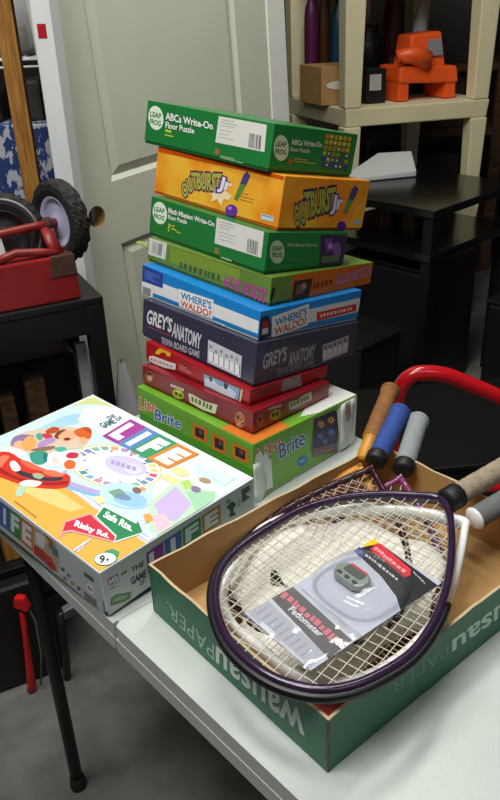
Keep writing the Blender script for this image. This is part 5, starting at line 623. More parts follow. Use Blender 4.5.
PACK=[('p', '#c4c8d4', [(0.0, 0.0), (0.2041, 0.0), (0.1932, 0.1162), (-0.0076, 0.111)]), ('p', '#17161c', [(0.1694, 0.0011), (0.2057, 0.012), (0.1968, 0.1104), (0.1855, 0.114), (0.1341, 0.1123), (0.147, 0.0918), (0.159, 0.0576), (0.1639, 0.0287)]), ('p', '#e8c21c', [(0.1848, -0.0035), (0.2044, -0.0037), (0.2062, 0.0149), (0.1847, 0.0068)]), ('p', '#3a3a78', [(0.1681, -0.0025), (0.1792, 0.002), (0.1737, 0.0225), (0.1651, 0.0175)]), ('p', '#d22c3c', [(0.1992, 0.0115), (0.2054, 0.0156), (0.1947, 0.0719), (0.1857, 0.0782), (0.1779, 0.0761), (0.1852, 0.0148)]), ('p', '#17161c', [(0.0385, 0.0027), (0.0697, 0.0041), (0.0618, 0.1076), (0.0257, 0.1115)]), ('p', '#b4bac8', [(0.076, 0.0023), (0.1128, -0.0177), (0.1489, -0.014), (0.1682, 0.0027), (0.163, 0.0279), (0.1581, 0.0568), (0.1461, 0.0911), (0.1333, 0.1116), (0.1238, 0.1157), (0.066, 0.1093), (0.0674, 0.0554)]), ('p', '#a4a8b4', [(0.0034, 0.0029), (0.0333, 0.0032), (0.0268, 0.1035), (-0.0042, 0.1071)]), ('p', '#8a8e9a', [(0.0254, 0.0092), (0.0252, 0.0122), (0.0089, 0.0137), (0.009, 0.0107)]), ('p', '#8a8e9a', [(0.0249, 0.0196), (0.0247, 0.0225), (0.0085, 0.0239), (0.0086, 0.021)]), ('p', '#8a8e9a', [(0.0244, 0.0298), (0.0242, 0.0327), (0.0082, 0.0339), (0.0083, 0.0311)]), ('p', '#8a8e9a', [(0.0239, 0.0398), (0.0238, 0.0427), (0.0078, 0.0438), (0.0079, 0.041)]), ('p', '#8a8e9a', [(0.0234, 0.0497), (0.0233, 0.0525), (0.0075, 0.0535), (0.0076, 0.0507)]), ('p', '#8a8e9a', [(0.023, 0.0594), (0.0228, 0.0621), (0.0071, 0.063), (0.0072, 0.0603)]), ('p', '#8a8e9a', [(0.0225, 0.0689), (0.0223, 0.0716), (0.0068, 0.0724), (0.0069, 0.0697)]), ('p', '#8a8e9a', [(0.022, 0.0783), (0.0219, 0.081), (0.0065, 0.0817), (0.0066, 0.079)]), ('p', '#8a8e9a', [(0.0216, 0.0875), (0.0214, 0.0901), (0.0062, 0.0907), (0.0063, 0.0881)]), ('p', '#d0d4dc', [(0.0072, 0.0244), (0.0073, 0.048), (-0.0047, 0.0492), (-0.0034, 0.0273)]), ('p', '#c0c4ce', [(0.005, 0.0574), (0.0039, 0.0966), (-0.0044, 0.0983), (-0.0038, 0.0612)]), ('p', '#f0a0a4', [(0.1948, 0.017), (0.1943, 0.0207), (0.1889, 0.0204), (0.1894, 0.0166)]), ('p', '#f0a0a4', [(0.194, 0.0223), (0.1936, 0.0256), (0.189, 0.0253), (0.1893, 0.0221)]), ('p', '#f0a0a4', [(0.1937, 0.0269), (0.1932, 0.0312), (0.1882, 0.0311), (0.1887, 0.0267)]), ('p', '#f0a0a4', [(0.1916, 0.033), (0.1912, 0.0364), (0.1866, 0.0364), (0.187, 0.0329)]), ('p', '#f0a0a4', [(0.1912, 0.0379), (0.1909, 0.0409), (0.1862, 0.0409), (0.1865, 0.0378)]), ('p', '#f0a0a4', [(0.1917, 0.0422), (0.1911, 0.0464), (0.1863, 0.0465), (0.1868, 0.0422)]), ('p', '#f0a0a4', [(0.1902, 0.0482), (0.1895, 0.0542), (0.1847, 0.0545), (0.1854, 0.0483)]), ('p', '#f0a0a4', [(0.1888, 0.0568), (0.1882, 0.0624), (0.1836, 0.0627), (0.1842, 0.0571)]), ('p', '#f0a0a4', [(0.189, 0.0646), (0.1884, 0.07), (0.1831, 0.0705), (0.1837, 0.0651)]), ('p', '#d8d8dc', [(0.1756, 0.017), (0.1752, 0.0212), (0.1715, 0.0235), (0.1719, 0.0194)]), ('p', '#d8d8dc', [(0.1755, 0.0227), (0.1751, 0.0264), (0.1716, 0.0286), (0.1719, 0.0249)]), ('p', '#d8d8dc', [(0.1748, 0.0281), (0.1746, 0.0308), (0.1711, 0.0328), (0.1714, 0.0301)]), ('p', '#d8d8dc', [(0.175, 0.0317), (0.1746, 0.0352), (0.1709, 0.0373), (0.1712, 0.0339)]), ('p', '#d8d8dc', [(0.1737, 0.0372), (0.1735, 0.0396), (0.1708, 0.041), (0.1711, 0.0387)]), ('p', '#d8d8dc', [(0.1743, 0.0401), (0.1738, 0.045), (0.1696, 0.0472), (0.1701, 0.0424)]), ('p', '#d8d8dc', [(0.1733, 0.0472), (0.1729, 0.0518), (0.1691, 0.0536), (0.1695, 0.0491)]), ('p', '#d8d8dc', [(0.1724, 0.0538), (0.1721, 0.0575), (0.1689, 0.059), (0.1692, 0.0554)]), ('p', '#d8d8dc', [(0.1713, 0.0593), (0.1711, 0.0622), (0.1686, 0.0633), (0.1689, 0.0605)]), ('p', '#d8d8dc', [(0.1716, 0.0631), (0.1711, 0.0677), (0.1681, 0.0691), (0.1685, 0.0646)]), ('p', '#d8d8dc', [(0.1707, 0.0698), (0.1704, 0.0734), (0.1675, 0.0746), (0.1678, 0.071)]), ('p', '#a8a8ac', [(0.1946, 0.0765), (0.194, 0.0789), (0.1913, 0.0796), (0.1919, 0.0772)]), ('p', '#a8a8ac', [(0.1931, 0.0801), (0.1924, 0.0833), (0.1901, 0.0838), (0.1908, 0.0806)]), ('p', '#a8a8ac', [(0.1925, 0.0846), (0.1919, 0.0869), (0.1895, 0.0873), (0.19, 0.0851)]), ('p', '#a8a8ac', [(0.1917, 0.0879), (0.1911, 0.0906), (0.1886, 0.091), (0.1892, 0.0883)]), ('p', '#a8a8ac', [(0.1909, 0.0918), (0.19, 0.0953), (0.1874, 0.0956), (0.1882, 0.0922)]), ('p', '#a8a8ac', [(0.1891, 0.0968), (0.1886, 0.0986), (0.1865, 0.0989), (0.1869, 0.0971)]), ('p', '#d05a70', [(0.0578, 0.0047), (0.0575, 0.0116), (0.0473, 0.0135), (0.0475, 0.0067)]), ('p', '#d05a70', [(0.0575, 0.0139), (0.0571, 0.0217), (0.0495, 0.0231), (0.0499, 0.0153)]), ('p', '#d05a70', [(0.0578, 0.0242), (0.0576, 0.0277), (0.0488, 0.0292), (0.049, 0.0257)]), ('p', '#d05a70', [(0.0555, 0.0292), (0.0553, 0.0338), (0.048, 0.0351), (0.0482, 0.0304)]), ('p', '#d05a70', [(0.0566, 0.0352), (0.0562, 0.0428), (0.0484, 0.044), (0.0487, 0.0365)]), ('p', '#d05a70', [(0.0542, 0.0456), (0.0539, 0.0522), (0.0471, 0.0533), (0.0474, 0.0467)]), ('p', '#d05a70', [(0.0559, 0.0541), (0.0557, 0.0591), (0.0478, 0.0603), (0.048, 0.0553)]), ('p', '#d05a70', [(0.056, 0.0607), (0.0556, 0.0679), (0.0471, 0.0691), (0.0474, 0.0619)]), ('p', '#d05a70', [(0.0538, 0.0705), (0.0536, 0.0762), (0.0469, 0.0771), (0.0471, 0.0714)]), ('p', '#d05a70', [(0.0552, 0.0779), (0.0549, 0.0844), (0.0456, 0.0856), (0.0459, 0.0791)]), ('p', '#d05a70', [(0.0542, 0.0866), (0.054, 0.0908), (0.044, 0.0921), (0.0442, 0.0878)]), ('p', '#d05a70', [(0.0543, 0.0922), (0.0541, 0.096), (0.045, 0.0971), (0.0452, 0.0933)]), ('p', '#d05a70', [(0.0523, 0.0975), (0.0521, 0.1022), (0.0451, 0.103), (0.0453, 0.0983)]), ('p', '#d05a70', [(0.0514, 0.1039), (0.0513, 0.1074), (0.0447, 0.1081), (0.0448, 0.1046)]), ('t', '#e4e4ea', 'Pedometer', [(0.049, 0.0262), (0.0467, 0.0815), (0.0382, 0.0837), (0.0396, 0.0296)])]

C=bpy.context.scene.collection
SC=bpy.context.scene
RND=random.Random(11)
def V(x,y,z): return Vector((x,y,z+TZ))
# ------------------------------------------------------------------ materials
def lin(c):
    if isinstance(c,str): c=[int(c[i:i+2],16) for i in (1,3,5)]
    return tuple((x/255/12.92 if x/255<=.04045 else ((x/255+.055)/1.055)**2.4) for x in c)+(1,)
MC={}
def mat(name,col,rough=.5,metal=0.,var=.08,scale=30,bump=0.,bscale=200,coat=0.,spec=.5,trans=0.,col2=None,stretch=None,lo=.35,hi=.65):
    if name in MC: return MC[name]
    m=bpy.data.materials.new(name); m.use_nodes=True; nt=m.node_tree; b=nt.nodes['Principled BSDF']
    c=lin(col); d=lin(col2) if col2 else tuple(x*(1-var) for x in c[:3])+(1,)
    tc=nt.nodes.new('ShaderNodeTexCoord'); mp=nt.nodes.new('ShaderNodeMapping'); nt.links.new(tc.outputs['Object'],mp.inputs['Vector'])
    if stretch: mp.inputs['Scale'].default_value=stretch
    n=nt.nodes.new('ShaderNodeTexNoise'); n.inputs['Scale'].default_value=scale; n.inputs['Detail'].default_value=4; nt.links.new(mp.outputs['Vector'],n.inputs['Vector'])
    r=nt.nodes.new('ShaderNodeValToRGB'); r.color_ramp.elements[0].position=lo; r.color_ramp.elements[1].position=hi
    r.color_ramp.elements[0].color=d; r.color_ramp.elements[1].color=c
    nt.links.new(n.outputs['Fac'],r.inputs['Fac']); nt.links.new(r.outputs['Color'],b.inputs['Base Color'])
    b.inputs['Roughness'].default_value=rough; b.inputs['Metallic'].default_value=metal
    b.inputs['Coat Weight'].default_value=coat; b.inputs['Coat Roughness'].default_value=.12; b.inputs['Specular IOR Level'].default_value=spec
    if trans: b.inputs['Transmission Weight'].default_value=trans
    if bump:
        n2=nt.nodes.new('ShaderNodeTexNoise'); n2.inputs['Scale'].default_value=bscale; nt.links.new(mp.outputs['Vector'],n2.inputs['Vector'])
        bp=nt.nodes.new('ShaderNodeBump'); bp.inputs['Strength'].default_value=bump; bp.inputs['Distance'].default_value=.002
        nt.links.new(n2.outputs['Fac'],bp.inputs['Height']); nt.links.new(bp.outputs['Normal'],b.inputs['Normal'])
    MC[name]=m; return m
def ink(col): return mat('ink_'+col[1:],col,.38,var=.03,scale=60,spec=.4)
def clear(name,tint='#ffffff',gl=.16,rough=.08,bump=0.,bscale=40,milky=0.,fres=1.):
    """thin clear plastic film: mostly transparent with a fresnel gloss"""
    if name in MC: return MC[name]
    m=bpy.data.materials.new(name); m.use_nodes=True; nt=m.node_tree; nt.nodes.clear()
    o=nt.nodes.new('ShaderNodeOutputMaterial'); t=nt.nodes.new('ShaderNodeBsdfTransparent'); t.inputs[0].default_value=lin(tint)
    g=nt.nodes.new('ShaderNodeBsdfGlossy'); g.inputs['Roughness'].default_value=rough
    f=nt.nodes.new('ShaderNodeFresnel'); f.inputs['IOR'].default_value=1.5
    mx=nt.nodes.new('ShaderNodeMath'); mx.operation='MULTIPLY_ADD'; mx.inputs[1].default_value=fres; mx.inputs[2].default_value=gl*.4
    nt.links.new(f.outputs[0],mx.inputs[0])
    s=nt.nodes.new('ShaderNodeMixShader'); nt.links.new(mx.outputs[0],s.inputs[0])
    base=t.outputs[0]
    if milky:
        d=nt.nodes.new('ShaderNodeBsdfDiffuse'); d.inputs[0].default_value=lin('#e8e6e8'); s0=nt.nodes.new('ShaderNodeMixShader'); s0.inputs[0].default_value=milky
        nt.links.new(t.outputs[0],s0.inputs[1]); nt.links.new(d.outputs[0],s0.inputs[2]); base=s0.outputs[0]
    nt.links.new(base,s.inputs[1]); nt.links.new(g.outputs[0],s.inputs[2]); nt.links.new(s.outputs[0],o.inputs[0])
    if bump:
        tc=nt.nodes.new('ShaderNodeTexCoord'); n2=nt.nodes.new('ShaderNodeTexNoise'); n2.inputs['Scale'].default_value=bscale; nt.links.new(tc.outputs['Object'],n2.inputs['Vector'])
        bp=nt.nodes.new('ShaderNodeBump'); bp.inputs['Strength'].default_value=bump; bp.inputs['Distance'].default_value=.01
        nt.links.new(n2.outputs['Fac'],bp.inputs['Height']); nt.links.new(bp.outputs['Normal'],g.inputs['Normal']); nt.links.new(bp.outputs['Normal'],f.inputs['Normal'])
    MC[name]=m; return m
# ------------------------------------------------------------------ objects
def thing(name,label,cat,loc=(0,0,0),group=None):
    o=bpy.data.objects.new(name,None); o.empty_display_size=.05; C.objects.link(o); o.location=loc
    o['label']=label; o['category']=cat; o['kind']='thing'
    if group: o['group']=group
    return o
def wloc(p):
    v=Vector((0,0,0))
    while p is not None: v+=p.location; p=p.parent
    return v
class MB:
    """collects world-space geometry with material slots; build() links it as ONE mesh object"""
    def __init__(s): s.v=[]; s.f=[]; s.m=[]; s.mats=[]; s.sm=[]
    def mi(s,m):
        if m not in s.mats: s.mats.append(m)
        return s.mats.index(m)
    def add(s,vs,fs,m,smooth=False):
        b=len(s.v); s.v+= [Vector(v) for v in vs]; k=s.mi(m)
        for f in fs: s.f.append(tuple(b+i for i in f)); s.m.append(k); s.sm.append(smooth)
        return s
    def addbm(s,bm,m,smooth=False):
        bm.verts.index_update(); s.add([v.co for v in bm.verts],[[v.index for v in f.verts] for f in bm.faces],m,smooth); bm.free(); return s
    def hexa(s,c,m,bev=.0,seg=2):
        """c: 8 corners, 4 bottom then 4 top, both counter-clockwise seen from above"""
        bm=bmesh.new(); v=[bm.verts.new(p) for p in c]
        for f in ((3,2,1,0),(4,5,6,7),(0,1,5,4),(1,2,6,5),(2,3,7,6),(3,0,4,7)): bm.faces.new([v[i] for i in f])
        bmesh.ops.recalc_face_normals(bm,faces=bm.faces)
        if bev: bmesh.ops.bevel(bm,geom=bm.edges[:],offset=bev,segments=seg,affect='EDGES',profile=.6)
        return s.addbm(bm,m)
    def box(s,o,size,m,rz=0.,bev=.0,rot=None,seg=2):
        """o: centre; size x,y,z; turned rz degrees (or a full rotation matrix)"""
        R=rot if rot is not None else Matrix.Rotation(math.radians(rz),3,'Z'); x,y,z=[k/2 for k in size]; o=Vector(o)
        return s.hexa([o+R@Vector(q) for q in ((-x,-y,-z),(x,-y,-z),(x,y,-z),(-x,y,-z),(-x,-y,z),(x,-y,z),(x,y,z),(-x,y,z))],m,bev,seg)
    def tube(s,pts,r,m,n=10,closed=False,cap=True,smooth=True,radii=None,section=None,up=None):
        pts=[Vector(p) for p in pts]; N=len(pts); rings=[]
        prev=None
        for i,p in enumerate(pts):
            a=pts[(i-1)%N] if (closed or i>0) else p; b=pts[(i+1)%N] if (closed or i<N-1) else p
            t=(b-a).normalized()
            if up is not None: x=Vector(up).cross(t).normalized(); y=t.cross(x)
            else:
                if prev is None:
                    h=Vector((0,0,1)) if abs(t.z)<.9 else Vector((1,0,0)); x=h.cross(t).normalized()
                else: x=(prev-t*prev.dot(t)).normalized()
                prev=x; y=t.cross(x)
            R=radii[i] if radii else r
            sec=section or [(math.cos(2*math.pi*k/n),math.sin(2*math.pi*k/n)) for k in range(n)]
            rings.append([p+x*(q[0]*R)+y*(q[1]*R) for q in sec])
        n=len(rings[0]); vs=[v for q in rings for v in q]; fs=[]
        for i in range(N if closed else N-1):
            j=(i+1)%N
            for k in range(n): fs.append((i*n+k,i*n+(k+1)%n,j*n+(k+1)%n,j*n+k))
        if cap and not closed: fs.append(tuple(range(n))[::-1]); fs.append(tuple((N-1)*n+k for k in range(n)))
        return s.add(vs,fs,m,smooth)
    def lathe(s,prof,o,axis,m,n=32,smooth=True,rfun=None):
        """prof: (radius, height along axis)"""
        a=Vector(axis).normalized(); h=Vector((0,0,1)) if abs(a.z)<.9 else Vector((1,0,0)); x=h.cross(a).normalized(); y=a.cross(x); o=Vector(o); vs=[];fs=[]
        for j,(r,z) in enumerate(prof):
            for k in range(n):
                rr=r+(rfun(j,k) if rfun else 0); t=2*math.pi*k/n; vs.append(o+a*z+(x*math.cos(t)+y*math.sin(t))*max(rr,1e-5))
        for j in range(len(prof)-1):
            for k in range(n): fs.append((j*n+k,j*n+(k+1)%n,(j+1)*n+(k+1)%n,(j+1)*n+k))
        return s.add(vs,fs,m,smooth)
    def slab(s,pts,z0,z1,m,bev=.0,seg=3):
        """prism over a plan outline, counter-clockwise"""
        bm=bmesh.new(); a=[bm.verts.new((p[0],p[1],z0)) for p in pts]; b=[bm.verts.new((p[0],p[1],z1)) for p in pts]; n=len(pts)
        bm.faces.new(a[::-1]); top=bm.faces.new(b)
        for i in range(n): bm.faces.new((a[i],a[(i+1)%n],b[(i+1)%n],b[i]))
        if bev: bmesh.ops.bevel(bm,geom=[e for e in bm.edges if all(abs(v.co.z-z1)<1e-6 for v in e.verts) or all(abs(v.co.z-z0)<1e-6 for v in e.verts)],offset=bev,segments=seg,affect='EDGES',profile=.5)
        return s.addbm(bm,m)
    def build(s,name,parent=None,label=None,smooth_angle=None):
        off=wloc(parent); me=bpy.data.meshes.new(name); me.from_pydata([v-off for v in s.v],[],s.f)
        for m in s.mats: me.materials.append(m)
        me.polygons.foreach_set('material_index',s.m); me.polygons.foreach_set('use_smooth',s.sm); me.update()
        o=bpy.data.objects.new(name,me); C.objects.link(o)
        if parent: o.parent=parent
        if label: o['label']=label
        return o
    def single(s,name,label,cat,loc,group=None,kind=None):
        """a thing that is one mesh, its origin at loc"""
        loc=Vector(loc); s.v=[v-loc for v in s.v]; o=s.build(name); o.location=loc
        if label: o['label']=label; o['category']=cat
        if group: o['group']=group
        o['kind']=kind or 'thing'; return o
def struct(mb,name):
    o=mb.build(name); o['kind']='structure'; return o
# ------------------------------------------------------------------ printing on faces
TXT={}
def text_mesh(body,bold,shear):
    k=(body,bold,shear)
    if k in TXT: return TXT[k]
    cu=bpy.data.curves.new('t','FONT'); cu.body=body; cu.offset=bold; cu.shear=shear; cu.resolution_u=3; cu.fill_mode='FRONT'
    ob=bpy.data.objects.new('t',cu); C.objects.link(ob); bpy.context.view_layer.update()
    me=bpy.data.meshes.new_from_object(ob.evaluated_get(bpy.context.evaluated_depsgraph_get()))
    vs=[(v.co.x,v.co.y) for v in me.vertices]; fs=[tuple(p.vertices) for p in me.polygons]
    bpy.data.objects.remove(ob); bpy.data.curves.remove(cu); bpy.data.meshes.remove(me)
    TXT[k]=(vs,fs); return TXT[k]
def ext(vs):
    xs=[v[0] for v in vs]; ys=[v[1] for v in vs]; return min(xs),max(xs),min(ys),max(ys)
def frame(c,f):
    if f=='L': o,a,b=c['Lb'],c['Nb'],c['Lt']
    if f=='R': o,a,b=c['Nb'],c['Rb'],c['Nt']
    if f=='T': o,a,b=c['Lt'],c['Nt'],c['Bt']
    o,a,b=V(*o),V(*a),V(*b); u=(a-o).normalized(); n=u.cross(b-o).normalized(); return o,u,n.cross(u),n
def fpoly(c,f):
    o,u,v,n=frame(c,f); ks={'L':('Lb','Nb','Nt','Lt'),'R':('Nb','Rb','Rt','Nt'),'T':('Lt','Nt','Rt','Bt')}[f]
    return [((V(*c[k])-o).dot(u),(V(*c[k])-o).dot(v)) for k in ks]
def clip(P,Q):
    for i in range(len(Q)):
        a,b=Q[i],Q[(i+1)%len(Q)]; out=[]
        side=lambda p:(b[0]-a[0])*(p[1]-a[1])-(b[1]-a[1])*(p[0]-a[0])
        for j in range(len(P)):
            p,q=P[j],P[(j+1)%len(P)]; sp,sq=side(p),side(q)
            if sp>=0: out.append(p)
            if (sp>=0)!=(sq>=0):
                t=sp/(sp-sq); out.append((p[0]+(q[0]-p[0])*t,p[1]+(q[1]-p[1])*t))
        P=out
        if len(P)<3: return []
    return P
def inset(Q,d):
    cx=sum(p[0] for p in Q)/4; cy=sum(p[1] for p in Q)/4
    return [(p[0]-math.copysign(d,p[0]-cx),p[1]-math.copysign(d,p[1]-cy)) for p in Q]
def printing(key,mb,sticker_parent=None,lift=.0003,step=.000008):
    """lays the printed shapes of one box onto the faces of mb; stickers become parts"""
    c=CORNERS[key]; cnt={}
    smb=None
    for a in ART:
        if a[0]!=key: continue
        f=a[1][0]; o,u,v,n=frame(c,f); cnt[f]=cnt.get(f,0)+1; h=lift+step*cnt[f]
        tgt=smb if a[1].endswith('s') and smb else mb
        if a[2]=='s':
            smb=MB(); q=a[4]; pts=[o+u*p[0]+v*p[1] for p in q]
            smb.hexa([pts[3]+n*.0001,pts[2]+n*.0001,pts[1]+n*.0001,pts[0]+n*.0001]+[p+n*h for p in (pts[3],pts[2],pts[1],pts[0])],mat('sticker_white','#dcdcd4',.5,var=.03))
            STICK.append((smb,key))
        elif a[2]=='p':
            P=clip(list(a[4]),inset(fpoly(c,f),.0012)) or []
            area=sum(P[i][0]*P[(i+1)%len(P)][1]-P[(i+1)%len(P)][0]*P[i][1] for i in range(len(P)))
            if abs(area)<1e-9: 
                if len(P)<3:
                    P=clip(list(a[4])[::-1],inset(fpoly(c,f),.0012))
                    if len(P)<3: continue
                else: continue
            if area<0: P=P[::-1]
            tgt.add([o+u*p[0]+v*p[1]+n*h for p in P],[tuple(range(len(P)))],ink(a[3]))
        else:
            _,_,_,col,body,q,bold,shear,out,ow=a
            for layer in ((out,bold+ow,0),(col,bold,1)):
                if not layer[0]: continue
                vs,fs=text_mesh(body,round(layer[1],3),shear); x0,x1,y0,y1=ext(text_mesh(body,round(bold,3),shear)[0])
                W=[]
                for x,y in vs:
                    s=(x-x0)/(x1-x0); t=(y-y0)/(y1-y0)
                    p=[(q[0][i]*(1-s)+q[1][i]*s)*t+(q[3][i]*(1-s)+q[2][i]*s)*(1-t) for i in (0,1)]
                    W.append(o+u*p[0]+v*p[1]+n*(h+.000006*layer[2]))
                e1=Vector((q[1][0]-q[0][0],q[1][1]-q[0][1],0)).cross(Vector((q[0][0]-q[3][0],q[0][1]-q[3][1],0))).z
                tgt.add(W,fs if e1>0 else [g[::-1] for g in fs],ink(layer[0]))
STICK=[]
def game_box(key,name,label,lidm,basem,lip=.0,base_show=.004,cat='board game box',extra=None):
    """lid over a base tray; the base shows as a narrow strip under the lid"""
    c={k:V(*v) for k,v in CORNERS[key].items()}; ks=('L','N','R','B')
    bot=[c[k+'b'] for k in ks]; top=[c[k+'t'] for k in ks]; cen=sum(bot,Vector())/4; cent=sum(top,Vector())/4
    loc=cen.copy(); t=thing(name,label,cat,loc,'board game and puzzle boxes')
    g=.0004
    lo=[b+(tp-b).normalized()*(base_show+g) for b,tp in zip(bot,top)]; hi=[tp+(b-tp).normalized()*g for b,tp in zip(bot,top)]
    mb=MB(); mb.hexa(lo+hi,lidm,.0011,2); STICK.clear(); printing(key,mb); mb.build('lid',t)
    for smb,_ in STICK: smb.build('barcode_sticker',t,'white sticker with a barcode')
    b0=[b+(cen-b).normalized()*.0022+(tp-b).normalized()*g for b,tp in zip(bot,top)]; b1=[b+(cen-b).normalized()*.0022+(tp-b).normalized()*(base_show+.0002) for b,tp in zip(bot,top)]
    MB().hexa(b0+b1,basem,.0004,1).build('base_tray',t)
    return t,c
# ------------------------------------------------------------------ camera
f_px,pitch,roll,hc=784.4955,0.4840403,-0.0381725,0.7136597
fw=Vector((0,math.cos(pitch),-math.sin(pitch))); up0=Vector((0,math.sin(pitch),math.cos(pitch))); r0=Vector((1,0,0))
rr=r0*math.cos(roll)+up0*math.sin(roll); uu=up0*math.cos(roll)-r0*math.sin(roll)
cam=bpy.data.cameras.new('camera'); co=bpy.data.objects.new('camera',cam); C.objects.link(co)
co.matrix_world=Matrix(((rr.x,uu.x,-fw.x,0),(rr.y,uu.y,-fw.y,0),(rr.z,uu.z,-fw.z,hc+TZ),(0,0,0,1)))
cam.sensor_fit='VERTICAL'; cam.sensor_height=24; cam.lens=f_px/800*24; cam.clip_start=.02; SC.camera=co
# ------------------------------------------------------------------ setting
M=dict(
 concrete=mat('concrete','#6e6e69',.75,var=.34,scale=11,bump=.3,bscale=60),
 wallp=mat('wall_paint','#3a342c',.8,var=.2,scale=3),
 white_plastic=mat('white_plastic','#c4cac5',.34,var=.03,scale=40,bump=.12,bscale=500,spec=.5),
 black_metal=mat('black_metal','#17171a',.4,var=.2,scale=30),
 black_paint=mat('black_paint','#0c0c0d',.45,var=.2,scale=14),
 red_paint=mat('red_paint','#8e1216',.42,var=.18,scale=22,bump=.1,bscale=90),
 rust=mat('rust','#4a3020',.8,var=.4,scale=60),
 cardboard=mat('cardboard','#b78f58',.75,var=.12,scale=25,bump=.15,bscale=160),
 kraft=mat('kraft_edge','#c8b28c',.8,var=.15,scale=80),
 green_card=mat('green_card','#2c7453',.5,var=.08,scale=20),
 door=mat('door_paint','#d6d8c4',.5,var=.04,scale=8,bump=.08,bscale=260),
 white_paint=mat('white_paint','#e6eae8',.55,var=.08,scale=18,stretch=(1,1,.15),bump=.1,bscale=90),
 pine=mat('pine_wood','#b88438',.6,scale=22,col2='#8a5a20',stretch=(6,6,.5),bump=.1,bscale=60),
 brown_wood=mat('brown_wood','#5c3f26',.7,scale=14,col2='#38240f',stretch=(1,6,6)),
 cream=mat('cream_plastic','#e4dbb2',.5,var=.05,scale=10),
 glossy_black=mat('glossy_black','#0b0b0d',.16,var=.1,scale=8,spec=.6),
 rubber=mat('rubber','#1d1c1a',.75,var=.3,scale=60,bump=.3,bscale=200),
 lilac=mat('lilac_plastic','#b8b8d4',.3,var=.05,scale=12),
 grey_metal=mat('grey_metal','#7d7d80',.45,metal=.4,var=.12,scale=40),
 orange=mat('orange_plastic','#e8581c',.4,var=.08,scale=14),
 dark=mat('dark_plastic','#0e0e11',.5,var=.3,scale=12),
)
struct(MB().box((0,2,-.05),(12,12,.1),M['concrete']),'floor')
struct(MB().box((.5,5.6,1.6),(9,.1,3.2),M['wallp']),'wall_back')
struct(MB().box((-3.2,2,1.6),(.1,8,3.2),M['wallp']),'wall_left')
# ------------------------------------------------------------------ folding table
E=Vector((.651,-.759,0)); NN=Vector((.759,.651,0)); P0=Vector((-.186,.758,0))
def tp(a,d): return P0+E*a+NN*d
def rrect(a0,a1,d0,d1,r,n=6):
    out=[]
    for (cx,cy,t0) in ((a0+r,d0+r,180),(a1-r,d0+r,270),(a1-r,d1-r,0),(a0+r,d1-r,90)):
        for k in range(n+1):
            t=math.radians(t0+90*k/n); p=tp(cx+r*math.cos(t),cy+r*math.sin(t)); out.append((p.x,p.y))
    return out
tb=thing('folding_table','white plastic folding table with black tube legs carrying the games and the carton','table',tp(.3,.3))
for a0,a1,rc_ in ((-.44,-.0004,.003),(.0004,.95,.008)):
    mb=MB(); mb.slab(rrect(a0,a1,0,.572,rc_),TZ-.024,TZ,M['white_plastic'],.0045 if a0>0 else .0015); lf=mb.build('tabletop_leaf',tb)
    MB().slab(rrect(a0+.0004,a1-.0004,-.0008,.5728,.003),TZ-.046,TZ-.0245,M['white_plastic'],.0025).build('skirt_rim',lf)
def leg(x,y,x1,y1):
    mb=MB(); mb.tube([(x,y,TZ-.045),(x1,y1,.012)],.0125,M['black_metal'],14); o=mb.build('leg',tb)
    MB().lathe([(.0,.0),(.0155,.0),(.0165,.004),(.015,.03),(.0128,.034)],(x1,y1,0),(0,0,1),M['rubber'],16).build('rubber_foot',o)
leg(-.386,1.072,-.3843,1.0703)
for a,d in ((-.41,.52),(.87,.052),(.87,.52)): p=tp(a,d); leg(p.x,p.y,p.x,p.y)
p,q=tp(-.366,.052),tp(-.41,.52); MB().tube([(p.x,p.y,.5),(q.x,q.y,.5)],.009,M['black_metal']).build('cross_brace',tb)
p,q=tp(.87,.052),tp(.87,.52); MB().tube([(p.x,p.y,.5),(q.x,q.y,.5)],.009,M['black_metal']).build('cross_brace',tb)
# ------------------------------------------------------------------ the stack of boxes
card_w=mat('card_white','#d2d2c8',.55,var=.06)
red_box=mat('red_print','#a81a22',.34,var=.12,scale=16,coat=.2)
red_box2=mat('red_print_deep','#861820',.34,var=.14,scale=16,coat=.2)
def G(key,name,label,col,base,**k): return game_box(key,name,label,col,base,**k)
lime=mat('lime_print','#72ae34',.38,var=.1,scale=14,coat=.15)
T1,c1=G('lite','board_game_box','lime green peg game box with torn white corners, lowest of the stack',lime,card_w)
T2,c2=G('redl','board_game_box','thin dark red game box lying directly on the lime green box',red_box2,mat('red_base','#7a1218',.45))
T3,c3=G('redu','board_game_box','thin red game box with yellow arc and pale blue picture beneath the dark purple box',red_box,mat('red_base2','#8c1a1c',.45))
T4,c4=G('greys','board_game_box',"dark purple trivia game box with white lettering, in the middle of the stack",mat('indigo_print','#3c3a4e',.22,var=.15,scale=14,coat=.5),mat('indigo_base','#2a2840',.4))
T5,c5=G('waldo','board_game_box',"bright blue game box with a white band and white title panel",mat('blue_print','#1c86d0',.35,var=.06,scale=14,coat=.2),mat('pale_base','#c4d4dc',.5))
T6,c6=G('scab','board_game_box','olive green and orange game box with pink upside-down lettering and crushed corner',mat('olive_print','#678a38',.45,var=.14,scale=18),mat('olive_base','#4e6a2a',.5))
gp=mat('green_print','#227a3a',.36,var=.06,scale=14,coat=.2)
T7,c7=G('math','puzzle_box','dark green floor puzzle box between the orange box and the olive box',gp,mat('green_base','#1a5c2c',.45),cat='puzzle box')
T8,c8=G('outb','board_game_box','orange and yellow game box, second from the top of the stack',mat('orange_print','#e88a1c',.36,scale=11,col2='#f0b83a',coat=.2,lo=.4,hi=.62),mat('orange_base','#c05a14',.45))
T9,c9=G('abc','puzzle_box','dark green alphabet floor puzzle box on top of the stack',gp,mat('green_base','#1a5c2c',.45),cat='puzzle box')
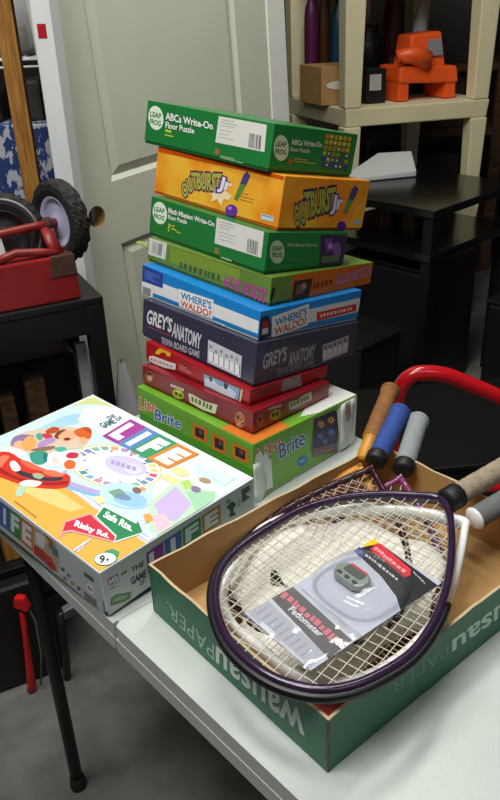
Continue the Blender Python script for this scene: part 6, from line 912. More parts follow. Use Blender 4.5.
TL,cl=G('life','board_game_box','large white game box with colourful cartoon lid lying flat on the table',mat('life_print','#e9f0f0',.32,var=.02,scale=10,coat=.25),mat('navy_base','#243a6a',.45),base_show=.007)
def on(c,f,u,v,n=0):
    o,U,W,Nn=frame(c,f); return o+U*u+W*v+Nn*n
# torn card on the Lite Brite box: curled flaps at the near corner and at the far right end
torn=mat('torn_card','#e0e2da',.8,var=.1,scale=60,bump=.4,bscale=180)
def flap(name,parent,pts,m,label=None,th=.0009):
    """a curled scrap of card; rows of points"""
    nr=len(pts); nc=len(pts[0]); mb=MB(); vs=[p for r in pts for p in r]; fs=[(i*nc+j,i*nc+j+1,(i+1)*nc+j+1,(i+1)*nc+j) for i in range(nr-1) for j in range(nc-1)]
    o=mb.add(vs,fs,m,True).build(name,parent,label); s=o.modifiers.new('s','SOLIDIFY'); s.thickness=th; return o
K=CORNERS['lite']; KS=CORNERS['scab']
rows=[]
for i in range(7):
    a=i/6; rows.append([on(K,'R',.001+(.012+.014*math.sin(a*2.6+.5))*b+.002*RND.random()*b,.001+.07*a,.0012+.003*math.sin(3.1*b)*(1-.5*a)) for b in (0,.25,.5,.75,1)])
flap('torn_flap',T1,rows,torn,'white torn card')
rows=[]
for i in range(6):
    a=i/5; rows.append([on(K,'R',.206+.036*b,.004+.088*a+.001*RND.random(),.0012+.0022*math.sin(2*a+5*b)+.0012*RND.random()) for b in (0,.2,.4,.6,.8,1)])
flap('torn_flap',T1,rows,torn,'white torn card').location.z+=0
rows=[]
for i in range(4):
    a=i/3; rows.append([on(KS,'L',-.030+.030*b,.022+.006*a-.003*b+.004*math.sin(3*b),.001+.004*(1-a)*(1-b)) for b in (0,.3,.6,1)])
flap('torn_flap',T6,rows,mat('flap_green','#a8b060',.7,var=.2),'pale green torn card')
mb=MB(); mb.add([on(KS,'R',.004,.030,.0009),on(KS,'R',.010,.028,.0009),on(KS,'R',.007,.016,.0009),on(KS,'R',.003,.003,.0009),on(KS,'R',.001,.015,.0009)],[(0,1,2,3,4)][::-1],mat('split','#14120e',.9)); mb.build('split_corner',T6,'dark split in the card')
# ------------------------------------------------------------------ carton lid
kc={k:V(*v) for k,v in CORNERS['cart'].items()}
ct=thing('carton_lid','open green cardboard paper carton lid holding racquets, upside-down white lettering','carton',sum([kc[k] for k in ('Lb','Nb','Rb','Bb')],Vector())/4)
X=(kc['Nb']-kc['Lb']).normalized(); Y=(kc['Rb']-kc['Nb']).normalized(); Wd=(kc['Nb']-kc['Lb']).length; Dp=(kc['Rb']-kc['Nb']).length; H=kc['Nt'].z-kc['Nb'].z; Z=Vector((0,0,1)); th=.0035
def cp(a,b,z): return kc['Lb']+X*a+Y*b+Z*z
def wall(name,pa,pb,inn,art=None):
    """one wall from pa to pb with slightly worn rim; inn points inwards"""
    mb=MB(); n=24; g=M['green_card']; k=M['cardboard']; e=M['kraft']; vs=[];rng=random.Random(name+str(pa.x))
    for i in range(n+1):
        p=pa.lerp(pb,i/n); w=.0012*math.sin(i*1.1)+.0008*rng.uniform(-1,1) if 0<i<n else 0
        q=p+inn*th
        if i==0: q=pa+inn*th
        vs+=[p+Z*.0005,p+Z*(H+w),q+Z*(H+w*.8),q+Z*.003]
    fo=[(4*i,4*i+4,4*i+5,4*i+1) for i in range(n)]; ft=[(4*i+1,4*i+5,4*i+6,4*i+2) for i in range(n)]; fi=[(4*i+2,4*i+6,4*i+7,4*i+3) for i in range(n)]
    mb.add(vs,fo,g); mb.add(vs,ft,e); mb.add(vs,fi,k); mb.add(vs,[(0,1,2,3),(4*n+3,4*n+2,4*n+1,4*n)],e)
    if art:
        c=CORNERS['cart']; 
        global ART
        keep=ART; ART=[a for a in keep if a[0]=='cart' and a[1]==art]; printing('cart',mb); ART=keep
    return mb.build(name,ct)
wall('side_panel',kc['Lb'],kc['Nb'],Y,'L'); wall('side_panel',kc['Nb'],kc['Rb'],-X,'R'); wall('side_panel',kc['Rb'],kc['Bb'],-Y); wall('side_panel',kc['Bb'],kc['Lb'],X)
MB().hexa([cp(.002,.002,.0006),cp(Wd-.002,.002,.0006),cp(Wd-.002,Dp-.002,.0006),cp(.002,Dp-.002,.0006),cp(.002,.002,.003),cp(Wd-.002,.002,.003),cp(Wd-.002,Dp-.002,.003),cp(.002,Dp-.002,.003)],M['cardboard']).build('bottom_panel',ct)
# glued corner tab of the lid, inside the near corner
MB().hexa([cp(.006,Dp*.0+.0042,.004),cp(.08,.0042,.004),cp(.08,.0052,.004),cp(.006,.0052,.004),cp(.006,.0042,.05),cp(.07,.0042,.05),cp(.07,.0052,.05),cp(.006,.0052,.05)],M['cardboard']).build('corner_tab',ct)
# ------------------------------------------------------------------ racquets
def smooth_loop(P,n=110):
    N=len(P); out=[]
    for i in range(N):
        p0,p1,p2,p3=[Vector(P[(i+k)%N]) for k in (-1,0,1,2)]
        for s in range(6):
            t=s/6; out.append(.5*((2*p1)+(p2-p0)*t+(2*p0-5*p1+4*p2-p3)*t*t+(3*p1-p0-3*p2+p3)*t**3))
    L=[0]
    for i in range(len(out)): L.append(L[-1]+(out[(i+1)%len(out)]-out[i]).length)
    res=[];j=0
    for k in range(n):
        d=L[-1]*k/n
        while L[j+1]<d: j+=1
        t=(d-L[j])/max(L[j+1]-L[j],1e-9); res.append(out[j].lerp(out[(j+1)%len(out)],t))
    return res
def teardrop(Lh,W,n=40):
    P=[]
    for k in range(n):
        t=2*math.pi*k/n; x=Lh*(.5-.5*math.cos(t)); y=W/2*math.sin(t)*(math.sin(t/2)**1.1 if True else 1)*1.12
        P.append((x,y))
    return P
OCT=[(1,.45),(.62,1),(-.62,1),(-1,.45),(-1,-.45),(-.62,-1),(.62,-1),(1,-.45)]
def racquet(name,label,T,Xd,Nrm,outline,hd,hl,mf,ms,mg,mc,hw=.010,hh=.019,gap=.0135,guard=None,r_h=.0155,collar=None,neck=None,pat=None,cl_=.016,cw=1.,cap=None,q0=.006):
    """T throat point; Xd unit vector towards the head's far end; outline in (x,y) about T; hd handle direction, hl its length"""
    T=Vector(T); Xd=Vector(Xd).normalized(); Zd=Vector(Nrm); Zd=(Zd-Xd*Zd.dot(Xd)).normalized(); Yd=Zd.cross(Xd); hd=Vector(hd).normalized()
    root=thing(name,label,'racquet',T,'racquets in the carton')
    P=smooth_loop(outline); N=len(P); area=sum(P[i].x*P[(i+1)%N].y-P[(i+1)%N].x*P[i].y for i in range(N))
    if area<0: P=P[::-1]
    ctr=[]
    for i in range(N):
        t=(P[(i+1)%N]-P[i-1]); t.normalize(); ctr.append(P[i]+Vector((-t.y,t.x))*hw/2)
    w=lambda p,z=0:T+Xd*p[0]+Yd*p[1]+Zd*z
    sec=[(a*hw/2,b*hh/2) for a,b in OCT]
    mb=MB(); mb.tube([w(p) for p in ctr],1,mf,closed=True,section=sec,up=Zd)
    if pat:  # raised decal dashes along the top of the frame
        for i in range(0,N,3):
            a,b=ctr[i],ctr[(i+1)%N]; mb.tube([w(a,hh/2),w(b,hh/2)],hw*.16,pat,4)
    mb.build('frame',root)
    if guard:
        xm=max(p.x for p in P); idx=[i for i in range(N) if P[i].x>xm*.45]
        s=[i for i in idx if (i-1)%N not in idx][0]; run=[(s+k)%N for k in range(len(idx))]
        sg=[(a*hw*.5,b*hh*.36) for a,b in OCT]
        MB().tube([w(P[i]+(P[i]-ctr[i])*.12,-hh*.16) for i in run],1,guard,section=sg,up=Zd).build('bumper_guard',root,'black edge guard')
    sb=MB(); I=[p+(ctr[i]-p)*1.9 for i,p in enumerate(P)]
    x0=min(p.x for p in I);x1=max(p.x for p in I);y0=min(p.y for p in I);y1=max(p.y for p in I)
    def cuts(ax,val):
        o=1-ax; r=[]
        for i in range(N):
            a,b=I[i],I[(i+1)%N]
            if (a[ax]-val)*(b[ax]-val)<0: r.append(a[o]+(b[o]-a[o])*(val-a[ax])/(b[ax]-a[ax]))
        r.sort(); return r
    k=y0+gap
    while k<y1-gap*.4:
        r=cuts(1,k)
        if len(r)>=2 and r[-1]-r[0]>.02: sb.tube([w((r[0],k),.0006),w((r[-1],k),.0006)],.00055,ms,5,cap=False)
        k+=gap
    k=x0+gap*2.2
    while k<x1-gap*.4:
        r=cuts(0,k)
        if len(r)>=2 and r[-1]-r[0]>.02: sb.tube([w((k,r[0]),-.0006),w((k,r[-1]),-.0006)],.00055,ms,5,cap=False)
        k+=gap
    sb.build('strings',root)
    if neck:
        MB().tube([T-hd*(-.012),T+hd*.012],.0125,neck,12,radii=[.011,.0125]).build('throat_piece',root)
    q=T+hd*q0
    MB().tube([q,q+hd*.003,q+hd*cl_,q+hd*(cl_+.002)],.0,mc,16,radii=[r_h*.8,r_h*1.04*cw,r_h*1.06*cw,r_h*1.02]).build('collar',root)
    g=MB(); pts=[];rad=[]; n=56; s0=q+hd*(cl_+.001)
    for i in range(n+1):
        t=i/n; pts.append(s0+hd*hl*t); rad.append(r_h*(1+.12*max(0,t-.86)/.14)*(1-.035*(math.sin(t*hl/.022*2*math.pi)>.75)))
    g.tube(pts,1,mg,14,radii=rad,cap=True); g.build('grip',root)
    e=s0+hd*hl
    MB().tube([e-hd*.002,e+hd*.004,e+hd*.007],1,cap or mg,14,radii=[r_h*1.14,r_h*1.13,r_h*1.0]).build('butt_cap',root)
    return root
PUR=[[0.26647,0.85822],[0.25805,0.88397],[0.22995,0.89102],[0.18151,0.89774],[0.12111,0.89307],[0.05971,0.86837],[0.00973,0.82689],[-0.02783,0.78909],[-0.04976,0.75157],[-0.05743,0.71327],[-0.05637,0.67714],[-0.04736,0.63764],[-0.03149,0.60571],[-0.00562,0.5753],[0.02268,0.55553],[0.0576,0.54496],[0.09374,0.54944],[0.13285,0.56854],[0.16775,0.59567],[0.2009,0.64083],[0.22834,0.69723],[0.24957,0.76116],[0.26323,0.81869]]
frame_purple=mat('purple_lacquer','#33203c',.22,var=.3,scale=30,coat=.5)
frame_white=mat('white_lacquer','#f0f0ee',.25,var=.05,scale=30,coat=.4)
gut=mat('string_white','#dedbc8',.4,var=.05); gut_pink=mat('string_pink','#d8b8b4',.4,var=.1)
grip_beige=mat('grip_beige','#a89880',.9,var=.25,scale=120,bump=.6,bscale=400); grip_grey=mat('grip_grey','#6c7070',.8,var=.15,scale=90,bump=.3,bscale=300)
grip_blue=mat('grip_blue','#2c4a94',.8,var=.12,scale=80,bump=.25,bscale=300); grip_lgrey=mat('grip_light_grey','#8f9696',.8,var=.1,scale=80,bump=.25,bscale=300); grip_tan=mat('grip_tan','#8c5c2c',.75,var=.25,scale=60,bump=.3,bscale=200)
rub=mat('collar_black','#141416',.55,var=.2)
def loc2d(pts,T,Xd):
    Xd=Vector((Xd[0],Xd[1],0)).normalized(); Yd=Vector((0,0,1)).cross(Xd)
    return [((Vector((p[0],p[1],0))-Vector((T[0],T[1],0))).dot(Xd),(Vector((p[0],p[1],0))-Vector((T[0],T[1],0))).dot(Yd)) for p in pts]
PUR=[[(x*.987-.1)*.975+.1,(y*.987-.715)*.975+.718] for x,y in PUR]
T=(.2605,.864,.096); Xp=(-.64,-.77,0)
racquet('racquet','dark purple racquet with fuzzy beige grip lying on top in the carton',V(*T),Xp,(0,0,1),loc2d(PUR,T,Xp),(.80,.60,.012),.17,frame_purple,gut,grip_beige,rub,cl_=.024,cw=1.08,q0=-.006,hw=.010,hh=.0145,guard=mat('guard_black','#121114',.4,var=.2))
T=(0.2832,0.8380,0.0785)
WHI=[[0.0016, -0.002], [0.0174, -0.0495], [0.0431, -0.097], [0.0867, -0.1497], [0.1299, -0.1852], [0.1859, -0.2035], [0.2441, -0.1904], [0.2918, -0.1682], [0.3204, -0.1374], [0.3358, -0.0982], [0.3363, -0.0548], [0.3366, -0.0019], [0.319, 0.0407], [0.2827, 0.0656], [0.228, 0.0769], [0.1657, 0.072], [0.1125, 0.057], [0.0556, 0.0312], [0.0132, 0.0088]]
racquet('racquet','white racquet with smooth grey grip lying under the purple one',V(*T),(-0.7423,-0.6627,-0.0995),(-0.0742,-0.0663,0.9950),WHI,(.86,.50,.13),.17,frame_white,gut,grip_grey,frame_white,hw=.0105,hh=.019,neck=frame_white,cl_=.004,r_h=.0155,collar=rub)

T=Vector((.179,.983,.079)); D=Vector((.46,.87,.20)).normalized()
racquet('racquet','dark maroon racquet with blue grip sticking out at the back of the carton',V(*T),-D,(-.1,-.2,1),teardrop(.33,.29),D,.105,mat('maroon_lacquer','#2c1420',.25,var=.3,scale=30,coat=.4),gut_pink,grip_blue,rub,hw=.010,hh=.010,pat=mat('decal_rose','#8a4a5c',.4))
T=Vector((.220,.972,.069)); D=Vector((.37,.90,.20)).normalized()
racquet('racquet','pink and purple racquet with light grey grip beside the blue grip',V(*T),-D,(-.1,-.2,1),teardrop(.30,.235),D,.10,mat('magenta_lacquer','#7c2450',.3,var=.3,scale=18,coat=.4,col2='#4a3a70'),gut,grip_lgrey,rub,hw=.010,hh=.008,pat=mat('decal_lilac','#b8a8c8',.4))
T=Vector((.165,1.008,.068)); D=Vector((.41,.86,.30)).normalized()
racquet('racquet','wooden racquet with yellow shaft and tan leather grip behind the blue grip',V(*T),-D,(-.1,-.2,1),teardrop(.19,.17),D,.11,mat('yellow_wood','#c8882c',.4,var=.25,scale=20),gut,grip_tan,mat('yellow_shaft','#d0902c',.4,var=.2),hw=.011,hh=.008,r_h=.0145,cl_=.045,cw=.72)
# ------------------------------------------------------------------ things inside the carton
def blob(cx,cy,z0,pts,h,m,seed,name,label,cat,n=26,rings=9,rough=.006):
    """low crumpled heap over a plan outline given as radii by angle"""
    rng=random.Random(seed); ph=[rng.uniform(0,6.28) for _ in range(8)]; mb=MB(); vs=[]; fs=[]
    for j in range(rings+1):
        a=j/rings
        for k in range(n):
            t=2*math.pi*k/n; i=t/(2*math.pi)*len(pts); r=pts[int(i)%len(pts)]*(1-i%1)+pts[(int(i)+1)%len(pts)]*(i%1)
            w=1-a; x=cx+r*w*math.cos(t); y=cy+r*w*math.sin(t)
            z=z0+h*(1-w**3)*(.7+.3*math.sin(17*x*6+ph[0])*math.cos(13*y*6+ph[1]))+rough*(math.sin(90*x+ph[2])*math.sin(80*y+ph[3]))*a
            vs.append(V(x,y,max(z,z0)))
    for j in range(rings):
        for k in range(n): fs.append((j*n+k,j*n+(k+1)%n,(j+1)*n+(k+1)%n,(j+1)*n+k))
    fs.append(tuple(range(n))[::-1]); mb.add(vs,fs,m,True); return mb.single(name,label,cat,V(cx,cy,z0))
cloth=mat('white_mesh_cloth','#f2efe4',.85,var=.06,scale=60,bump=.5,bscale=420)
nt=cloth.node_tree; b=nt.nodes['Principled BSDF']; src=b.inputs['Base Color'].links[0].from_socket
n3=nt.nodes.new('ShaderNodeTexNoise'); n3.inputs['Scale'].default_value=17; n3.inputs['Detail'].default_value=1; r3=nt.nodes.new('ShaderNodeValToRGB'); r3.color_ramp.elements[0].position=.655; r3.color_ramp.elements[1].position=.665
tcn=[q for q in nt.nodes if q.type=='TEX_COORD'][0]; nt.links.new(tcn.outputs['Object'],n3.inputs['Vector']); nt.links.new(n3.outputs['Fac'],r3.inputs['Fac'])
mx=nt.nodes.new('ShaderNodeMixRGB'); nt.links.new(r3.outputs['Color'],mx.inputs[0]); nt.links.new(src,mx.inputs[1]); mx.inputs[2].default_value=lin('#1c1a1c'); nt.links.new(mx.outputs[0],b.inputs['Base Color'])
def cloth_z(x,y):
    zm=.079+((x-.179)*.467+(y-.983)*.884)*.204; zw=.0785+((x-.283)*.746+(y-.838)*.666)*.10
    return max(.012,zm*.80+zw*.20-.002)
mb=MB(); vs=[];fs=[]; n,rg=44,12; rng=random.Random(4)
for jj in range(rg+1):
    for k in range(n):
        t=2*math.pi*k/n; r=(.128+.012*math.sin(3*t+1)+.008*math.sin(7*t))*jj/rg; x=.092+r*math.cos(t)*1.05; y=.772+r*math.sin(t)*.95
        vs.append(V(x,y,cloth_z(x,y)+.0022*math.sin(70*x+20*y)*math.sin(60*y)+.0012*math.sin(150*x)))
for jj in range(rg):
    for k in range(n): fs.append((jj*n+k,(jj+1)*n+k,(jj+1)*n+(k+1)%n,jj*n+(k+1)%n))
mb.add(vs,fs,cloth,True); oc=mb.single('mesh_cloth','rumpled white cloth with black blotches in the carton under the white racquet','cloth',V(.075,.765,.04))
sm_=oc.modifiers.new('s','SOLIDIFY'); sm_.thickness=.002
# red paddle in the near corner of the carton
mb=MB(); mb.slab([(.035,.616),(.072,.575),(.108,.606),(.12,.640),(.09,.665),(.055,.650)],TZ+.0035,TZ+.012,mat('red_leather','#7c2018',.5,var=.3,scale=30),.002); mb.single('red_paddle','flat red piece in the near corner of the carton under the racquets','paddle',V(.07,.62,.0035))
# ------------------------------------------------------------------ pedometer pack
O=V(*PK_O); U=Vector(PK_U); W=Vector(PK_V); Zv=Vector((0,0,1))
def pk(u,v,z=0): return O+U*u+W*v+Zv*z
pkroot=thing('blister_pack','clear blister pack with black header lying on the strings of the purple racquet','package',pk(PK_L/2,PK_W/2))
mb=MB()
def pq(u0,u1,v0,v1,z0,z1): return [pk(u0,v1,z0),pk(u1,v1,z0),pk(u1,v0,z0),pk(u0,v0,z0),pk(u0,v1,z1),pk(u1,v1,z1),pk(u1,v0,z1),pk(u0,v0,z1)]
mb.hexa(pq(.001,PK_L-.001,.003,PK_W-.001,0,.0006),mat('pack_card','#b9bdc9',.4,var=.03))
for i,a in enumerate(PACK):
    h=.0008+.00001*i
    if a[0]=='p':
        P=a[2]; P=[(min(max(p[0],.001),PK_L-.001),min(max(p[1],.003),PK_W-.001)) for p in P]
        ar=sum(P[k][0]*P[(k+1)%len(P)][1]-P[(k+1)%len(P)][0]*P[k][1] for k in range(len(P)))
        if ar>0: P=P[::-1]
        mb.add([pk(p[0],p[1],h) for p in P],[tuple(range(len(P)))],ink(a[1]))
    else:
        vs,fs=text_mesh(a[2],.02,.25); x0,x1,y0,y1=ext(vs); q=a[3]; Wv=[]
        for x,y in vs:
            s=(x-x0)/(x1-x0); t=(y-y0)/(y1-y0); p=[(q[0][k]*(1-s)+q[1][k]*s)*t+(q[3][k]*(1-s)+q[2][k]*s)*(1-t) for k in (0,1)]; Wv.append(pk(p[0],p[1],h))
        mb.add(Wv,fs,ink(a[1]))
mb.build('backing_card',pkroot)
film=clear('clear_film',gl=.05,rough=.10,milky=.14)
dome=clear('clear_dome',gl=.06,rough=.07,milky=.04,fres=.35)
# crinkled front window over the lower half
rng=random.Random(6); nx,ny=15,18; vs=[];fs=[]
hh=[[max(.0,0)+.0034+.0026*rng.random()*(0<i<nx)*(0<j<ny)+.0012*math.sin(i*.9+j*.7)*math.sin(j*.6) for j in range(ny+1)] for i in range(nx+1)]
for i in range(nx+1):
    for j in range(ny+1): vs.append(pk(-.004+.078*i/nx,.002+(PK_W-.002)*j/ny,hh[i][j]))
for i in range(nx):
    for j in range(ny): fs.append((i*(ny+1)+j,i*(ny+1)+j+1,(i+1)*(ny+1)+j+1,(i+1)*(ny+1)+j))
MB().add(vs,fs,film,True).build('film_window',pkroot,'crinkled clear film')
# domed blister over the grey insert
vs=[];fs=[];n=28;R_=7
for j in range(R_+1):
    a=j/R_; w=math.cos(a*math.pi/2)**.6 if j<R_ else 0
    for k in range(n):
        t=2*math.pi*k/n; ex=math.copysign(abs(math.cos(t))**.7,math.cos(t)); ey=math.copysign(abs(math.sin(t))**.7,math.sin(t))
        vs.append(pk(.127+.050*w*ex,.056+.051*w*ey,.0045+.019*math.sin(a*math.pi/2)**.8))
for j in range(R_):
    for k in range(n): fs.append((j*n+k,j*n+(k+1)%n,(j+1)*n+(k+1)%n,(j+1)*n+k)[::-1])
MB().add(vs,fs,dome,True).build('blister_dome',pkroot,'clear dome')
# the pedometer inside
pd=thing('pedometer','small grey-green pedometer with three buttons inside the blister pack','pedometer',pk(.127,.042,.0035))
def pr(cu,cv,lu,lv,r,z0,z1,m,mbx,bev=.0015,n=6,squash=1):
    pts=[]
    for (x,y,t0) in ((cu+lu-r,cv+lv-r,0),(cu-lu+r,cv+lv-r,90),(cu-lu+r,cv-lv+r,180),(cu+lu-r,cv-lv+r,270)):
        for k in range(n+1): t=math.radians(t0+90*k/n); pts.append((x+r*math.cos(t),y+r*math.sin(t)))
    W3=[pk(a,b) for a,b in pts][::-1]
    mbx.slab([(p.x,p.y) for p in W3],O.z+z0,O.z+z1,m,bev); return mbx
case=mat('pedometer_case','#8c9a90',.3,metal=.3,var=.08); dk=mat('pedometer_dark','#23282a',.35)
pr(.127,.042,.0135,.0225,.010,.0035,.0125,case,MB(),.003).build('case',pd)
pr(.131,.042,.006,.014,.003,.0126,.0131,mat('lcd_grey','#4c5648',.2),MB(),.0002).build('display',pd)
pr(.1385,.042,.0017,.013,.0012,.0127,.0132,mat('ped_red','#c02c38',.4),MB(),.0002).build('red_stripe',pd,'red stripe')
for k in range(3): pr(.1185,.030+.012*k,.0022,.0036,.002,.0124,.0138,dk,MB(),.0006).build('button',pd)
# ------------------------------------------------------------------ door standing at the back left
O2=Vector((-.364,1.95,.22+TZ)); upd=Vector((-.039,-.027,.999)).normalized(); a=math.radians(50); hd=Vector((math.cos(a),math.sin(a),0)); hd=(hd-upd*hd.dot(upd)).normalized(); nd=hd.cross(upd)
O2=O2+nd*0
def dp(u,v,n=0): return O2+hd*u+upd*v+nd*n
vb=-.952; u0,u1=-.063,.722; vt=1.08
door=thing('panel_door','sage green panel door with an empty knob hole standing behind the stack','door',dp(.33,vb))
def dbox(mb,ua,ub,va,vb_,na,nb,m,bev=0): return mb.hexa([dp(ua,va,nb),dp(ub,va,nb),dp(ub,va,na),dp(ua,va,na),dp(ua,vb_,nb),dp(ub,vb_,nb),dp(ub,vb_,na),dp(ua,vb_,na)],m,bev)
def holed(mb,ua,ub,va,vb_,na,nb,r,m,n=28):
    """front board with a round hole at (0,0)"""
    cs=[(r*math.cos(2*math.pi*k/n),r*math.sin(2*math.pi*k/n)) for k in range(n)]; ou=[]
    for c,s in cs:
        k=min((ub if c>0 else -ua)/max(abs(c),1e-9),(vb_ if s>0 else -va)/max(abs(s),1e-9)); ou.append((c*k,s*k))
    P=[dp(x,y,nb) for x,y in cs]+[dp(x,y,nb) for x,y in ou]; mb.add(P,[(k,n+k,n+(k+1)%n,(k+1)%n) for k in range(n)],m)
    # the corners of the board beyond the ring
    for sx,sy in ((ua,va),(ub,va),(ub,vb_),(ua,vb_)):
        pass
    return mb
pu0,pu1=.064,.590; pv=[(.072,.95),(-.80,-.088)]
mb=MB(); D=M['door']
r=.027
# stiles and rails, the lock stile with its knob hole
dbox(mb,u0,-r-.0,vb,vt,-.036,0,D); dbox(mb,r,pu0,vb,vt,-.036,0,D); dbox(mb,-r,r,r,vt,-.036,0,D); dbox(mb,-r,r,vb,-r,-.036,0,D)
n=24
for q in range(4):
    sx=(1,-1,-1,1)[q]; sy=(1,1,-1,-1)[q]; arc=[(r*math.cos(math.pi/2*k/n*1.0)*sx,r*math.sin(math.pi/2*k/n)*sy) for k in range(n+1)]
    pts=[(r*sx,r*sy)]+arc; ar=sum(pts[k][0]*pts[(k+1)%len(pts)][1]-pts[(k+1)%len(pts)][0]*pts[k][1] for k in range(len(pts)))
    if ar<0: pts=pts[::-1]
    mb.add([dp(x,y,0) for x,y in pts],[tuple(range(len(pts)))],D)
dbox(mb,pu1,u1,vb,vt,-.036,0,D); dbox(mb,pu0,pu1,pv[0][1],vt,-.036,0,D); dbox(mb,pu0,pu1,pv[1][1],pv[0][0],-.036,0,D); dbox(mb,pu0,pu1,vb,pv[1][0],-.036,0,D)
mb.build('door_frame',door)
for va,vb2 in pv:
    mb=MB(); g=.034; e=.012
    ring=[((pu0,va),(pu1,va),(pu1,vb2),(pu0,vb2)),((pu0+e,va+e),(pu1-e,va+e),(pu1-e,vb2-e),(pu0+e,vb2-e)),((pu0+g,va+g),(pu1-g,va+g),(pu1-g,vb2-g),(pu0+g,vb2-g)),]
    dep=[0,-.009,-.002]; vs=[dp(x,y,dep[i]) for i,rg in enumerate(ring) for x,y in rg]; fs=[(4*i+k,4*i+(k+1)%4,4*i+4+(k+1)%4,4*i+4+k) for i in range(2) for k in range(4)]+[(8,9,10,11)]
    mb.add(vs,fs,D); dbox(mb,pu0,pu1,va,vb2,-.034,-.012,D); mb.build('raised_panel',door)
MB().lathe([(r,-.036),(r,-.0005)],dp(0,0),nd,mat('bore_wood','#b08a50',.7,var=.3,scale=60),28).build('knob_bore',door,'bare wood inside the knob hole')
# white trim board leaning at the right of the door
mb=MB(); dbox(mb,.728,.812,vb-.0,vt,-.03,.004,mat('white_board','#f2f4ea',.5,var=.04),.002); mb.single('trim_board','white painted board standing along the right edge of the sage door','board',dp(.77,vb,-.02))
# white post with a red sticker
wp=thing('painted_post','white painted post with a small red sticker in front of the door edge','post',(-.398,1.842,0))
MB().box((-.398,1.842,1.05),(.046,.04,2.1),M['white_paint'],rz=-18,bev=.002).build('post_body',wp)
R18=Matrix.Rotation(math.radians(-18),3,'Z')
MB().box(Vector((-.398,1.842,.647+TZ))+R18@Vector((-.002,-.0203,0)),(.021,.0005,.028),mat('red_sticker','#c0202c',.45,var=.2),rz=-18).build('price_sticker',wp,'red sticker')
# pine stud
st=MB(); st.box((-.566,2.16,1.15),(.044,.06,2.3),M['pine'],rz=8,bev=.002); st.single('timber_stud','bare yellow pine stud standing left of the white post','stud',(-.566,2.16,0))
# ------------------------------------------------------------------ wire shelf and goods behind the stud
ws=thing('wire_shelf','white wire shelf behind the pine stud','shelf',(-.85,2.66,0))
mb=MB()
for k in range(5): mb.tube([(-1.25,2.56+.06*k,.545+TZ),(-.50,2.56+.06*k,.545+TZ)],.004,M['white_paint'],6)
for k in range(26): mb.tube([(-1.25+.03*k,2.56,.549+TZ),(-1.25+.03*k,2.80,.549+TZ)],.0018,M['white_paint'],5)
mb.tube([(-1.25,2.56,.525+TZ),(-.50,2.56,.525+TZ)],.004,M['white_paint'],6); mb.build('wire_deck',ws)
for x in (-1.24,-.485):
    for y in (2.56,2.80): MB().tube([(x,y,.0),(x,y,1.9)],.010,M['grey_metal'],10).build('upright',ws)
mb=MB()
for k in range(5): mb.tube([(-1.25,2.56+.06*k,.10+TZ),(-.50,2.56+.06*k,.10+TZ)],.004,M['white_paint'],6)
mb.build('wire_deck',ws)
bagm=clear('bag_film','#f4f4f6',gl=.08,rough=.15,bump=.3,bscale=22,milky=.45)
def sack(c,rx,ry,h,m,seed,neck=.25,n=22,rings=12):
    rng=random.Random(seed); ph=[rng.uniform(0,6.28) for _ in range(6)]; mb=MB(); vs=[];fs=[]
    for j in range(rings+1):
        a=j/rings; w=(.75+.25*math.sin(math.pi*min(a*1.5,1)))*(1 if a<.6 else 1-(1-neck)*((a-.6)/.4)**1.3)
        for k in range(n):
            t=2*math.pi*k/n; q=1+.09*math.sin(3*t+ph[0]+5*a)+.06*math.sin(7*t+ph[1]-6*a)+.04*math.sin(11*t+ph[2]+9*a)
            vs.append(Vector(c)+Vector((rx*w*q*math.cos(t),ry*w*q*math.sin(t),h*a+.006*math.sin(5*t+ph[3])*a)))
    for j in range(rings):
        for k in range(n): fs.append((j*n+k,j*n+(k+1)%n,(j+1)*n+(k+1)%n,(j+1)*n+k))
    fs.append(tuple(range(n))[::-1]); mb.add(vs,fs,m,True); return mb
sack((-.72,2.70,.552+TZ),.15,.10,.30,bagm,2).single('plastic_bag','clear plastic bag of goods on the wire shelf','bag',(-.72,2.70,.552+TZ))
sack((-.70,2.69,.5525+TZ),.10,.07,.20,mat('grey_goods','#8c8884',.8,var=.5,scale=20),5,.6).single('cloth_bundle','grey bundle inside the clear bag on the wire shelf','bundle',(-.70,2.69,.5525+TZ))
bp=mat('blue_pattern','#28407c',.6,scale=44,col2='#c4c8d0',lo=.46,hi=.49,stretch=(1,1,.6))
mb=MB(); mb.box((-.72,2.64,.235+TZ),(.42,.20,.26),bp,bev=.006); mb.single('patterned_box','blue box with a white scrolling pattern behind the pine stud','box',(-.72,2.64,.105+TZ))
for i,(x,w,h) in enumerate(((-.79,.10,.09),(-.66,.09,.12),(-.565,.06,.08))):
    mb=MB(); mb.box((x,2.66,.366+TZ+h/2),(w,.14,h),mat('dark_goods%d'%i,('#22201e','#3a3632','#191a20')[i],.6,var=.4,scale=20),rz=4*i,bev=.012); mb.single('dark_carton',('black lump on the blue patterned box, nearest the left edge','dark grey carton on the blue patterned box behind the stud','small black carton on the blue patterned box beside the white post')[i],'carton',(x,2.66,.366+TZ),'dark goods on the patterned box')
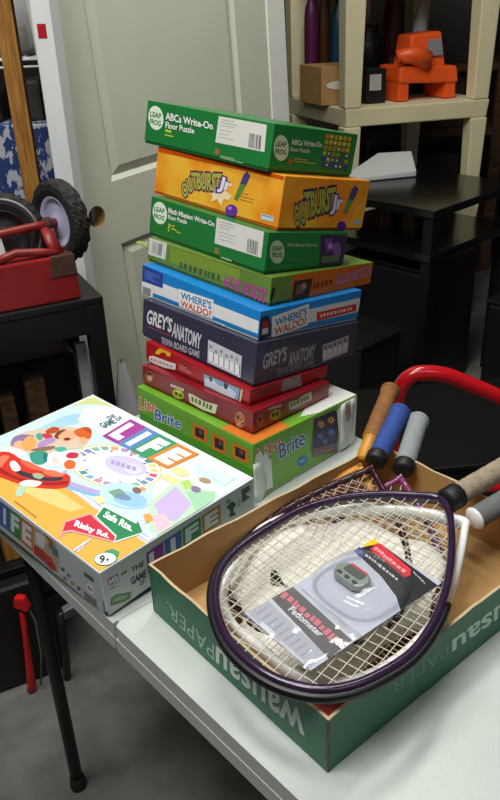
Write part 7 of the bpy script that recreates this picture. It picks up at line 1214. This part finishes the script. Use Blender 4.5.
# ------------------------------------------------------------------ black stand, red cart
e1=Vector((math.cos(math.radians(26)),math.sin(math.radians(26)),0)); e2=Vector((-e1.y,e1.x,0)); S0=Vector((-.288,1.5,0))
def sp(a,b,z): return S0+e1*a+e2*b+Vector((0,0,z))
sd=thing('black_stand','tall black stand carrying the red wheeled box','stand',sp(-.3,.15,0))
R23=Matrix.Rotation(math.radians(26),3,'Z')
zt=.174+TZ
MB().box(sp(-.35,.145,zt-.008),(.70,.29,.016),M['black_paint'],rz=26,bev=.003).build('top',sd)
for b in (.012,.278): MB().box(sp(-.35,b,zt-.046),(.66,.02,.06),M['black_paint'],rz=26,bev=.002).build('apron',sd)
for x in (-.012,-.688):
    MB().box(sp(x,.145,zt-.046),(.02,.246,.06),M['black_paint'],rz=26,bev=.002).build('apron',sd)
for x in (-.018,-.682):
    for b in (.018,.272): MB().box(sp(x,b,(zt-.016)/2),(.036,.036,zt-.016),M['black_paint'],rz=26,bev=.003).build('leg',sd)
MB().box(sp(-.048,.05,.40),(.022,.012,.80),mat('pale_metal','#b4b4b4',.5,var=.1),rz=26,bev=.002).build('metal_strip',sd,'bare grey metal strip')
MB().box(sp(-.35,.145,.30),(.64,.25,.016),M['black_paint'],rz=26,bev=.002).build('lower_shelf',sd)
# things on the stand's lower shelf
for i,(a,b,w,h,m) in enumerate(((-.27,.075,.034,.44,'pine'),(-.215,.08,.030,.40,'brown_wood'),(-.155,.07,.04,.43,'brown_wood'))):
    mb=MB(); mb.box(sp(a,b,.309+h/2),(w,.05,h),M[m],rz=26,bev=.002); mb.single('wood_offcut',('pale wood offcut upright under the black stand','narrow brown wood offcut between two others under the black stand','tall brown wood offcut nearest the grey metal strip')[i],'wood offcut',sp(a,b,.309),'wood offcuts under the stand')
mb=MB(); mb.box(sp(-.345,.185,.53),(.60,.13,.44),M['dark'],rz=26,bev=.01); mb.single('dark_backing_tote','black tote added as dark backing on the lower shelf of the black stand','tote',sp(-.50,.13,.309))  # added dark backing that hides the floor and stud behind the stand
mb=MB(); mb.box(sp(-.42,.10,.145),(.44,.24,.285),M['dark'],rz=26,bev=.012); mb.single('dark_filler_bin','black bin standing in for the dark mass on the floor beneath the black stand','bin',sp(-.42,.10,0.002))  # stands in for a dark mass under the stand
# red wheeled box
rc=thing('wheeled_red_box','red metal box with a tubular axle and rubber wheels on the black stand','wheeled box',sp(-.30,.10,zt))
mb=MB(); zc=zt+.001
mb.hexa([sp(-.56,.012,zc),sp(-.040,.012,zc),sp(-.040,.17,zc),sp(-.56,.17,zc),sp(-.56,.016,zc+.088),sp(-.043,.016,zc+.088),sp(-.043,.165,zc+.088),sp(-.56,.165,zc+.088)],M['red_paint'],.003)
mb.build('box_body',rc)
mb=MB(); mb.hexa([sp(-.095,.0118,zc+.05),sp(-.0405,.0118,zc+.05),sp(-.0405,.03,zc+.05),sp(-.095,.03,zc+.05),sp(-.088,.0148,zc+.0895),sp(-.0425,.0148,zc+.0895),sp(-.0425,.04,zc+.0895),sp(-.088,.04,zc+.0895)],M['rust'],.001); mb.build('rust_patch',rc,'bare rusty corner')
hub=Vector((-.366,1.565,.312+TZ)); ax=Vector((-.70,-.71,.03)).normalized()
def wheel(name,c,ax,R,rim,label,wd=.038,ring=None):
    t=2*math.pi
    mb=MB(); prof=[(R*.66,-wd*.38),(R*.80,-wd*.5),(R*.94,-wd*.46),(R,-wd*.30),(R*1.012,-wd*.1),(R*1.012,wd*.1),(R,wd*.30),(R*.94,wd*.46),(R*.80,wd*.5),(R*.66,wd*.38),(R*.62,0)]
    mb.lathe(prof+[prof[0]],c,ax,M['rubber'],60,False,lambda j,k:(.0028 if ((k+2*j)%4<2) else -.0012) if 2<=j<=7 else 0); o=mb.build('wheel',rc,label)
    MB().lathe([(R*.67,-wd*.36),(R*.67,wd*.30),(R*.62,wd*.38),(R*.56,wd*.20),(R*.40,wd*.12),(R*.2,wd*.30),(.0,wd*.32)],c,ax,rim,40).build('hub_cap',o)
    if ring: MB().lathe([(R*.86,wd*.49),(R*.88,wd*.54),(R*.93,wd*.5),(R*.90,wd*.45)],c,ax,ring,48).build('rim_ring',o)
    return o
wheel('w',hub,ax,.079,M['lilac'],'rubber wheel with a pale lilac hub')
wheel('w',Vector((-.478,1.545,.290+TZ)),Vector((.12,-1,.18)),.082,M['dark'],'black wheel with a pale grey ring',ring=M['grey_metal'])
tubm=mat('red_tube','#8a2420',.4,var=.25,scale=40)
h2=hub+ax*.03
MB().tube([h2-ax*.02,h2+ax*.03,h2+ax*.22],.0085,tubm).build('axle',rc)
MB().lathe([(0,.026),(.014,.026),(.014,.036),(.009,.04),(0,.041)],hub,ax,M['rust'],16).build('axle_nut',rc)
q=sp(-.068,.035,zc+.085); MB().tube([h2+ax*.008,h2.lerp(q,.5)+Vector((-.004,-.004,0)),q],1,tubm,8,section=[(.012,.005),(-.012,.005),(-.012,-.005),(.012,-.005)]).build('axle_arm',rc)
MB().tube([sp(-.20,.03,zc+.092),sp(-.15,.032,zc+.105),sp(-.10,.034,zc+.098),sp(-.07,.034,zc+.09)],.008,tubm).build('brace',rc)
mb=MB(); mb.hexa([sp(-.225,.03,zc+.094),sp(-.165,.03,zc+.094),sp(-.165,.05,zc+.094),sp(-.225,.05,zc+.094),sp(-.205,.045,zc+.15),sp(-.17,.045,zc+.158),sp(-.17,.06,zc+.158),sp(-.205,.06,zc+.15)],mat('scrap_white','#c9cbc9',.6,var=.2),.006); mb.single('plastic_scrap','pale folded plastic scrap on the red box before the black wheel','plastic scrap',sp(-.195,.04,zc+.094))
# plastic bag between stand and stack
sack((-.305,1.71,.003),.06,.055,.665,clear('pink_bag','#f6eaee',gl=.08,rough=.2,bump=.25,bscale=30,milky=.97),9,.18).single('plastic_bag','tall pinkish clear plastic bag on the floor beside the black stand leg','bag',(-.305,1.71,.003))
# red hook on a strap by the table leg
hk=thing('pull_strap','red plastic hook and strap hanging by a grey cord near the table leg','strap',(-.54,1.325,.003))
mb=MB(); red=mat('signal_red','#d01a1c',.4,var=.1)
mb.hexa([(-.536,1.315,.265),(-.50,1.30,.262),(-.495,1.325,.262),(-.53,1.335,.265),(-.530,1.312,.295),(-.505,1.305,.300),(-.502,1.322,.298),(-.525,1.332,.295)],red,.006); mb.build('hook',hk)
MB().tube([(-.518,1.32,.27),(-.524,1.322,.18),(-.530,1.324,.10),(-.536,1.325,.02),(-.54,1.325,.004)],1,red,8,radii=[.006,.007,.009,.011,.010]).build('strap_tail',hk)
MB().tube([(-.505,1.318,.268),(-.495,1.322,.22),(-.498,1.324,.12),(-.515,1.325,.02)],.0025,M['grey_metal'],6).build('cord',hk)
mb=MB(); mb.hexa([(-.445,1.36,.20),(-.36,1.42,.20),(-.35,1.40,.20),(-.435,1.34,.20),(-.445,1.36,.225),(-.36,1.42,.235),(-.35,1.40,.235),(-.435,1.34,.225)],M['grey_metal'],.004)
mb.tube([(-.445,1.352,.215),(-.462,1.36,.003)],.010,M['black_metal']); mb.single('metal_bracket','grey metal bar on a short black post under the table','bracket',(-.462,1.36,.003))
# ------------------------------------------------------------------ black table, right
t1=Vector((-.68,.733,0)); t2=Vector((.733,.68,0)); B0=Vector((.64,2.6,0))
def bt(a,b,z): return B0+t1*a+t2*b+Vector((0,0,z))
bk=thing('black_table','two-tier glossy black side table in front of the cream shelving','table',bt(.28,.28,0))
def bslab(z0,z1,m,i=0,bev=.004): return MB().hexa([bt(i,i,z0),bt(i,.55-i,z0),bt(.56-i,.55-i,z0),bt(.56-i,i,z0),bt(i,i,z1),bt(i,.55-i,z1),bt(.56-i,.55-i,z1),bt(.56-i,i,z1)],m,bev)
bslab(.03+TZ-.028,.03+TZ,M['glossy_black']).build('tabletop',bk)
bslab(-.125+TZ-.03,-.125+TZ,M['glossy_black'],.004).build('lower_shelf',bk)
for a in (.03,.53):
    for b in (.03,.52): MB().box(bt(a,b,(TZ-.0)/2),(.04,.04,TZ),M['black_paint'],rz=43,bev=.003).build('leg',bk)
# white tray on the table
tr=MB(); tr.hexa([bt(.52,.10,.032+TZ),bt(.36,.40,.032+TZ),bt(.46,.50,.032+TZ),bt(.55,.40,.032+TZ),bt(.52,.11,.046+TZ),bt(.36,.40,.055+TZ),bt(.46,.50,.105+TZ),bt(.545,.39,.105+TZ)],M['white_plastic'],.005); tr.single('plastic_tray','white plastic tray lying on the black table','lid',bt(.4,.35,.032+TZ))
# ------------------------------------------------------------------ cream shelving
Q0=Vector((.442,3.30,0)); q1=Vector((math.cos(math.radians(14)),math.sin(math.radians(14)),0)); q2=Vector((math.cos(math.radians(113)),math.sin(math.radians(113)),0))
def qs(a,b,z): return Q0+q1*a+q2*b+Vector((0,0,z+TZ))
sh=thing('plastic_shelving','cream plastic shelving unit behind the black table','shelving',qs(0.235,.2,-TZ))
Wq,Dq=.56,.46
for z in (.275,-.155,.80): 
    mb=MB(); mb.hexa([qs(-.03,-.03,z-.07),qs(Wq+.03,-.03,z-.07),qs(Wq+.03,Dq+.03,z-.07),qs(-.03,Dq+.03,z-.07),qs(-.035,-.035,z),qs(Wq+.035,-.035,z),qs(Wq+.035,Dq+.035,z),qs(-.035,Dq+.035,z)],M['cream'],.006); mb.build('shelf_board',sh)
for a in (0,Wq):
    for b in (0,Dq):
        for z0,z1,r0_,r1_ in ((-TZ,-.226,.028,.036),(-.154,.204,.028,.036),(.276,.729,.034,.042)):
            mb=MB(); R_=Matrix.Rotation(math.radians(14),3,'Z'); mb.hexa([qs(a,b,z0)+R_@Vector(v) for v in ((-r0_,-r0_,0),(r0_,-r0_,0),(r0_,r0_,0),(-r0_,r0_,0))]+[qs(a,b,z1)+R_@Vector(v) for v in ((-r1_,-r1_,0),(r1_,-r1_,0),(r1_,r1_,0),(-r1_,r1_,0))],M['cream'],.006); mb.build('post',sh)
zs=.277
# goods on the shelf
cb=thing('cardboard_box','brown cardboard box with a white hand-hole on the cream shelf','box',qs(0.025,.20,zs))
MB().hexa([qs(-.07,.10,zs),qs(0.100,.10,zs),qs(0.100,.29,zs),qs(-.07,.29,zs),qs(-.07,.10,zs+.145),qs(0.100,.10,zs+.145),qs(0.100,.29,zs+.145),qs(-.07,.29,zs+.145)],M['cardboard'],.002).build('carton_body',cb)
pts=[]
mb=MB()
for k in range(16): t=2*math.pi*k/16; pts.append(qs(.005+.055*math.cos(t),.0975,zs+.075+.016*math.sin(t)))
mb.add(pts+[p+q2*.002 for p in pts],[tuple(range(16)),]+[(k,16+k,16+(k+1)%16,(k+1)%16) for k in range(16)],mat('paper_white','#e6e2dc',.6)); mb.build('hand_hole',cb,'white hand-hole')
bb=thing('black_box','black box with a white label between the cardboard box and the orange tool','box',qs(0.185,.14,zs))
MB().hexa([qs(0.103,.06,zs),qs(0.187,.06,zs),qs(0.187,.30,zs),qs(0.103,.30,zs),qs(0.103,.06,zs+.13),qs(0.187,.06,zs+.13),qs(0.187,.30,zs+.13),qs(0.103,.30,zs+.13)],M['dark'],.003).build('box_body',bb)
MB().hexa([qs(0.115,.0585,zs+.05),qs(0.165,.0585,zs+.05),qs(0.165,.0597,zs+.05),qs(0.115,.0597,zs+.05),qs(0.115,.0585,zs+.11),qs(0.165,.0585,zs+.11),qs(0.165,.0597,zs+.11),qs(0.115,.0597,zs+.11)],mat('label_grey','#b4b0ac',.6)).build('label',bb,'white label')
ot=thing('orange_tool_case','orange plastic tool body on legs with a grey patch on the cream shelf','tool',qs(0.365,.12,zs))
o=M['orange']
mb=MB(); mb.hexa([qs(0.235,.04,zs+.07),qs(0.500,.04,zs+.06),qs(0.500,.22,zs+.06),qs(0.235,.22,zs+.07),qs(0.240,.05,zs+.135),qs(0.495,.05,zs+.125),qs(0.495,.21,zs+.125),qs(0.240,.21,zs+.135)],o,.014,3); mb.build('body',ot)
for a in (.255,.465): 
    mb=MB(); mb.hexa([qs(a-.02,.05,zs),qs(a+.03,.05,zs),qs(a+.03,.20,zs),qs(a-.02,.20,zs),qs(a-.016,.05,zs+.08),qs(a+.028,.05,zs+.08),qs(a+.028,.20,zs+.08),qs(a-.016,.20,zs+.08)],o,.008); mb.build('leg',ot)
mb=MB(); mb.hexa([qs(0.295,.07,zs+.12),qs(0.455,.07,zs+.12),qs(0.455,.20,zs+.12),qs(0.295,.20,zs+.12),qs(0.305,.09,zs+.245),qs(0.440,.09,zs+.255),qs(0.440,.19,zs+.255),qs(0.305,.19,zs+.245)],o,.012,3); mb.build('motor_housing',ot)
mb=MB(); mb.tube([qs(0.355,.05,zs+.15),qs(0.295,.05,zs+.175),qs(0.235,.06,zs+.17),qs(0.245,.05,zs+.155)],1,o,12,radii=[.04,.036,.028,.02]); mb.build('grip_arm',ot)
MB().hexa([qs(0.375,.066,zs+.165),qs(0.437,.066,zs+.165),qs(0.437,.075,zs+.165),qs(0.375,.075,zs+.165),qs(0.377,.080,zs+.225),qs(0.435,.080,zs+.225),qs(0.435,.09,zs+.225),qs(0.377,.09,zs+.225)],mat('patch_grey','#7c8088',.5),.002).build('grey_patch',ot,'grey patch')
def bottle(nm,label,a,b,r,h,col,cat='bottle',neck=.4):
    mb=MB(); t=thing(nm,label,cat,qs(a,b,zs),'containers at the back of the cream shelf'); m=mat('plastic_'+col[1:],col,.4,var=.12,scale=12)
    mb.lathe([(0,0),(r*.96,0),(r,.01),(r,h*.33),(r*.95,h*.36),(r,h*.39),(r,h*.72),(r*.9,h*.8),(r*neck,h*.9),(r*neck,h)],qs(a,b,zs),(0,0,1),m,24).build('container',t)
    MB().lathe([(r*neck*1.15,h*.94),(r*neck*1.15,h*1.02),(0,h*1.03)],qs(a,b,zs),(0,0,1),M['dark'],16).build('cap',t)
bottle('purple_bottle','tall magenta purple bottle behind the cardboard box',0.012,.35,.031,.44,'#571a48')
bottle('brown_bottle','brown bottle between the purple and teal ones on the cream shelf',.072,.36,.027,.42,'#472813',neck=.8)
bottle('teal_jug','teal blue jug behind the cream post',.134,.355,.033,.40,'#1d4c66','jug')
bottle('navy_jug','dark navy jug behind the black box with a label',.285,.37,.058,.27,'#12182c','jug',.6)
bottle('red_bottle','dark red bottle behind the orange tool',.40,.38,.045,.42,'#481014',neck=.7)
t=thing('nozzle_bottle','white pointed nozzle bottle above the orange tool','bottle',qs(.475,.30,zs),'containers at the back of the cream shelf')
MB().lathe([(0,0),(.036,0),(.036,.20),(.03,.24),(.022,.25)],qs(.475,.30,zs),(0,0,1),M['dark'],20).build('container',t)
MB().lathe([(.030,.24),(.032,.26),(.006,.40),(0,.402)],qs(.475,.30,zs),(0,0,1),mat('nozzle_white','#c8c8d0',.4),20).build('nozzle',t,'white nozzle')
# goods on the lower shelf of the unit
for i,(a,w,h,c) in enumerate(((.08,.16,.12,'#2a2220'),(.27,.14,.16,'#4c201c'),(.44,.15,.11,'#20242c'))):
    mb=MB(); mb.hexa([qs(a-w/2,.08,-.153),qs(a+w/2,.08,-.153),qs(a+w/2,.36,-.153),qs(a-w/2,.36,-.153),qs(a-w/2,.08,-.153+h),qs(a+w/2,.08,-.153+h),qs(a+w/2,.36,-.153+h),qs(a-w/2,.36,-.153+h)],mat('low_goods%d'%i,c,.6,var=.3),.008); mb.single('dark_box',('dark brown box on the lower cream shelf','dark red box on the lower cream shelf behind the white lid','slate box on the lower cream shelf beside the right post')[i],'box',qs(a,.2,-.153),'boxes on the lower cream shelf')
# ------------------------------------------------------------------ red tube trolley handle behind the carton
ht=thing('hand_truck','bright red tubular hand truck standing behind the table','hand truck',(.40,1.37,0))
rt=mat('red_enamel','#c8141e',.22,var=.06,scale=12,coat=.5)
pts=[(.282,1.37,.02),(.282,1.36,.40),(.283,1.352,TZ-.09),(.285,1.35,TZ-.02),(.292,1.35,TZ+.016),(.304,1.35,TZ+.037),(.328,1.35,TZ+.048),(.376,1.35,TZ+.042),(.426,1.35,TZ+.020),(.488,1.35,TZ-.011),(.56,1.352,TZ-.050),(.60,1.356,TZ-.10),(.605,1.36,.40),(.605,1.37,.02)]
sm=[]
for i in range(len(pts)-1):
    p0,p1,p2,p3=[Vector(pts[min(max(i+k,0),len(pts)-1)]) for k in (-1,0,1,2)]
    for s in range(5):
        t=s/5; sm.append(.5*((2*p1)+(p2-p0)*t+(2*p0-5*p1+4*p2-p3)*t*t+(3*p1-p0-3*p2+p3)*t**3))
sm.append(Vector(pts[-1])); MB().tube(sm,.0155,rt,16).build('tube_frame',ht)
for z in (.25,.5): MB().tube([(.282,1.366,z),(.605,1.366,z)],.010,rt,12).build('cross_bar',ht)
MB().box((.42,1.29,.012),(.40,.17,.008),rt,bev=.002).build('toe_plate',ht)
for x in (.245,.642): MB().lathe([(.03,-.02),(.09,-.022),(.10,-.012),(.10,.012),(.09,.022),(.03,.02)],(x,1.45,.101),(1,0,0),M['rubber'],32).build('wheel',ht)
MB().tube([(.18,1.45,.101),(.66,1.45,.101)],.009,M['black_metal']).build('axle',ht)
for x in (.282,.605): MB().tube([(x,1.37,.11),(x,1.45,.101)],.008,rt,10).build('axle_bracket',ht)
# black bins added to keep the floor at the right dark
for lab,(c,sz,rz) in (('wide black bin added to darken the floor before the black table',((.70,1.95,.165),(.98,.46,.326),6)),('tall black bin added to darken the space under the black table',((.648,2.935,.26),(.36,.36,.516),43)),('black bin added to darken the floor behind the stack, left of the black table',((.37,2.46,.20),(.22,.22,.396),43)),('black bin added to darken the floor along the right side of the black table',((1.14,2.62,.23),(.56,.30,.456),43))):
    mb=MB(); mb.box(c,sz,M['dark'],rz=rz,bev=.014)
    R_=Matrix.Rotation(math.radians(rz),3,'Z'); root=thing('dark_filler_bin',lab,'bin',(c[0],c[1],.002),'added black bins'); mb.build('bin_body',root)
    MB().box((c[0],c[1],c[2]+sz[2]/2+.007),(sz[0]+.012,sz[1]+.012,.012),M['black_paint'],rz=rz,bev=.004).build('bin_lid',root)
# ------------------------------------------------------------------ dim goods far right
rk=thing('timber_rack','dark brown wooden rack far behind the cream shelving','rack',(1.35,4.45,0))
for z in (.25,.75,1.06,1.5): MB().box((1.35,4.45,z),(1.5,.5,.035),M['brown_wood'],bev=.003).build('rack_board',rk)
for x in (.62,1.33,2.08):
    for y in (4.22,4.68): MB().box((x,y,1.0),(.06,.05,2.0),M['brown_wood'],bev=.003).build('rack_post',rk)
k=0
LB=['dark brown crate on the lowest visible board of the far rack','brown carton under the right end of the far rack','black crate in the middle of the far rack','tan carton high on the far rack','dark carton high at the right of the far rack','grey carton low at the left of the far rack']
for x,z,w,h,c in ((.95,.768,.42,.24,'#3c2c1e'),(1.6,.768,.36,.22,'#503a24'),(1.05,1.078,.44,.30,'#2a2420'),(.98,1.518,.40,.28,'#6a4c2c'),(1.62,1.518,.40,.3,'#2e2620'),(.95,.268,.42,.36,'#34302c')):
    mb=MB(); mb.box((x,4.44,z+h/2),(w,.34,h),mat('far%d'%k,c,.7,var=.2),bev=.004); mb.single('storage_carton',LB[k],'carton',(x,4.44,z),'cartons on the far rack'); k+=1
sack((.92,3.55,.003),.13,.12,.80,clear('dim_bag','#c8ccd4',gl=.14,rough=.12,bump=1.,bscale=18,milky=.12),21,.5).single('plastic_bag','clear dark plastic bag on the floor right of the cream shelving','bag',(.92,3.55,.003)) if False else None
# ------------------------------------------------------------------ light: ceiling fluorescents of the hall, and an added lamp for the door
def area(loc,target,sx,sy,power,col=(1,1,1)):
    l=bpy.data.lights.new('area_light','AREA'); l.shape='RECTANGLE'; l.size=sx; l.size_y=sy; l.energy=power; l.color=col
    o=bpy.data.objects.new('overhead_area_light',l); C.objects.link(o); o.location=loc; o.rotation_euler=(Vector(target)-Vector(loc)).to_track_quat('-Z','Y').to_euler(); return o
area((-.85,.3,3.0),(-.2,1.0,.7),1.4,.4,42,(1,.985,.95))
area((-.2,.9,3.1),(-.1,1.0,.7),1.3,.3,21,(1,.985,.95))
area((1.0,-.6,2.9),(.0,1.2,.7),1.3,.3,5,(1,.985,.95))
area((.35,1.9,3.05),(-.15,2.3,.9),1.2,.3,23,(1,.98,.93))  # added lamp, aimed at the door to brighten it and the shelving
w=bpy.data.worlds.new('world'); SC.world=w; w.use_nodes=True; w.node_tree.nodes['Background'].inputs[0].default_value=(.9,.95,1,1); w.node_tree.nodes['Background'].inputs[1].default_value=.035
SC.view_settings.view_transform='Standard'; SC.view_settings.look='None'; SC.view_settings.gamma=1; SC.view_settings.use_curve_mapping=False; SC.view_settings.exposure=0.0
